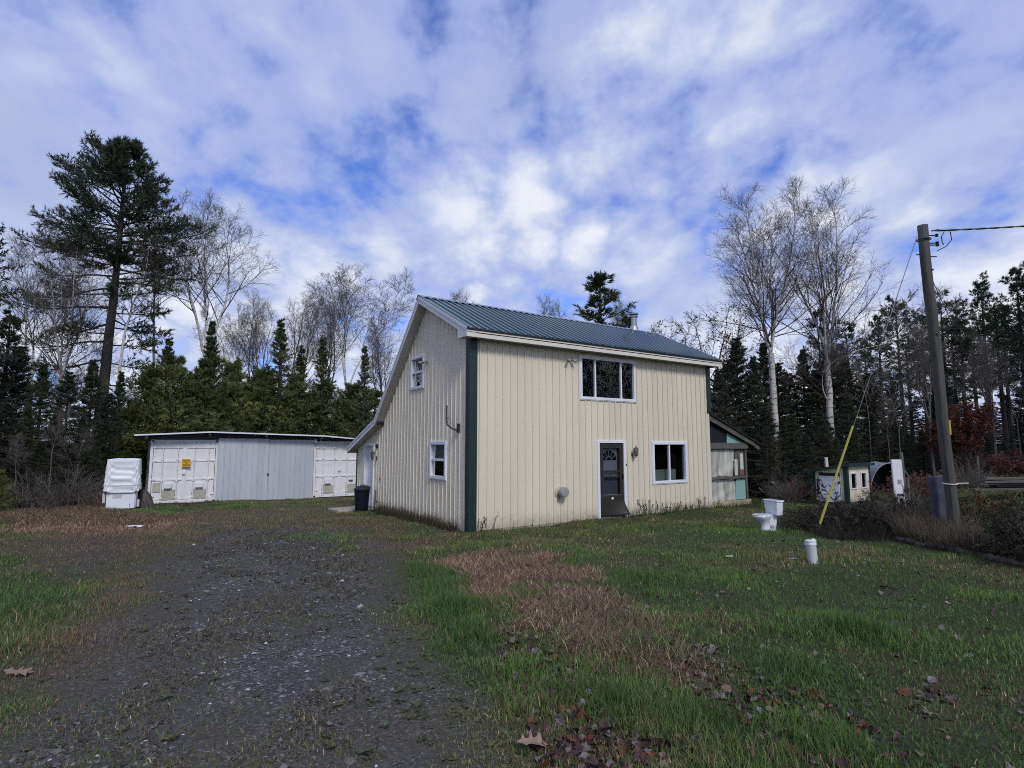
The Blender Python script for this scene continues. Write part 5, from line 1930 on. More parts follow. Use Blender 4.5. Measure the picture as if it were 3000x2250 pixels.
def conifer(key, seed, H, rad, z0, dz, nper, e0, e1, pw_, ntw, nneed, nl, nw, spread, col, second=None, twl=0.40, planar=0.75, sag=0.05, trunk_r=None,
            irr=0.25, twmax=0.7, uneven=0.0, name='spruce_tree', need_u0=0.1, twu0=0.12, dead=0, flat=0.4, samt=0.25, tip=0.10):
    r = np.random.default_rng(seed)
    tr = trunk_r or H * 0.014 + 0.04
    Nt = 16
    zt = np.linspace(-0.3, H, Nt)
    wob = np.cumsum(r.normal(0, 0.012 * H / 10, (Nt, 2)), 0)
    TP = np.concatenate([wob, zt[:, None]], 1)[None]
    TR = (tr * (1 - np.linspace(0, 1, Nt)) ** 0.8 + 0.012)[None]
    zs, az, ln, el = [], [], [], []
    z = z0 * H
    off = r.random() * 6.28
    while z < H * 0.985:
        u = (z - z0 * H) / (H - z0 * H)
        nn = max(3, int(round(nper * (1 - 0.35 * u) + r.normal(0, .6))))
        for k in range(nn):
            a = off + 6.283 * k / nn + r.normal(0, 0.25)
            f = 1 + uneven * math.sin(a + 1.3 + z * 0.7)
            L_ = (rad * (1 - u) ** pw_ * min(1, 0.45 + 2.2 * u if z0 > 0.15 else 1) * r.uniform(1 - irr, 1 + irr * .7) * f + tip)
            zs.append(min(z + r.normal(0, dz * 0.55), H * .99))
            az.append(a)
            ln.append(max(L_, 0.12))
            el.append(e0 + (e1 - e0) * u + r.normal(0, 0.08))
        off += 0.9 + r.random() * 0.4
        z += dz * (1 - 0.45 * u) * r.uniform(0.75, 1.3)
    zs, az, ln, el = map(np.array, (zs, az, ln, el))
    _, _, tr_at = interp(TP, TR, np.zeros(len(zs), int), (zs + .3) / (H + .3))
    p, _, _ = interp(TP, TR, np.zeros(len(zs), int), (zs + .3) / (H + .3))
    d = np.stack([np.cos(az) * np.cos(el), np.sin(az) * np.cos(el), np.sin(el)], 1)
    N_ = 7
    pts = [p]
    for k in range(N_ - 1):
        d = unit(d + r.normal(0, 0.05, d.shape) + np.array([0, 0, -sag if k < 3 else sag * 1.5]))
        p = p + d * (ln / (N_ - 1))[:, None]
        pts.append(p)
    BP = np.stack(pts, 1)
    BR = np.clip(0.010 + 0.010 * ln, 0.008, 0.07)[:, None] * np.linspace(1, .25, N_)[None]
    TW, TWR, tu, tidx = grow(r, BP, BR, ntw, twu0, 1.0, 0.85, 0.2, lambda u, pl, rr: np.minimum(pl * twl * (1.1 - 0.75 * u) * rr.uniform(.6, 1.2, len(u)), twmax) + 0.05, 4, 0.10, 0.03, 0.5, planar)
    V1, T1, i1 = needles(r, TW, nneed, nl, nw, spread, need_u0, 1.0, flat)
    outer = BP[:, N_ // 2:]
    V2, T2, i2 = needles(r, outer, int(nneed * 1.2), nl, nw, spread, 0.2, 1.0, flat)
    c1 = leafcol(r, len(T1), col, 0.28, tidx[i1] , second, samt)
    c2_ = leafcol(r, len(T2), col, 0.28, i2, second, samt)
    V, T = joinm([(V1, T1), (V2, T2)])
    crown = newmesh('crown', V, T, M['foliage'], np.concatenate([c1, c2_]))
    parts = [tubes(TP, TR, 8), tubes(BP, BR, 4)]
    if dead:
        dzs = r.uniform(0.12, z0, dead) * H
        daz = r.random(dead) * 6.28
        p, _, _ = interp(TP, TR, np.zeros(dead, int), (dzs + .3) / (H + .3))
        d = np.stack([np.cos(daz), np.sin(daz), r.normal(0, .15, dead)], 1)
        pts = [p]
        dl = r.uniform(.4, 1.6, dead)
        for k in range(5):
            d = unit(d + r.normal(0, .12, d.shape) + np.array([0, 0, -.03]))
            p = p + d * (dl / 5)[:, None]
            pts.append(p)
        DP = np.stack(pts, 1)
        DR = np.full((dead, 1), .016) * np.linspace(1, .3, 6)[None]
        parts.append(tubes(DP, DR, 3))
        D2, D2R, _, _ = grow(r, DP, DR, 5, .2, 1, .7, .2, lambda u, pl, rr: pl * .4 * (1 - .5 * u), 3, .15, 0, .6, rmin=.006)
        parts.append(tubes(D2, D2R, 3))
    V, T = joinm(parts)
    trunk = newmesh('trunk', V, T, M['bark'])
    PROTO[key] = dict(name=name, H=topz([trunk, crown]), parts=[('trunk', trunk), ('crown', crown)])


G_SP = (0.023, 0.036, 0.022)
G_FIR = (0.032, 0.050, 0.024)
G_PINE = (0.027, 0.044, 0.025)
conifer('spruce_a', 1, 10, 2.1, 0.02, 0.21, 5, -0.15, 0.75, 0.85, 16, 13, 0.115, 0.034, 0.75, G_SP, (0.036, 0.044, 0.020), irr=.42, uneven=.15)
conifer('spruce_b', 2, 10, 1.7, 0.03, 0.21, 5, -0.05, 0.8, 0.95, 15, 13, 0.115, 0.034, 0.75, G_FIR, (0.040, 0.050, 0.018), irr=.4)
conifer('spruce_c', 3, 10, 2.5, 0.02, 0.21, 5, -0.2, 0.7, 0.8, 17, 13, 0.12, 0.036, 0.8, (0.020, 0.029, 0.020), (0.028, 0.028, 0.018), irr=.42, uneven=.2)
conifer('fir_thin', 4, 10, 1.35, 0.10, 0.21, 5, 0.0, 0.85, 0.9, 10, 9, 0.11, 0.034, 0.8, (0.038, 0.054, 0.028), (0.060, 0.064, 0.026), irr=.6, uneven=.2)
conifer('young_pine', 5, 6, 1.9, 0.02, 0.26, 6, 0.15, 1.0, 0.55, 13, 19, 0.17, 0.026, 0.6, (0.050, 0.072, 0.030), (0.070, 0.084, 0.026), planar=0.4, sag=0.02, name='pine_tree', need_u0=.3, samt=.3, irr=.6, uneven=.3)
conifer('young_pine_b', 6, 6, 2.2, 0.02, 0.28, 6, 0.05, 0.9, 0.5, 14, 19, 0.17, 0.028, 0.6, (0.044, 0.064, 0.028), (0.066, 0.078, 0.026), planar=0.4, sag=0.03, name='pine_tree', need_u0=.3, irr=.65, uneven=.35)
conifer('pine_tall', 7, 16, 3.2, 0.42, 0.75, 6, 0.12, 0.9, 0.62, 18, 20, 0.22, 0.034, 0.6, G_PINE, (0.036, 0.046, 0.022), planar=0.35, sag=0.03, name='pine_tree', need_u0=.35, twu0=.3, irr=.45, dead=26, uneven=.2)
conifer('pine_tall_b', 8, 16, 3.6, 0.50, 0.80, 6, 0.20, 0.8, 0.5, 18, 20, 0.22, 0.034, 0.6, (0.022, 0.036, 0.021), (0.034, 0.042, 0.022), planar=0.3, sag=0.03, name='pine_tree', need_u0=.35, twu0=.35, irr=.5, dead=30, uneven=.25)
conifer('pine_top', 9, 12, 2.6, 0.10, 0.62, 5, 0.25, 0.95, 0.75, 14, 18, 0.20, 0.032, 0.55, (0.030, 0.048, 0.024), (0.044, 0.056, 0.022), planar=0.3, sag=0.02, name='pine_tree', need_u0=.35, twu0=.25, irr=.5, uneven=.2)


def hero_pine():
    """the big old pine at the left: leaning trunk, ragged crown, long layered lower boughs"""
    r = np.random.default_rng(77)
    H = 19.6
    Nt = 20
    zt = np.linspace(-.3, H, Nt)
    x = 1.05 * (zt / H) - 0.5 * (zt / H) ** 2 + np.cumsum(r.normal(0, .012, Nt))
    TP = np.stack([x, np.cumsum(r.normal(0, .02, Nt)), zt], 1)[None]
    TR = (0.34 * (1 - np.linspace(0, 1, Nt) * .93) ** 0.8)[None]
    # boughs: height, length, azimuth (0 = right, pi = left), elevation
    B = []
    z = 18.9
    while z > 11.9:
        u = (18.9 - z) / 7.0
        base = np.interp(u, (0, .2, .5, .8, 1.0), (.9, 1.9, 3.3, 3.9, 2.6))
        for k in range(5):
            a = r.random() * 6.28
            f = 1.05 - 0.12 * math.cos(a)
            B.append((z + r.normal(0, .2), base * f * r.uniform(.55, 1.1), a, np.interp(u, (0, .3, .8), (1.1, .5, .12)) + r.normal(0, .12)))
        z -= 0.42
    for z, L_, a, e in ((14.0, 4.7, .05, .12), (13.2, 4.6, 3.2, .25), (12.4, 3.9, .4, .0), (12.0, 3.4, 3.5, .0), (11.6, 3.6, -.3, -.05), (11.3, 4.6, 3.0, .02), (11.0, 3.0, 3.5, .0), (10.9, 2.8, .2, .0), (10.2, 5.0, 3.3, .0),
                        (9.9, 2.4, 0.1, -.05), (10.3, 2.8, 5.6, 0), (9.3, 4.2, 2.8, -.02), (9.1, 2.6, .3, -.1), (8.3, 3.9, 3.2, -.05), (8.1, 2.4, -.2, -.1), (7.3, 3.6, 3.1, -.05), (7.1, 2.1, .2, -.1),
                        (6.4, 3.1, 3.4, -.1), (8.7, 2.7, 4.6, 0), (9.6, 2.9, 1.7, 0), (5.9, 2.2, .5, -.1), (5.4, 2.6, 2.9, -.1)):
        B.append((z, L_, a, e))
    B = np.array(B)
    u = (B[:, 0] + .3) / (H + .3)
    p, _, _ = interp(TP, TR, np.zeros(len(B), int), u)
    d = np.stack([np.cos(B[:, 2]) * np.cos(B[:, 3]), np.sin(B[:, 2]) * np.cos(B[:, 3]), np.sin(B[:, 3])], 1)
    N_ = 9
    pts = [p]
    for k in range(N_ - 1):
        d = unit(d + r.normal(0, .055, d.shape) + np.array([0, 0, -.02 if k < 4 else .06]))
        p = p + d * (B[:, 1] / (N_ - 1))[:, None]
        pts.append(p)
    BP = np.stack(pts, 1)
    BR = (0.018 + .012 * B[:, 1])[:, None] * np.linspace(1, .25, N_)[None]
    SB, SBR, _, _ = grow(r, BP, BR, 12, 0.34, 1.0, 0.75, .2, lambda u, pl, rr: np.minimum(pl * .34 * (1.15 - .7 * u), 1.2) + .18, 5, .10, .10, .5, 0.5)
    TW, TWR, _, ti = grow(r, SB, SBR, 8, 0.12, 1.0, 0.7, .25, lambda u, pl, rr: pl * .42 * (1.1 - .6 * u) * rr.uniform(.7, 1.2, len(u)) + .06, 4, .12, .10, .5, 0.3)
    V1, T1, i1 = needles(r, TW, 10, 0.20, 0.034, 0.55, .25, 1.0, .2)
    V2, T2, i2 = needles(r, SB, 14, 0.19, 0.034, 0.6, .4, 1.0, .2)
    # dense inner column near the top
    c1 = leafcol(r, len(T1), (0.021, 0.034, 0.021), .3, ti[i1], (0.034, 0.036, 0.022), .25)
    c2_ = leafcol(r, len(T2), (0.021, 0.034, 0.021), .3, i2, (0.034, 0.036, 0.022), .25)
    V, T = joinm([(V1, T1), (V2, T2)])
    crown = newmesh('crown', V, T, M['foliage'], np.concatenate([c1, c2_]))
    V, T = joinm([tubes(TP, TR, 12), tubes(BP, BR, 5), tubes(SB, SBR, 3)])
    PROTO['hero_pine'] = dict(name='pine_tree', H=H, parts=[('trunk', newmesh('trunk', V, T, M['bark'])), ('crown', crown)])


hero_pine()


def bare(key, seed, H, leaders, split, spread, nb, nl2, nl3, nl4=0, trunk_r=0.17, bark='birch_bark', twig='birch_twig', name='birch_tree', lf=.36, up=.05, lean_=0.0,
         leaves=None, b0=.25, ang1=.75, tw_r=.0062, droop=0.0, limbs=(), lrk=.5):
    r = np.random.default_rng(seed)
    Nt = 14
    zs = np.linspace(-.3, 1.0, Nt)
    # trunk up to the split, then leaders
    sp = split * H
    tz = np.linspace(-.3, sp, Nt)
    wob = np.cumsum(r.normal(0, .02 * H / 15, (Nt, 2)), 0)
    TP = np.stack([wob[:, 0] + lean_ * tz, wob[:, 1], tz], 1)[None]
    TR = np.linspace(trunk_r * 1.1, trunk_r * (.78 if leaders > 1 else .6), Nt)[None]
    TR[0, :2] *= 1.18
    p = np.repeat(TP[:, -1], leaders, 0)
    a = 6.283 * np.arange(leaders) / leaders + r.random() * 6.28
    tilt = (spread * r.uniform(.5, 1.2, leaders)) if leaders > 1 else np.array([spread * .2])
    d = np.stack([np.cos(a) * np.sin(tilt) + lean_, np.sin(a) * np.sin(tilt) * .8, np.cos(tilt)], 1)
    d = unit(d)
    N_ = 12
    pts = [p]
    LL = (H - sp) * r.uniform(.86, 1.04, leaders)
    for k in range(N_ - 1):
        d = unit(d + r.normal(0, .06, d.shape) + np.array([0, 0, .05]))
        p = p + d * (LL / (N_ - 1))[:, None]
        pts.append(p)
    LP_ = np.stack(pts, 1)
    lr = trunk_r * (lrk if leaders > 1 else .6)
    LR = np.full((leaders, 1), lr) * (np.linspace(1, .06, N_)[None] ** .9)
    for hz_, dv, ll in limbs:
        q = np.array([np.interp(hz_ * H, tz, TP[0, :, 0]), np.interp(hz_ * H, tz, TP[0, :, 1]), hz_ * H])
        dd = unit(np.array(dv, float))
        qs = [q]
        for k in range(N_ - 1):
            dd = unit(dd + r.normal(0, .13, 3) + np.array([0, 0, .02]))
            q = q + dd * ll / (N_ - 1)
            qs.append(q)
        LP_ = np.concatenate([LP_, np.array(qs)[None]])
        LR = np.concatenate([LR, (trunk_r * .22 * np.linspace(1, .15, N_))[None]])
    base = [tubes(TP, TR, 10), tubes(LP_, LR, 7)]
    B1, R1, u1, _ = grow(r, LP_, LR, nb, b0, .98, ang1, .15, lambda u, pl, rr: H * lf * (1.08 - .85 * u) * rr.uniform(.6, 1.1, len(u)) + .3, 8, .09, up, .5, rmin=.012)
    B2, R2, u2, i2 = grow(r, B1, R1, nl2, .15, 1.0, .62, .18, lambda u, pl, rr: pl * .45 * (1.15 - .75 * u) * rr.uniform(.6, 1.2, len(u)) + .15, 6, .11, up * .7 - droop, .55, rmin=tw_r * 1.25)
    B3, R3, u3, i3 = grow(r, B2, R2, nl3, .15, 1.0, .6, .2, lambda u, pl, rr: pl * .5 * (1.1 - .6 * u) * rr.uniform(.6, 1.3, len(u)) + .12, 4, .13, up * .5 - droop, .6, rmin=tw_r)
    cr = [tubes(B1, R1, 5), tubes(B2, R2, 3), tubes(B3, R3, 3)]
    last = B3
    if nl4:
        B4, R4, _, _ = grow(r, B3, R3, nl4, .2, 1.0, .55, .2, lambda u, pl, rr: pl * .55 * rr.uniform(.6, 1.2, len(u)) + .1, 3, .12, -droop, .6, rmin=tw_r * .85)
        cr.append(tubes(B4, R4, 3))
        last = B4
    V, T = joinm(base)
    parts = [('trunk', newmesh('trunk', V, T, M[bark]))]
    V, T = joinm(cr)
    parts.append(('crown', newmesh('crown', V, T, M[twig])))
    if leaves:
        n_, ln_, w_, col, second, frac = leaves
        sel = last[r.random(len(last)) < frac]
        V, T, ii = needles(r, sel, n_, ln_, w_, 1.0, .2, 1.0)
        V2 = V.reshape(-1, 3, 3)
        # two triangles make a leaf-like diamond
        mid = (V2[:, 0] + V2[:, 1]) / 2
        tipv = V2[:, 2]
        cen = (mid + tipv) / 2
        wv = (V2[:, 1] - V2[:, 0]) / 2
        A_ = np.stack([mid, cen - wv, tipv], 1)
        B_ = np.stack([mid, tipv, cen + wv], 1)
        VV = np.concatenate([A_, B_]).reshape(-1, 3)
        c = leafcol(r, len(ii), col, .35, ii, second, .4)
        parts.append(('leaves', newmesh('leaves', VV, np.arange(len(VV)).reshape(-1, 3), M['leaf'], np.concatenate([c, c]))))
    PROTO[key] = dict(name=name, H=topz([q[1] for q in parts]), parts=parts)


bare('birch_r1', 33, 16, 4, .46, .24, 18, 9, 6, 2, .18, lf=.25, ang1=.68, up=.045, b0=.02, tw_r=.0056, lrk=.42)
bare('birch_r2', 34, 16, 4, .42, .26, 14, 9, 6, 2, .17, lf=.25, ang1=.70, up=.045, b0=.03, tw_r=.0056, lrk=.42, limbs=((.40, (1.0, .2, .62), 6.2), (.27, (-.5, 0, .9), 2.2)))
bare('birch_l', 23, 16, 3, .45, .32, 15, 9, 6, 2, .20, lf=.30, ang1=.75, up=.045, lean_=.05, lrk=.38)
bare('birch_thin', 24, 14, 1, .50, .10, 22, 8, 5, 0, .12, lf=.17, ang1=.7, up=.06)
bare('maple_bare', 25, 14, 4, .35, .26, 14, 8, 5, 2, .15, 'grey_bark', 'grey_bark', 'bare_tree', lf=.26, ang1=.65, up=.06)
bare('maple_bare_b', 26, 14, 3, .42, .22, 16, 8, 6, 2, .14, 'birch_bark', 'birch_twig', 'bare_tree', lf=.27, ang1=.68, up=.055, lrk=.38,
     leaves=(2, .05, .03, (0.09, 0.075, 0.045), (0.13, 0.10, 0.06), .35))
bare('sapling', 27, 8, 1, .45, .14, 14, 7, 5, 0, .05, 'grey_bark', 'grey_bark', 'bare_tree', lf=.22, ang1=.7, up=.05)
bare('sapling_b', 28, 8, 2, .40, .22, 12, 7, 5, 0, .05, 'grey_bark', 'grey_bark', 'bare_tree', lf=.24, ang1=.8, up=.05)
bare('oak_red', 29, 12, 3, .40, .45, 10, 8, 5, 0, .17, 'grey_bark', 'brown_twig', 'oak_tree', lf=.30, ang1=.85, up=.03, tw_r=.010,
     leaves=(2, .13, .075, (0.11, 0.040, 0.028), (0.09, 0.052, 0.036), .34))
bare('maple_red', 30, 4.0, 4, .15, .5, 12, 7, 5, 0, .04, 'brown_twig', 'brown_twig', 'maple_tree', lf=.30, ang1=.8, up=.04, tw_r=.005,
     leaves=(5, .11, .07, (0.07, 0.021, 0.018), (0.08, 0.036, 0.018), .55))


def shrub(key, seed, H, W, ns, n2, n3, twig, name='shrub', need=None, leaf=None, arch=.03, el=(.4, 1.4), sr=.014):
    r = np.random.default_rng(seed)
    az = r.random(ns) * 6.283
    e = r.uniform(el[0], el[1], ns)
    d = np.stack([np.cos(az) * np.cos(e) * W / H * .7, np.sin(az) * np.cos(e) * W / H * .7, np.sin(e)], 1)
    ln = np.linalg.norm(d, axis=1) * H * r.uniform(.65, 1.1, ns)
    d = unit(d)
    p = np.stack([np.cos(az) * r.random(ns) * W * .14, np.sin(az) * r.random(ns) * W * .14, np.full(ns, -.05)], 1)
    pts = [p]
    for k in range(7):
        d = unit(d + r.normal(0, .08, d.shape) + np.array([0, 0, -arch]))
        p = p + d * (ln / 7)[:, None]
        pts.append(p)
    P = np.stack(pts, 1)
    Rr = np.full((ns, 1), sr) * np.linspace(1, .35, 8)[None]
    B2, R2, _, i2 = grow(r, P, Rr, n2, .2, 1, .6, .2, lambda u, pl, rr: pl * .36 * (1.1 - .6 * u) * rr.uniform(.6, 1.2, len(u)), 5, .12, .03, .6, rmin=.004)
    B3, R3, _, i3 = grow(r, B2, R2, n3, .2, 1, .6, .2, lambda u, pl, rr: pl * .45 * rr.uniform(.6, 1.2, len(u)), 3, .12, .02, .6, rmin=.003)
    V, T = joinm([tubes(P, Rr, 4), tubes(B2, R2, 3), tubes(B3, R3, 3)])
    parts = [('stems', newmesh('stems', V, T, M[twig]))]
    if need:
        n_, ln_, w_, sp_, col, second = need
        V1, T1, i1 = needles(r, B3, n_, ln_, w_, sp_, .1, 1)
        V2, T2, i2_ = needles(r, B2, n_, ln_, w_, sp_, .3, 1)
        V, T = joinm([(V1, T1), (V2, T2)])
        c = np.concatenate([leafcol(r, len(T1), col, .35, i1, second, .3), leafcol(r, len(T2), col, .35, i2_, second, .3)])
        parts.append(('foliage', newmesh('foliage', V, T, M['foliage'], c)))
    PROTO[key] = dict(name=name, H=H, parts=parts)


shrub('juniper', 41, 1.0, 2.6, 46, 9, 6, 'brown_twig', 'juniper_shrub', (7, .055, .016, .5, (0.020, 0.020, 0.016), (0.034, 0.028, 0.022)), arch=.045, el=(.25, 1.2), sr=.016)
shrub('green_bush', 42, 1.3, 1.6, 40, 8, 5, 'brown_twig', 'shrub', (6, .06, .028, .8, (0.040, 0.046, 0.020), (0.085, 0.035, 0.02)), arch=.02)
shrub('dark_bush', 43, 1.3, 2.0, 46, 9, 5, 'brown_twig', 'shrub', (7, .06, .022, .7, (0.016, 0.022, 0.014), (0.03, 0.026, 0.02)), arch=.03)
shrub('twig_bush', 44, 1.5, 1.8, 44, 9, 6, 'grey_bark', 'shrub', None, arch=.01)
shrub('red_bush', 45, 1.3, 1.9, 42, 8, 6, 'brown_twig', 'shrub', (4, .06, .03, .8, (0.09, 0.035, 0.032), (0.07, 0.05, 0.04)), arch=.015)


def place(key, x, y, s, label, group=None, rz=None, cat='tree', wid=1.0, z=None, tilt=(0, 0), name=None):
    pr = PROTO[key]
    rz = random.uniform(0, 6.28) if rz is None else rz
    r = empty(name or pr['name'], (x, y, float(gz(x, y)) - 0.05 if z is None else z), rz)
    r.rotation_euler = (tilt[0], tilt[1], rz)
    r.scale = (s * wid, s * wid, s)
    tag(r, label, cat, group)
    for nm, me in pr['parts']:
        o = bpy.data.objects.new(nm, me)
        COL.objects.link(o)
        o.parent = r
    return r


def clear_of_buildings(x, y):
    for o_, s0, s1, t1 in ((CO, -1.6, 10.4, 8.2), (HO, -1.5, 13.2, 9.6)):
        dx, dy = x - o_.x, y - o_.y
        s_, t_ = dx * math.cos(HA) + dy * math.sin(HA), -dx * math.sin(HA) + dy * math.cos(HA)
        if s0 < s_ < s1 and -1.0 < t_ < t1:
            return False
    return True


def ptop(key, px, py, Y, label, group=None, rz=None, wid=1.0, cat='tree', tilt=(0, 0), name=None):
    t = at(px, py, Y)
    while not clear_of_buildings(t.x, t.y):
        Y += 0.4
        t = at(px, py, Y)
    z = float(gz(t.x, Y)) - .05
    return place(key, t.x, Y, (t.z - z) / PROTO[key]['H'], label, group, rz, cat, wid, tilt=tilt, name=name)


# --- left: named individuals
b = at(292, 1250, 30)
place('hero_pine', b.x - .15, 30, 0.985, 'tallest old pine at the left with a ragged dark crown', rz=0.0)
ptop('birch_l', 610, 548, 33, 'big spreading bare birch right of the tall pine', rz=0.3, wid=1.15)
ptop('birch_r2', 215, 655, 27.5, 'bare white birch standing in front of the tall pine trunk at its left', rz=2.0, wid=0.95)
ptop('birch_thin', 385, 645, 28.5, 'thin white birch just right of the tall pine trunk', rz=1.0)
ptop('birch_thin', 478, 640, 32, 'slender birch between the tall pine and the spreading birch', rz=3.0)
ptop('maple_bare_b', 1030, 738, 37, 'bare tree with sparse leaves nearest the left gable of the house', rz=0.4, wid=1.2)
ptop('maple_bare', 880, 830, 40, 'slim bare tree left of the sparse-leaved one by the gable', rz=0.9, wid=1.0)
ptop('maple_bare', 770, 835, 42, 'bare grey tree in the middle of the gap behind the containers', rz=2.2, wid=.9)
ptop('maple_bare_b', 690, 880, 42, 'small bare tree right behind the big spreading birch', rz=4.2, wid=.9)
ptop('maple_bare', 960, 850, 43, 'faint bare tree behind the sparse-leaved one by the gable', rz=5.2, wid=.9)
ptop('maple_bare', 1130, 930, 44, 'low bare tree touching the roof edge at the gable', rz=3.2, wid=1.0)
ptop('birch_l', 130, 690, 34, 'bare tree at the far left behind the tall pine boughs', rz=2.6, wid=1.1)
ptop('young_pine', 8, 1372, 18.6, 'small bright green pine at the left edge of the lawn', rz=.5, wid=.9)
ptop('sapling', 165, 1180, 20.6, 'thin bare sapling at the wood edge left of the freezer', rz=.7)
ptop('sapling_b', 225, 1240, 21.2, 'second bare sapling at the wood edge nearest the freezer', rz=1.9)
ptop('sapling', 408, 1130, 23.5, 'bare sapling rising behind the left end of the container roof', rz=4.0)
ptop('sapling_b', 60, 1260, 20.0, 'twiggy bare sapling above the small pine at the left edge', rz=3.0)
ptop('birch_thin', -20, 1120, 19.4, 'leaning pale birch trunk at the very left edge', rz=.2, tilt=(0, R(-14)))
ORD = 'first second third fourth fifth sixth seventh eighth ninth tenth eleventh twelfth thirteenth fourteenth fifteenth'.split()
PTS = (('spruce_b', 627, 938, 28.5, .85), ('fir_thin', 822, 928, 31, 1.2), ('fir_thin', 946, 985, 30, 1.2), ('fir_thin', 1070, 1008, 31, 1.0), ('fir_thin', 495, 985, 29, 1.2),
       ('fir_thin', 885, 1010, 33, 1.2), ('spruce_b', 355, 1085, 26, .9))
for k, px, py, Y, w in PTS:
    n_ = sum(1 for q in PTS if q[1] < px)
    ptop(k, px, py, Y, f'{ORD[n_]} pointed evergreen from the left in the row behind the containers', 'pointed evergreens behind the containers', wid=w)
for k, px, py, Y, w in (('young_pine_b', 600, 1030, 26.4, 1.0), ('young_pine', 690, 1040, 27.0, 1.05), ('young_pine_b', 520, 1020, 26.6, 1.0), ('young_pine', 780, 1060, 28.0, 1.1), ('young_pine_b', 440, 1060, 25.6, .95),
                        ('young_pine', 860, 1085, 29, 1.1), ('young_pine_b', 950, 1110, 30, 1.1), ('young_pine', 1040, 1110, 31, 1.1), ('young_pine_b', 560, 1090, 31, 1.2), ('young_pine', 740, 1090, 33, 1.2),
                        ('young_pine_b', 900, 1140, 34, 1.3), ('young_pine_b', 1100, 1130, 34, 1.2), ('young_pine', 480, 1130, 24.6, 1.1), ('young_pine_b', 650, 1130, 25.2, 1.2), ('young_pine', 390, 1160, 24.4, 1.0),
                        ('young_pine_b', 830, 1150, 27, 1.2), ('young_pine', 1000, 1170, 29, 1.2)):
    ptop(k, px, py, Y, 'bushy young pine close behind the container roof', 'bushy young pines behind the containers', wid=w)
for k, px, py, Y, w in (('pine_top', -45, 745, 24, 1.1), ('pine_top', 25, 905, 25.5, 1.2), ('spruce_c', 55, 1010, 25, 1.0), ('spruce_a', 130, 1060, 23.5, 1.0), ('spruce_c', 205, 1085, 25, 1.0), ('spruce_a', 275, 1050, 27, 1.0),
                        ('spruce_c', 320, 1150, 24.2, 1.1), ('spruce_c', -40, 1060, 21.0, 1.1), ('spruce_a', 85, 1185, 21.8, 1.1), ('spruce_c', 165, 1210, 22.0, 1.1), ('spruce_a', 245, 1215, 22.6, 1.1), ('spruce_c', 310, 1225, 22.8, 1.0),
                        ('spruce_c', 20, 1180, 20.8, 1.1), ('spruce_c', 370, 1200, 25, 1.1), ('spruce_c', 120, 1290, 20.9, 1.3), ('spruce_c', 205, 1300, 21.2, 1.3), ('spruce_a', 285, 1310, 21.8, 1.2), ('spruce_c', -80, 1200, 20.5, 1.2),
                        ('spruce_c', 40, 1310, 20.3, 1.3), ('spruce_a', 385, 1290, 27, 1.3), ('spruce_c', 455, 1230, 29, 1.4)):
    ptop(k, px, py, Y, 'dark evergreen in the thicket left of the containers', 'dark evergreens left of the containers', wid=w)
# --- behind the house
ptop('maple_bare', 1305, 832, 46, 'bare treetop just showing over the ridge near the gable peak', rz=.4)
ptop('maple_bare', 1608, 845, 44, 'bare treetop over the roof left of the single pine', rz=1.4, wid=.8)
ptop('pine_top', 1768, 788, 31, 'single pine rising behind the roof beside the chimney', rz=1.0, wid=1.5)
ptop('pine_top', 1830, 910, 36, 'lower pine top just left of the chimney', rz=3.0, wid=.9)
ptop('maple_bare', 1835, 850, 40, 'thin bare tree behind the chimney', rz=3.0, wid=.6)
# --- right: named individuals
ptop('birch_r1', 2235, 552, 27, 'left of the two tall bare white birches behind the lean-to', rz=0.2, wid=1.06)
ptop('birch_r2', 2385, 545, 27.5, 'right of the two tall bare white birches behind the lean-to', rz=0.0, wid=1.08)
ptop('oak_red', 2080, 875, 29, 'oak holding rust-red leaves above the right end of the roof', rz=.6, wid=1.15)
ptop('oak_red', 1975, 925, 33, 'second rust-leaved oak right of the chimney', rz=2.2, wid=1.0)
ptop('maple_red', 2835, 1170, 24.5, 'red-leaved maple in front of the pines behind the pole', rz=.3, wid=1.15)
ptop('maple_red', 2770, 1225, 24.8, 'orange-tinged low maple just behind the pole', rz=2.3, wid=1.2)
for i, (px, py, Y, k) in enumerate(((2700, 930, 25, 'maple_bare'), (2885, 960, 24.3, 'maple_bare'), (2800, 1000, 26, 'sapling_b'), (2530, 1020, 24.8, 'sapling'), (2960, 1000, 25, 'sapling_b'), (2620, 1050, 25, 'sapling_b'), (2590, 1140, 23, 'sapling'))):
    ptop(k, px, py, Y, 'slim grey bare tree at the edge of the right-hand pines', 'grey bare trees before the pines', wid=.85)
for k, px, py, Y, w in (('pine_tall', 2395, 885, 29, .8), ('pine_tall_b', 2480, 930, 31, 1.0), ('pine_tall', 2565, 900, 31, .9), ('pine_tall_b', 2620, 860, 32, .9), ('pine_tall', 2690, 905, 33, 1.0), ('pine_tall_b', 2745, 850, 32, 1.0),
                        ('pine_tall', 2800, 880, 31, 1.0), ('pine_tall', 2862, 798, 31, .9), ('pine_tall_b', 2905, 870, 33, 1.0), ('pine_tall', 2968, 758, 31, 1.0), ('pine_tall_b', 3050, 770, 30, 1.0), ('pine_tall', 3120, 740, 31, 1.0),
                        ('pine_tall', 2650, 960, 36, 1.0), ('pine_tall_b', 2780, 930, 37, 1.0), ('pine_tall', 2930, 900, 36, 1.0), ('pine_tall_b', 3010, 880, 34, 1.1), ('pine_tall', 2530, 980, 36, 1.0), ('pine_tall_b', 2450, 1000, 37, 1.0),
                        ('pine_tall_b', 2840, 950, 40, 1.1), ('pine_tall_b', 2720, 980, 42, 1.1), ('pine_tall', 2990, 960, 41, 1.1)):
    ptop(k, px, py, Y, 'tall dark pine in the stand at the right', 'tall pines in the stand at the right', wid=w)
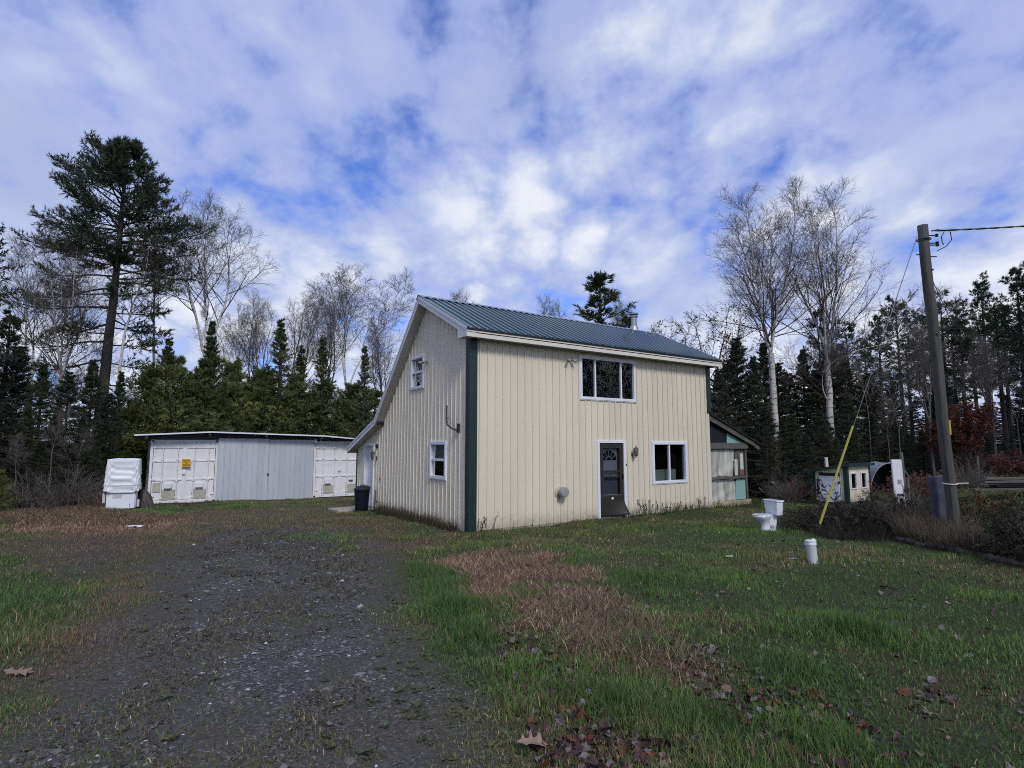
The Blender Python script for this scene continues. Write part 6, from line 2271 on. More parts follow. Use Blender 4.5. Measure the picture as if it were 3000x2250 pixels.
for k, px, py, Y, w in (('spruce_c', 2155, 985, 26, .9), ('spruce_c', 2105, 1080, 25, 1.0), ('spruce_a', 2205, 1040, 25.5, 1.0), ('spruce_c', 2275, 1060, 28.5, 1.1), ('spruce_a', 2350, 1020, 29, 1.0), ('spruce_c', 2425, 1010, 29, 1.1),
                        ('spruce_c', 2130, 1050, 30, 1.2), ('spruce_a', 2235, 1000, 31, 1.1), ('spruce_c', 2310, 1090, 31, 1.3), ('spruce_a', 2470, 1040, 30, 1.2), ('spruce_c', 2390, 1080, 33, 1.3)):
    ptop(k, px, py, Y, 'dark spruce crowding behind the lean-to and the birches', 'dark spruces behind the lean-to', wid=w)
for k, px, py, Y, w in (('spruce_c', 2240, 1190, 23.5, 1.2), ('spruce_a', 2320, 1210, 23.8, 1.2), ('spruce_c', 2400, 1200, 24, 1.2), ('spruce_a', 2480, 1150, 25, 1.1), ('spruce_c', 2555, 1210, 25, 1.2), ('spruce_a', 2630, 1240, 26, 1.2),
                        ('spruce_c', 2700, 1260, 27, 1.3), ('spruce_c', 2790, 1270, 28, 1.4), ('spruce_a', 2890, 1270, 27, 1.3), ('spruce_c', 2985, 1200, 26, 1.2), ('spruce_c', 3080, 1180, 25, 1.2), ('spruce_c', 2190, 1250, 24, 1.2),
                        ('spruce_c', 2750, 1300, 30, 1.5), ('spruce_c', 2850, 1300, 31, 1.5), ('spruce_c', 2940, 1290, 29, 1.5), ('spruce_c', 2510, 1260, 28, 1.3), ('spruce_c', 2360, 1270, 22.8, 1.2), ('spruce_a', 2450, 1280, 23.4, 1.2),
                        ('spruce_c', 2600, 1290, 24.5, 1.3), ('spruce_c', 2540, 1090, 30, 1.2), ('spruce_c', 2610, 1120, 31, 1.2), ('spruce_c', 2290, 1230, 27, 1.4), ('spruce_c', 2420, 1230, 27, 1.4), ('spruce_c', 2560, 1250, 29, 1.5), ('spruce_c', 2660, 1270, 30, 1.6), ('spruce_c', 2160, 1200, 27, 1.3),
                        ('spruce_c', 2760, 1290, 34, 1.8), ('spruce_c', 2860, 1280, 35, 1.8), ('spruce_c', 2950, 1270, 34, 1.8), ('spruce_c', 2480, 1290, 32, 1.7)):
    ptop(k, px, py, Y, 'low dark spruce at the foot of the right-hand wood', 'low spruces along the right-hand wood', wid=w)
for k in range(11):
    ptop(('spruce_c', 'spruce_a')[k % 2], 2560 + 55 * k, 1130 + 25 * (k * 7 % 4), 41 + (k * 3 % 4), 'far dark spruce seen between the trunks of the right-hand pines', 'far spruces behind the right-hand pines', wid=1.7)
# rows that carry the wood on past the picture's edges
for k in range(9):
    place(('pine_tall', 'spruce_a', 'pine_tall_b', 'spruce_c')[k % 4], max(1.12 * (23 - 2.2 * k) + 6, 27) + 2.5 * (k % 3), 23 - 2.2 * k, random.uniform(.85, 1.2) * (1.0 if k % 2 == 0 else 1.25),
          'evergreen in the wood beyond the right edge of the picture', 'evergreens past the right edge')
for k in range(7):
    place(('spruce_c', 'pine_tall', 'spruce_a')[k % 3], -21 - 2 * (k % 3) - .3 * k, 20 - 3.4 * k, random.uniform(1.0, 1.3), 'evergreen in the wood beyond the left edge of the picture', 'evergreens past the left edge')
# --- shrubs
for px, py, s, w, lb in ((2415, 1548, .62, 1.1, 'dark juniper sprawling at the foot of the yellow guy guard'), (2560, 1556, 1.05, .95, 'largest dark juniper in front of the coop'),
                         (2655, 1560, .8, .95, 'dark juniper between the coop and the utility pole')):
    q = gpt(px, py)
    place('juniper', q.x, q.y, s, lb, None, None, 'shrub', w)
for key, px, py, Y, s, w, lb in (('green_bush', 2860, 1560, 11.4, .8, 1.0, 'olive green bush just right of the pole base'), ('dark_bush', 2985, 1600, 9.4, .6, 1.0, 'dark green bush at the right edge behind the edging logs'),
                                 ('green_bush', 2925, 1560, 12.2, .75, 1.1, 'reddish green bush between the pole and the board pile'), ('red_bush', 2705, 1440, 18.5, .8, 1.3, 'dull red bush left of the pole in the distance'),
                                 ('red_bush', 2940, 1385, 23.5, .8, 1.5, 'purplish brush along the far edge of the field at the right'), ('red_bush', 3010, 1380, 23.0, .9, 1.5, 'purplish brush leaving the frame at the right'),
                                 ('twig_bush', 2840, 1420, 21.0, .75, 1.0, 'grey twiggy bush near the lone stake'), ('dark_bush', 2725, 1520, 12.2, .55, 1.0, 'dark low bush at the left of the pole base'),
                                 ('dark_bush', 2800, 1580, 11.3, .35, 1.2, 'low dark brush around the pole base'), ('dark_bush', 3060, 1620, 8.9, .8, 1.0, 'dark bush leaving the frame at the right'),
                                 ('red_bush', 2342, 1330, 22.3, .7, .7, 'magenta-tinged twiggy bush at the wood edge below the birches'), ('twig_bush', 2300, 1440, 21.0, .8, 1.0, 'grey twiggy brush at the wood edge left of the coop'),
                                 ('twig_bush', 100, 1480, 20.2, 1.0, 1.4, 'grey twiggy brush under the trees at the left'), ('twig_bush', 200, 1480, 20.6, 1.1, 1.4, 'grey twiggy brush left of the freezer'),
                                 ('twig_bush', 2660, 1460, 15.0, .6, 1.2, 'grey twigs around the thin stake')):
    x = at(px, 1400, Y).x
    place(key, x, Y, s, lb, None, None, 'shrub', w)
# ------------------------------------------------------------------ grass, weeds, stones, fallen leaves
M['grass'] = attr_mat('grass_blades', 0.6, 0.0, 0.25, 0.25)
M['stone'] = attr_mat('gravel_stones', 0.85, 0.0, 0.3)
M['fallen'] = attr_mat('fallen_leaf_tissue', 0.55, 0.12, 0.3, 0.1)


def house_mask(x, y):
    dx, dy = x - HO.x, y - HO.y
    s, t = dx * math.cos(HA) + dy * math.sin(HA), -dx * math.sin(HA) + dy * math.cos(HA)
    inside = (s > -0.03) & (s < 11.4) & (t > -0.02) & (t < 8.1)
    dx, dy = x - CO.x, y - CO.y
    s2, t2 = dx * math.cos(HA) + dy * math.sin(HA), -dx * math.sin(HA) + dy * math.cos(HA)
    return ~(inside | ((s2 > -0.02) & (s2 < 9) & (t2 > 0.0)))


def sample(r, n, r0, r1, pw_, ulim=1.12):
    """points in the wedge seen by the camera; density falls as (1/rad)^pw"""
    e = 2 - pw_
    rad = (r0 ** e + r.random(n) * (r1 ** e - r0 ** e)) ** (1 / e)
    a = r.uniform(-math.atan(ulim), math.atan(ulim), n)
    return rad * np.sin(a), rad * np.cos(a), rad


def blades(r, x, y, h, w, lean, col, curl=0.5, simple=None):
    """bent tapering blades; those flagged simple are one triangle"""
    n = len(x)
    z = gz(x, y) - 0.015
    a = r.random(n) * 6.283
    d = np.stack([np.cos(a), np.sin(a)], 1)
    b = r.random(n) * 6.283
    s = np.stack([np.cos(b), np.sin(b)], 1) * (w / 2)[:, None]
    P0 = np.stack([x, y, z], 1)
    o1 = np.concatenate([d * (lean * h * .45)[:, None], (h * .6 * np.sqrt(np.clip(1 - (lean * .45) ** 2, .05, 1)))[:, None]], 1)
    o2 = np.concatenate([d * (lean * h)[:, None], (h * np.sqrt(np.clip(1 - (lean * (.75 + .25 * curl)) ** 2, .02, 1)))[:, None]], 1)
    S = np.concatenate([s, np.zeros((n, 1))], 1)
    sm = np.zeros(n, bool) if simple is None else simple
    k = ~sm
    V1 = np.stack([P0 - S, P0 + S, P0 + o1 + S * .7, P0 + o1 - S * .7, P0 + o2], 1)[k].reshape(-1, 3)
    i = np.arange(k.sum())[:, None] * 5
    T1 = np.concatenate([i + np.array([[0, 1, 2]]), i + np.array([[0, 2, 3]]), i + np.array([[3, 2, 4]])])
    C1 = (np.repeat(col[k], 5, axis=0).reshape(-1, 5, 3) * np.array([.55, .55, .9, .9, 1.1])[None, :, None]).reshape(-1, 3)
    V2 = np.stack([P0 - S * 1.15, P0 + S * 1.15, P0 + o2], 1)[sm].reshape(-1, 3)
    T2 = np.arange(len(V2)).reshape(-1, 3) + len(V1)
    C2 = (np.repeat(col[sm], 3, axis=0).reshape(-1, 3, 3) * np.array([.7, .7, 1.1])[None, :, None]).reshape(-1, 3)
    return np.concatenate([V1, V2]), np.concatenate([T1, T2]), np.concatenate([C1, C2])


TUFTS = [(*gpt(px, py)[:2], rr_) for px, py, rr_ in ((1690, 2030, .13), (1780, 2060, .15), (2080, 2090, .16), (2170, 2110, .16), (1290, 1900, .10), (1320, 1720, .3), (1260, 1680, .35), (1330, 1790, .25), (1400, 1870, .2), (1230, 1660, .3), (2330, 1960, .2), (1850, 1900, .2), (2500, 1860, .25), (1900, 1700, .35), (2450, 2180, .16))]


def make_grass():
    r = np.random.default_rng(99)
    x, y, rad = sample(r, 640000, 2.5, 27, 1.35)
    m = ground_masks(x, y)
    keep = house_mask(x, y)
    pr = 1 - 0.955 * m['grav'] - 0.3 * m['dark'] - 0.75 * m['bed'] - 0.75 * m['wood'] - 0.12 * m['russet'] - 0.2 * m['straw']
    clump = fbm(x, y, 1.8, 3)
    pr = pr * (0.55 + 0.9 * sstep(clump, .3, .6))
    edge = sstep(inpoly_dist(np.stack([x, y], 1), DRIVE), -.5, 0.3)
    pr *= 1 - 0.45 * edge * (1 - sstep(y, 10, 14))
    keep &= r.random(len(x)) < pr
    x, y, rad = x[keep], y[keep], rad[keep]
    m = {k: v[keep] for k, v in m.items()}
    n = len(x)
    tuft = fbm(x + 5, y - 3, 1.1, 3)
    green = np.array([0.044, 0.078, 0.023])
    col = np.tile(green, (n, 1))
    col = lerp(col, (0.055, 0.094, 0.024), sstep(tuft, .45, .65))
    col = lerp(col, (0.040, 0.074, 0.024), m['lush'])
    col = lerp(col, (0.066, 0.080, 0.028), sstep(m['n3'], 0.02, 0.2) * .7)
    dry = np.clip(.09 + .62 * m['russet'] + .9 * m['straw'] + m['hay'] + .32 * sstep(m['n1'] + m['n3'] * .6, .08, .26) * (1 - m['lush']) + .3 * m['wood'] + .2 * m['dark'], 0, .97)
    isdry = r.random(n) < dry
    tan = lerp(np.tile(np.array([0.086, 0.050, 0.036]), (n, 1)), (0.30, 0.235, 0.155), (r.random(n) ** 4))
    rus = lerp(np.tile(np.array([0.080, 0.054, 0.040]), (n, 1)), (0.14, 0.10, 0.068), r.random(n) ** 2)
    dr = np.where((m['russet'] > .4)[:, None] & (m['hay'] < .4)[:, None], rus, tan)
    col = np.where(isdry[:, None], dr, col)
    col *= 2.45 * r.uniform(.65, 1.35, n)[:, None]
    far = np.clip(rad / 4.0, 1, 6)
    h = r.uniform(.035, .085, n) * (1 + .9 * sstep(tuft, .5, .7) + .5 * m['lush'])
    h = np.where(isdry & (m['straw'] > .4), r.uniform(.08, .20, n), h)
    h = np.where(isdry & (m['hay'] > .4), r.uniform(.05, .16, n), h)
    h *= 1 - .2 * np.clip(m['russet'], 0, 1) * (1 - m['hay']) * (1 - sstep(y, 9, 14))
    dd = inpoly_dist(np.stack([x, y], 1), DRIVE)
    near = 1 - sstep(y, 9, 13)
    h *= .78 * (1 - .62 * sstep(dd, -.5, .3) * near)
    tf = np.zeros(n)
    for cx_, cy_, rr_ in TUFTS:
        tf = np.maximum(tf, np.exp(-((x - cx_) ** 2 + (y - cy_) ** 2) / (2 * rr_ ** 2)))
    tf = tf * (~isdry)
    h *= 1 + 1.3 * tf
    col = lerp(col, (0.085, 0.150, 0.040), tf * .8)
    w = r.uniform(.0035, .007, n) * far ** .85
    lean = np.clip(r.normal(.45, .25, n), 0, .97)
    lean = np.where(isdry & (m['straw'] + m['hay'] > .4), np.clip(r.normal(.8, .2, n), 0, .98), lean)
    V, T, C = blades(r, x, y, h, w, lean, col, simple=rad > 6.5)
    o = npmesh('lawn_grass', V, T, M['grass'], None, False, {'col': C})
    tag(o, 'short green and browning grass of the lawn', 'grass', None, 'stuff')
    return o


make_grass()


def tall_dead_grass(name, label, polypx, n, h0, h1, cols, seed, lean_=.35, w0=.008):
    r = np.random.default_rng(seed)
    poly = np.array(pxpoly(polypx))
    lo, hi = poly.min(0), poly.max(0)
    P = lo + (hi - lo) * r.random((n * 6, 2))
    P = P[inpoly_dist(P, poly) > 0][:n]
    n = len(P)
    x, y = P[:, 0], P[:, 1]
    k = r.random(n)
    col = lerp(np.tile(np.array(cols[0]), (n, 1)), cols[1], k ** 2) * r.uniform(.7, 1.3, n)[:, None]
    h = r.uniform(h0, h1, n) * (.6 + .8 * fbm(x, y, 1.5, 3))
    V, T, C = blades(r, x, y, h, r.uniform(.6, 1.3, n) * w0, np.clip(r.normal(lean_, .25, n), 0, .95), col)
    o = npmesh(name, V, T, M['grass'], None, False, {'col': C})
    tag(o, label, 'grass', None, 'stuff')


tall_dead_grass('dead_grass', 'tall dead tan grass in the bed before the pole', [(2600, 1555), (2880, 1555), (2900, 1632), (2640, 1590)], 8000, .25, .66, ((0.11, 0.085, 0.062), (0.30, 0.24, 0.17)), 1)
tall_dead_grass('bed_grass', 'dark tangled grass in the shrub bed at the right', [(2360, 1560), (2600, 1540), (3200, 1560), (3200, 1690), (2640, 1592), (2440, 1585)], 9000, .12, .38, ((0.026, 0.028, 0.018), (0.08, 0.07, 0.05)), 2, .6)
tall_dead_grass('hay_clump', 'clump of straw-coloured dead grass beside the freezer', [(225, 1490), (250, 1450), (300, 1440), (315, 1490)], 2600, .3, .75, ((0.16, 0.12, 0.07), (0.34, 0.27, 0.17)), 3, .4, .012)
tall_dead_grass('hay_litter', 'flattened straw along the wood edge at the left', [(0, 1540), (0, 1500), (220, 1480), (320, 1500), (560, 1512), (420, 1540)], 7000, .06, .22, ((0.12, 0.085, 0.055), (0.30, 0.235, 0.15)), 4, .85, .011)
tall_dead_grass('wall_grass', 'longer grass growing along the foot of the house walls', [(1380, 1560), (1420, 1545), (2088, 1472), (2230, 1470), (2230, 1488), (2090, 1494), (1700, 1528)], 5200, .08, .26, ((0.036, 0.060, 0.020), (0.09, 0.085, 0.04)), 5, .4, .008)
tall_dead_grass('gable_weeds', 'brown weeds along the foot of the gable wall', [(1085, 1502), (1110, 1496), (1365, 1548), (1330, 1560), (1180, 1530)], 3600, .06, .34, ((0.055, 0.042, 0.032), (0.10, 0.085, 0.05)), 6, .45, .008)
tall_dead_grass('straw_tufts', 'pale bent straw in the dead patch of the lawn', [(1560, 1800), (1700, 1760), (1950, 1850), (2100, 1950), (1900, 1960), (1640, 1870)], 1500, .10, .26, ((0.16, 0.12, 0.08), (0.38, 0.31, 0.21)), 7, .7, .006)
tall_dead_grass('field_grass', 'yellowed grass of the rising field at the right edge', [(2820, 1400), (2900, 1378), (3200, 1370), (3200, 1430), (2900, 1425)], 5000, .1, .3, ((0.12, 0.11, 0.04), (0.22, 0.19, 0.08)), 8, .6, .03)


def weed_stalks():
    """dark seed-head stalks by the wall"""
    r = np.random.default_rng(17)
    parts, leafs = [], []
    spots = [(1402, 1556, .45, 8), (1425, 1552, .55, 10), (1440, 1550, .35, 6), (1885, 1512, .40, 7), (1900, 1508, .5, 6), (1935, 1505, .45, 9), (1960, 1503, .35, 8), (1990, 1500, .35, 7), (2020, 1497, .3, 6), (2050, 1492, .4, 7),
             (1150, 1500, .55, 5), (1168, 1502, .5, 6), (1130, 1500, .4, 5), (2105, 1490, .35, 6)]
    for px, py, h, n in spots:
        q = gpt(px, py)
        for _ in range(n):
            p = np.array([q.x + r.normal(0, .10), q.y + r.normal(0, .06), q.z])
            d = unit(np.array([r.normal(0, .25), r.normal(0, .25), 1.0]))
            L_ = h * r.uniform(.5, 1.1)
            pts = [p]
            for k in range(4):
                d = unit(d + r.normal(0, .10, 3))
                p = p + d * L_ / 4
                pts.append(p)
            parts.append((np.array(pts), .004))
    P = np.stack([a for a, _ in parts])
    Rr = np.full(P.shape[:2], .0045)
    V1, T1 = tubes(P, Rr, 3)
    V2, T2, i2 = needles(r, P, 7, .05, .03, .9, .25, 1.0)
    c1 = np.tile(np.array([.05, .04, .032]), (len(V1), 1))
    c2_ = leafcol(r, len(T2), (0.045, 0.038, 0.026), .4, i2, (0.05, 0.07, 0.028), .4)
    V, T = joinm([(V1, T1), (V2, T2)])
    o = npmesh('wall_weeds', V, T, M['grass'], None, False, {'col': np.concatenate([c1, c2_])})
    tag(o, 'dark seed-head weeds standing along the house walls', 'weeds', None, 'stuff')


weed_stalks()


def stones():
    r = np.random.default_rng(4)
    x, y, rad = sample(r, 150000, 2.5, 16, 1.5)
    m = ground_masks(x, y)
    cl = fbm(x, y, 2.2, 3)
    m['grav'] = np.maximum(m['grav'], .6 * sstep(inpoly_dist(np.stack([x, y], 1), DRIVE) + m['n1'], -.6, .2))
    keep = (r.random(len(x)) < m['grav'] * (0.16 + .75 * sstep(cl, .42, .60)) + .006) & house_mask(x, y)
    x, y, rad = x[keep], y[keep], rad[keep]
    n = len(x)
    s = np.clip(r.lognormal(-4.75, .5, n), .003, .045) * np.clip(rad / 6, 1, 1.25)
    base = np.array([[1, 0, 0], [.3, .9, 0], [-.8, .6, 0], [-.9, -.5, 0], [.2, -1, 0], [.1, 0, 1], [0, 0, -.6]], float)
    V = base[None] * s[:, None, None] * r.uniform(.7, 1.3, (n, 7, 1)) * np.stack([r.uniform(.7, 1.3, n), r.uniform(.6, 1.0, n), r.uniform(.3, .6, n)], 1)[:, None, :]
    a = r.random(n) * 6.28
    c, sn = np.cos(a), np.sin(a)
    X = V[:, :, 0] * c[:, None] - V[:, :, 1] * sn[:, None]
    Y_ = V[:, :, 0] * sn[:, None] + V[:, :, 1] * c[:, None]
    V = np.stack([X + x[:, None], Y_ + y[:, None], V[:, :, 2] + (gz(x, y) - .018 + s * .15)[:, None]], 2)
    f = []
    for i in range(5):
        f += [(i, (i + 1) % 5, 5)]
    T = (np.arange(n)[:, None, None] * 7 + np.array(f)[None]).reshape(-1, 3)
    t = r.random(n)
    col = np.where((t < .62)[:, None], np.array([.095, .094, .094]), np.where((t < .95)[:, None], np.array([.17, .17, .17]), np.array([.40, .40, .40])))
    col = col * r.uniform(.6, 1.3, n)[:, None]
    o = npmesh('gravel', V.reshape(-1, 3), T, M['stone'], None, False, {'col': np.repeat(col, 7, 0)})
    tag(o, 'loose flat grey gravel on the drive', 'gravel', None, 'stuff')


stones()


def leaf_outline(kind):
    if kind == 'oak':
        half = [(0, 0), (.06, .05), (.10, .16), (.26, .22), (.12, .30), (.16, .40), (.40, .50), (.15, .52), (.18, .62), (.36, .78), (.15, .72), (.10, .84), (.05, .92), (0, 1.0)]
    elif kind == 'maple':
        half = [(0, 0), (.10, .06), (.34, .06), (.30, .20), (.52, .42), (.34, .44), (.30, .52), (.18, .56), (.22, .78), (.10, .76), (0, 1.0)]
    else:
        half = [(0, 0), (.16, .08), (.34, .24), (.40, .42), (.34, .62), (.20, .82), (.08, .94), (0, 1.0)]
    return half


def leaf_mesh(kind, seed, size):
    r = np.random.default_rng(seed)
    h = leaf_outline(kind)
    n = len(h)
    V, T = [], []
    c1, c2_ = r.normal(0, .9), abs(r.normal(.75, .5))
    tw = r.normal(0, .3)
    for s_ in (1, -1):
        b = len(V)
        for x, y in h:
            xx = x * s_
            z = c2_ * abs(xx) ** 1.5 + c1 * (y - .5) ** 2 * .6 + tw * xx * (y - .5) + .04 * math.sin(y * 14 + s_)
            V.append((xx * size, (y - .5) * size, z * size * .9))
        for x, y in h:
            V.append((0, (y - .5) * size, (c1 * (y - .5) ** 2 * .6) * size * .9))
        for i in range(n - 1):
            q = (b + i, b + i + 1, b + n + i + 1, b + n + i)
            T += [(q[0], q[1], q[2]), (q[0], q[2], q[3])]
    # stem
    b = len(V)
    V += [(-.006 * size * 2, -.5 * size, 0), (.006 * size * 2, -.5 * size, 0), (0.02 * size, -.85 * size, .06 * size)]
    T.append((b, b + 1, b + 2))
    V = np.array(V)
    V[:, 2] -= V[:, 2].min()
    return V, np.array(T)


LEAFC = {'maroon': (0.066, 0.030, 0.034), 'greybrown': (0.165, 0.145, 0.145), 'tan': (0.17, 0.115, 0.082), 'rust': (0.115, 0.042, 0.022), 'pale': (0.24, 0.20, 0.155)}


def fallen_leaves():
    r = np.random.default_rng(123)
    protos = []
    for col in LEAFC:
        for kind, k in (('maple', 0), ('round', 1), ('oak', 2)):
            V, T = leaf_mesh(kind, 50 + k + 7 * len(protos), 0.085 if kind != 'oak' else .115)
            c = np.array(LEAFC[col]) * r.uniform(.8, 1.2, (len(V), 1))
            o = npmesh('fallen_leaf', V, T, M['fallen'], None, True, {'col': c})
            protos.append((col, kind, V, T, c, o.data))
            bpy.data.objects.remove(o, do_unlink=True)
    # where leaves lie: drift polygons in the lawn, thinner elsewhere
    P = []
    dense = [[(1560, 2170), (1750, 2110), (1950, 2160), (2200, 2250), (1560, 2250)], [(1430, 1850), (1560, 1850), (1800, 2100), (2000, 2250), (1560, 2250), (1500, 2050)],
             [(1850, 1830), (2100, 1900), (2500, 2080), (2750, 2230), (2400, 2250), (2100, 2080)], [(2650, 1990), (2800, 2020), (2790, 2060), (2640, 2040)]]
    for poly, cnt in zip(dense, (230, 330, 430, 25)):
        pp_ = np.array(pxpoly(poly))
        lo, hi = pp_.min(0), pp_.max(0)
        q = lo + (hi - lo) * r.random((cnt * 8, 2))
        q = q[inpoly_dist(q, pp_) > 0][:cnt]
        P.append(q)
    x, y, rad = sample(r, 1500, 2.8, 15, 1.3, 1.0)
    m = ground_masks(x, y)
    k = ((x > 0.0) & (m['grav'] < .2) & house_mask(x, y) & (y < 13)) | ((r.random(len(x)) < .02) & house_mask(x, y))
    P.append(np.stack([x, y], 1)[k])
    npatch = [len(q) for q in P]
    src = np.concatenate([np.full(c, i) for i, c in enumerate(npatch)])
    P = np.concatenate(P)
    order = np.argsort(P[:, 1])
    P, src = P[order], src[order]
    Vs, Ts, Cs, nv, made = [], [], [], 0, 0
    probs = {0: (.60, .27, .05, .07, .01), 1: (.58, .26, .05, .10, .01), 2: (.46, .24, .08, .20, .02), 3: (.3, .4, .1, .2, .0), 4: (.26, .36, .16, .15, .07)}
    names = list(LEAFC)
    for i, (x, y) in enumerate(P):
        cname = r.choice(names, p=probs[int(src[i])])
        cand = [q for q in protos if q[0] == cname]
        q = cand[r.choice(3, p=(.36, .48, .16))]
        sc = r.uniform(.4, 1.0)
        z = float(gz(x, y)) + r.uniform(-.012, .022)
        rot = (r.normal(0, .5), r.normal(0, .5), r.random() * 6.28)
        if made < 298:
            o = bpy.data.objects.new('fallen_leaf', q[5])
            COL.objects.link(o)
            o.location, o.rotation_euler, o.scale = (x, y, z), rot, (sc, sc, sc)
            cn = {'maroon': 'dark maroon', 'greybrown': 'grey-brown', 'tan': 'tan', 'rust': 'rust-brown', 'pale': 'pale straw-coloured'}[cname]
            where = 'in the leaf drift on the foreground grass' if src[i] < 4 else 'scattered on the foreground grass'
            tag(o, f'{cn} {"oak" if q[1] == "oak" else "broad"} leaf {where}', 'leaf', f'{cn} {"oak" if q[1] == "oak" else "broad"} leaves {where}')
            made += 1
        else:
            Rm = np.array(Matrix.Rotation(rot[2], 3, 'Z') @ Matrix.Rotation(rot[1], 3, 'Y') @ Matrix.Rotation(rot[0], 3, 'X'))
            Vs.append((q[2] * sc) @ Rm.T + np.array([x, y, z]))
            Ts.append(q[3] + nv)
            Cs.append(q[4])
            nv += len(q[2])
    if Vs:
        o = npmesh('leaf_litter', np.concatenate(Vs), np.concatenate(Ts), M['fallen'], None, True, {'col': np.concatenate(Cs)})
        tag(o, 'fallen leaves scattered farther back on the lawn', 'leaves', None, 'stuff')
    # the two big oak leaves that stand out
    for px, py, s, rz, lb in ((1562, 2190, .21, R(-75), 'large tan oak leaf lying alone at the edge of the gravel'), (55, 1983, .22, R(-65), 'tan oak leaf lying on the dirt at the left edge')):
        V, T = leaf_mesh('oak', 200 + px, s)
        V[:, 2] *= .5
        c = np.tile(np.array([0.27, 0.185, 0.135]), (len(V), 1)) * r.uniform(.9, 1.1, (len(V), 1))
        o = npmesh('fallen_leaf', V, T, M['fallen'], None, True, {'col': c})
        q = gpt(px, py)
        o.location, o.rotation_euler = (q.x, q.y, q.z + .035), (R(-12), R(4), rz)
        tag(o, lb, 'leaf')


fallen_leaves()


def broad_weeds():
    """plantain and dandelion rosettes at the drive edge and in the near grass"""
    r = np.random.default_rng(31)
    x, y, rad = sample(r, 9000, 2.6, 12, 1.5, 1.0)
    m = ground_masks(x, y)
    dd = inpoly_dist(np.stack([x, y], 1), DRIVE)
    pr = np.exp(-((dd + .35) / .5) ** 2) * (.25 + .6 * (x > -1.6)) + .22 * (x > 0) + .05
    keep = (r.random(len(x)) < pr) & (m['straw'] < .5) & house_mask(x, y) & (m['grav'] < .85) & (m['wood'] < .3)
    x, y, rad = x[keep], y[keep], rad[keep]
    nl = 6
    n = len(x) * nl
    X, Y_ = np.repeat(x, nl), np.repeat(y, nl)
    a = np.tile(np.arange(nl) * 6.283 / nl, len(x)) + np.repeat(r.random(len(x)) * 6, nl) + r.normal(0, .3, n)
    L_ = np.repeat(r.uniform(.018, .055, len(x)), nl) * r.uniform(.6, 1.2, n)
    d = np.stack([np.cos(a), np.sin(a), np.zeros(n)], 1)
    s = np.stack([-np.sin(a), np.cos(a), np.zeros(n)], 1)
    e = r.uniform(.1, .9, n)[:, None]
    up = np.array([[0, 0, 1.0]])
    P0 = np.stack([X, Y_, gz(X, Y_) - .005], 1)
    w = (L_ * r.uniform(.18, .32, n))[:, None]
    mid = P0 + (d * .55 + up * e * .5) * L_[:, None]
    tip = P0 + (d * 1.0 + up * e * .45) * L_[:, None]
    V = np.stack([P0, mid - s * w, tip, mid + s * w], 1).reshape(-1, 3)
    i = np.arange(n)[:, None] * 4
    T = np.concatenate([i + np.array([[0, 1, 2]]), i + np.array([[0, 2, 3]])])
    col = np.tile(np.array([0.075, 0.094, 0.045]), (n, 1)) * r.uniform(.6, 1.4, n)[:, None]
    t = np.repeat(r.random(len(x)), nl)
    col = np.where((t < .22)[:, None], col * np.array([1.5, 1.1, .9]), col)
    o = npmesh('ground_weeds', V, T, M['grass'], None, False, {'col': np.repeat(col, 4, 0)})
    tag(o, 'small broad-leaved weeds along the edge of the drive', 'weeds', None, 'stuff')


broad_weeds()


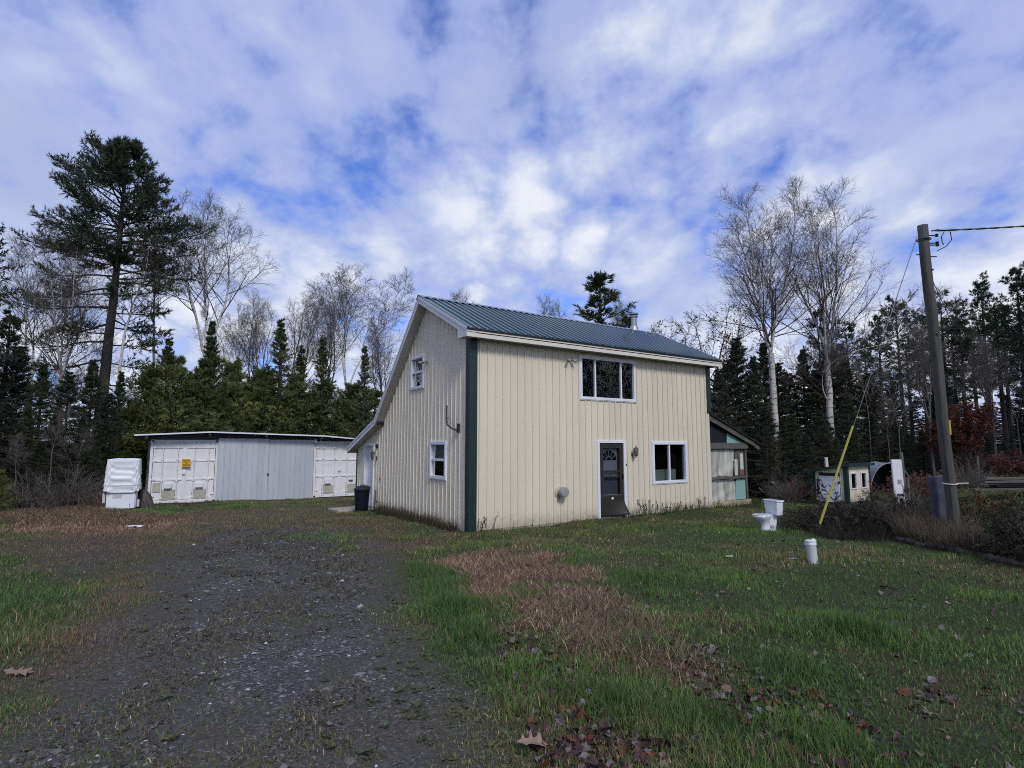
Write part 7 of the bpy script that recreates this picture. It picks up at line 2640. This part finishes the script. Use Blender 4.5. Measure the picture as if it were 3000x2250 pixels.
def drive_moss():
    """low dead weeds and moss lying over most of the old gravel"""
    r = np.random.default_rng(64)
    x, y, rad = sample(r, 330000, 2.5, 20, 1.45)
    m = ground_masks(x, y)
    P = np.stack([x, y], 1)
    dd = inpoly_dist(P, DRIVE)
    cl = fbm(x + 3, y + 8, 1.4, 4) + .45 * (fbm(x - 7, y, 7.0, 2) - .5)
    k = sstep(dd, -1.3, -.2) * sstep(cl, .42, .56)
    keep = (r.random(len(x)) < k) & house_mask(x, y)
    x, y, rad = x[keep], y[keep], rad[keep]
    n = len(x)
    a = r.random(n) * 6.283
    d = np.stack([np.cos(a), np.sin(a), r.uniform(.1, .9, n)], 1)
    L_ = r.uniform(.012, .034, n) * np.clip(rad / 5, 1, 1.7)
    s = np.stack([-np.sin(a), np.cos(a), r.normal(0, .3, n)], 1) * (L_ * r.uniform(.12, .3, n))[:, None]
    P0 = np.stack([x, y, gz(x, y) - .016], 1)
    V = np.stack([P0 - s, P0 + s, P0 + d * L_[:, None]], 1).reshape(-1, 3)
    t = r.random(n)
    c0 = np.where((t < .45)[:, None], np.array([.120, .108, .080]), np.where((t < .8)[:, None], np.array([.145, .115, .090]), np.array([.095, .105, .058])))
    c0 = c0 * r.uniform(.5, 1.3, n)[:, None]
    o = npmesh('drive_moss', V, np.arange(n * 3).reshape(-1, 3), M['grass'], None, False, {'col': np.repeat(c0, 3, 0)})
    tag(o, 'low dead weeds and moss over the old gravel drive', 'weeds', None, 'stuff')


drive_moss()


# ------------------------------------------------------------------ labels that single out the trees of each group
def number_word(n):
    ones = 'zeroth first second third fourth fifth sixth seventh eighth ninth tenth eleventh twelfth thirteenth fourteenth fifteenth sixteenth seventeenth eighteenth nineteenth'.split()
    if n < 20:
        return ones[n]
    if n % 10 == 0:
        return {20: 'twentieth', 30: 'thirtieth'}[n]
    return {2: 'twenty', 3: 'thirty'}[n // 10] + '-' + ones[n % 10]


for grp, lab_ in (('bushy young pines behind the containers', 'bushy young pine behind the container roof'), ('dark evergreens left of the containers', 'dark evergreen in the thicket left of the containers'),
                  ('tall pines in the stand at the right', 'tall dark pine in the stand at the right'), ('low spruces along the right-hand wood', 'low dark spruce at the foot of the right-hand wood'),
                  ('dark spruces behind the lean-to', 'dark spruce crowding behind the lean-to'), ('grey bare trees before the pines', 'slim grey bare tree before the right-hand pines'),
                  ('far spruces behind the right-hand pines', 'far spruce seen between the right-hand trunks')):
    members = sorted((o for o in COL.objects if o.get('group') == grp), key=lambda o: o.location.x / o.location.y)
    for i, o in enumerate(members):
        o['label'] = f'{lab_}, {number_word(i + 1)} from the left'
for i, o in enumerate(sorted((o for o in COL.objects if o.get('group') == 'old boards piled right of the pole'), key=lambda o: o.location.z)):
    o['label'] = f'weathered grey board in the low pile right of the pole, {number_word(i + 1)} from the bottom'
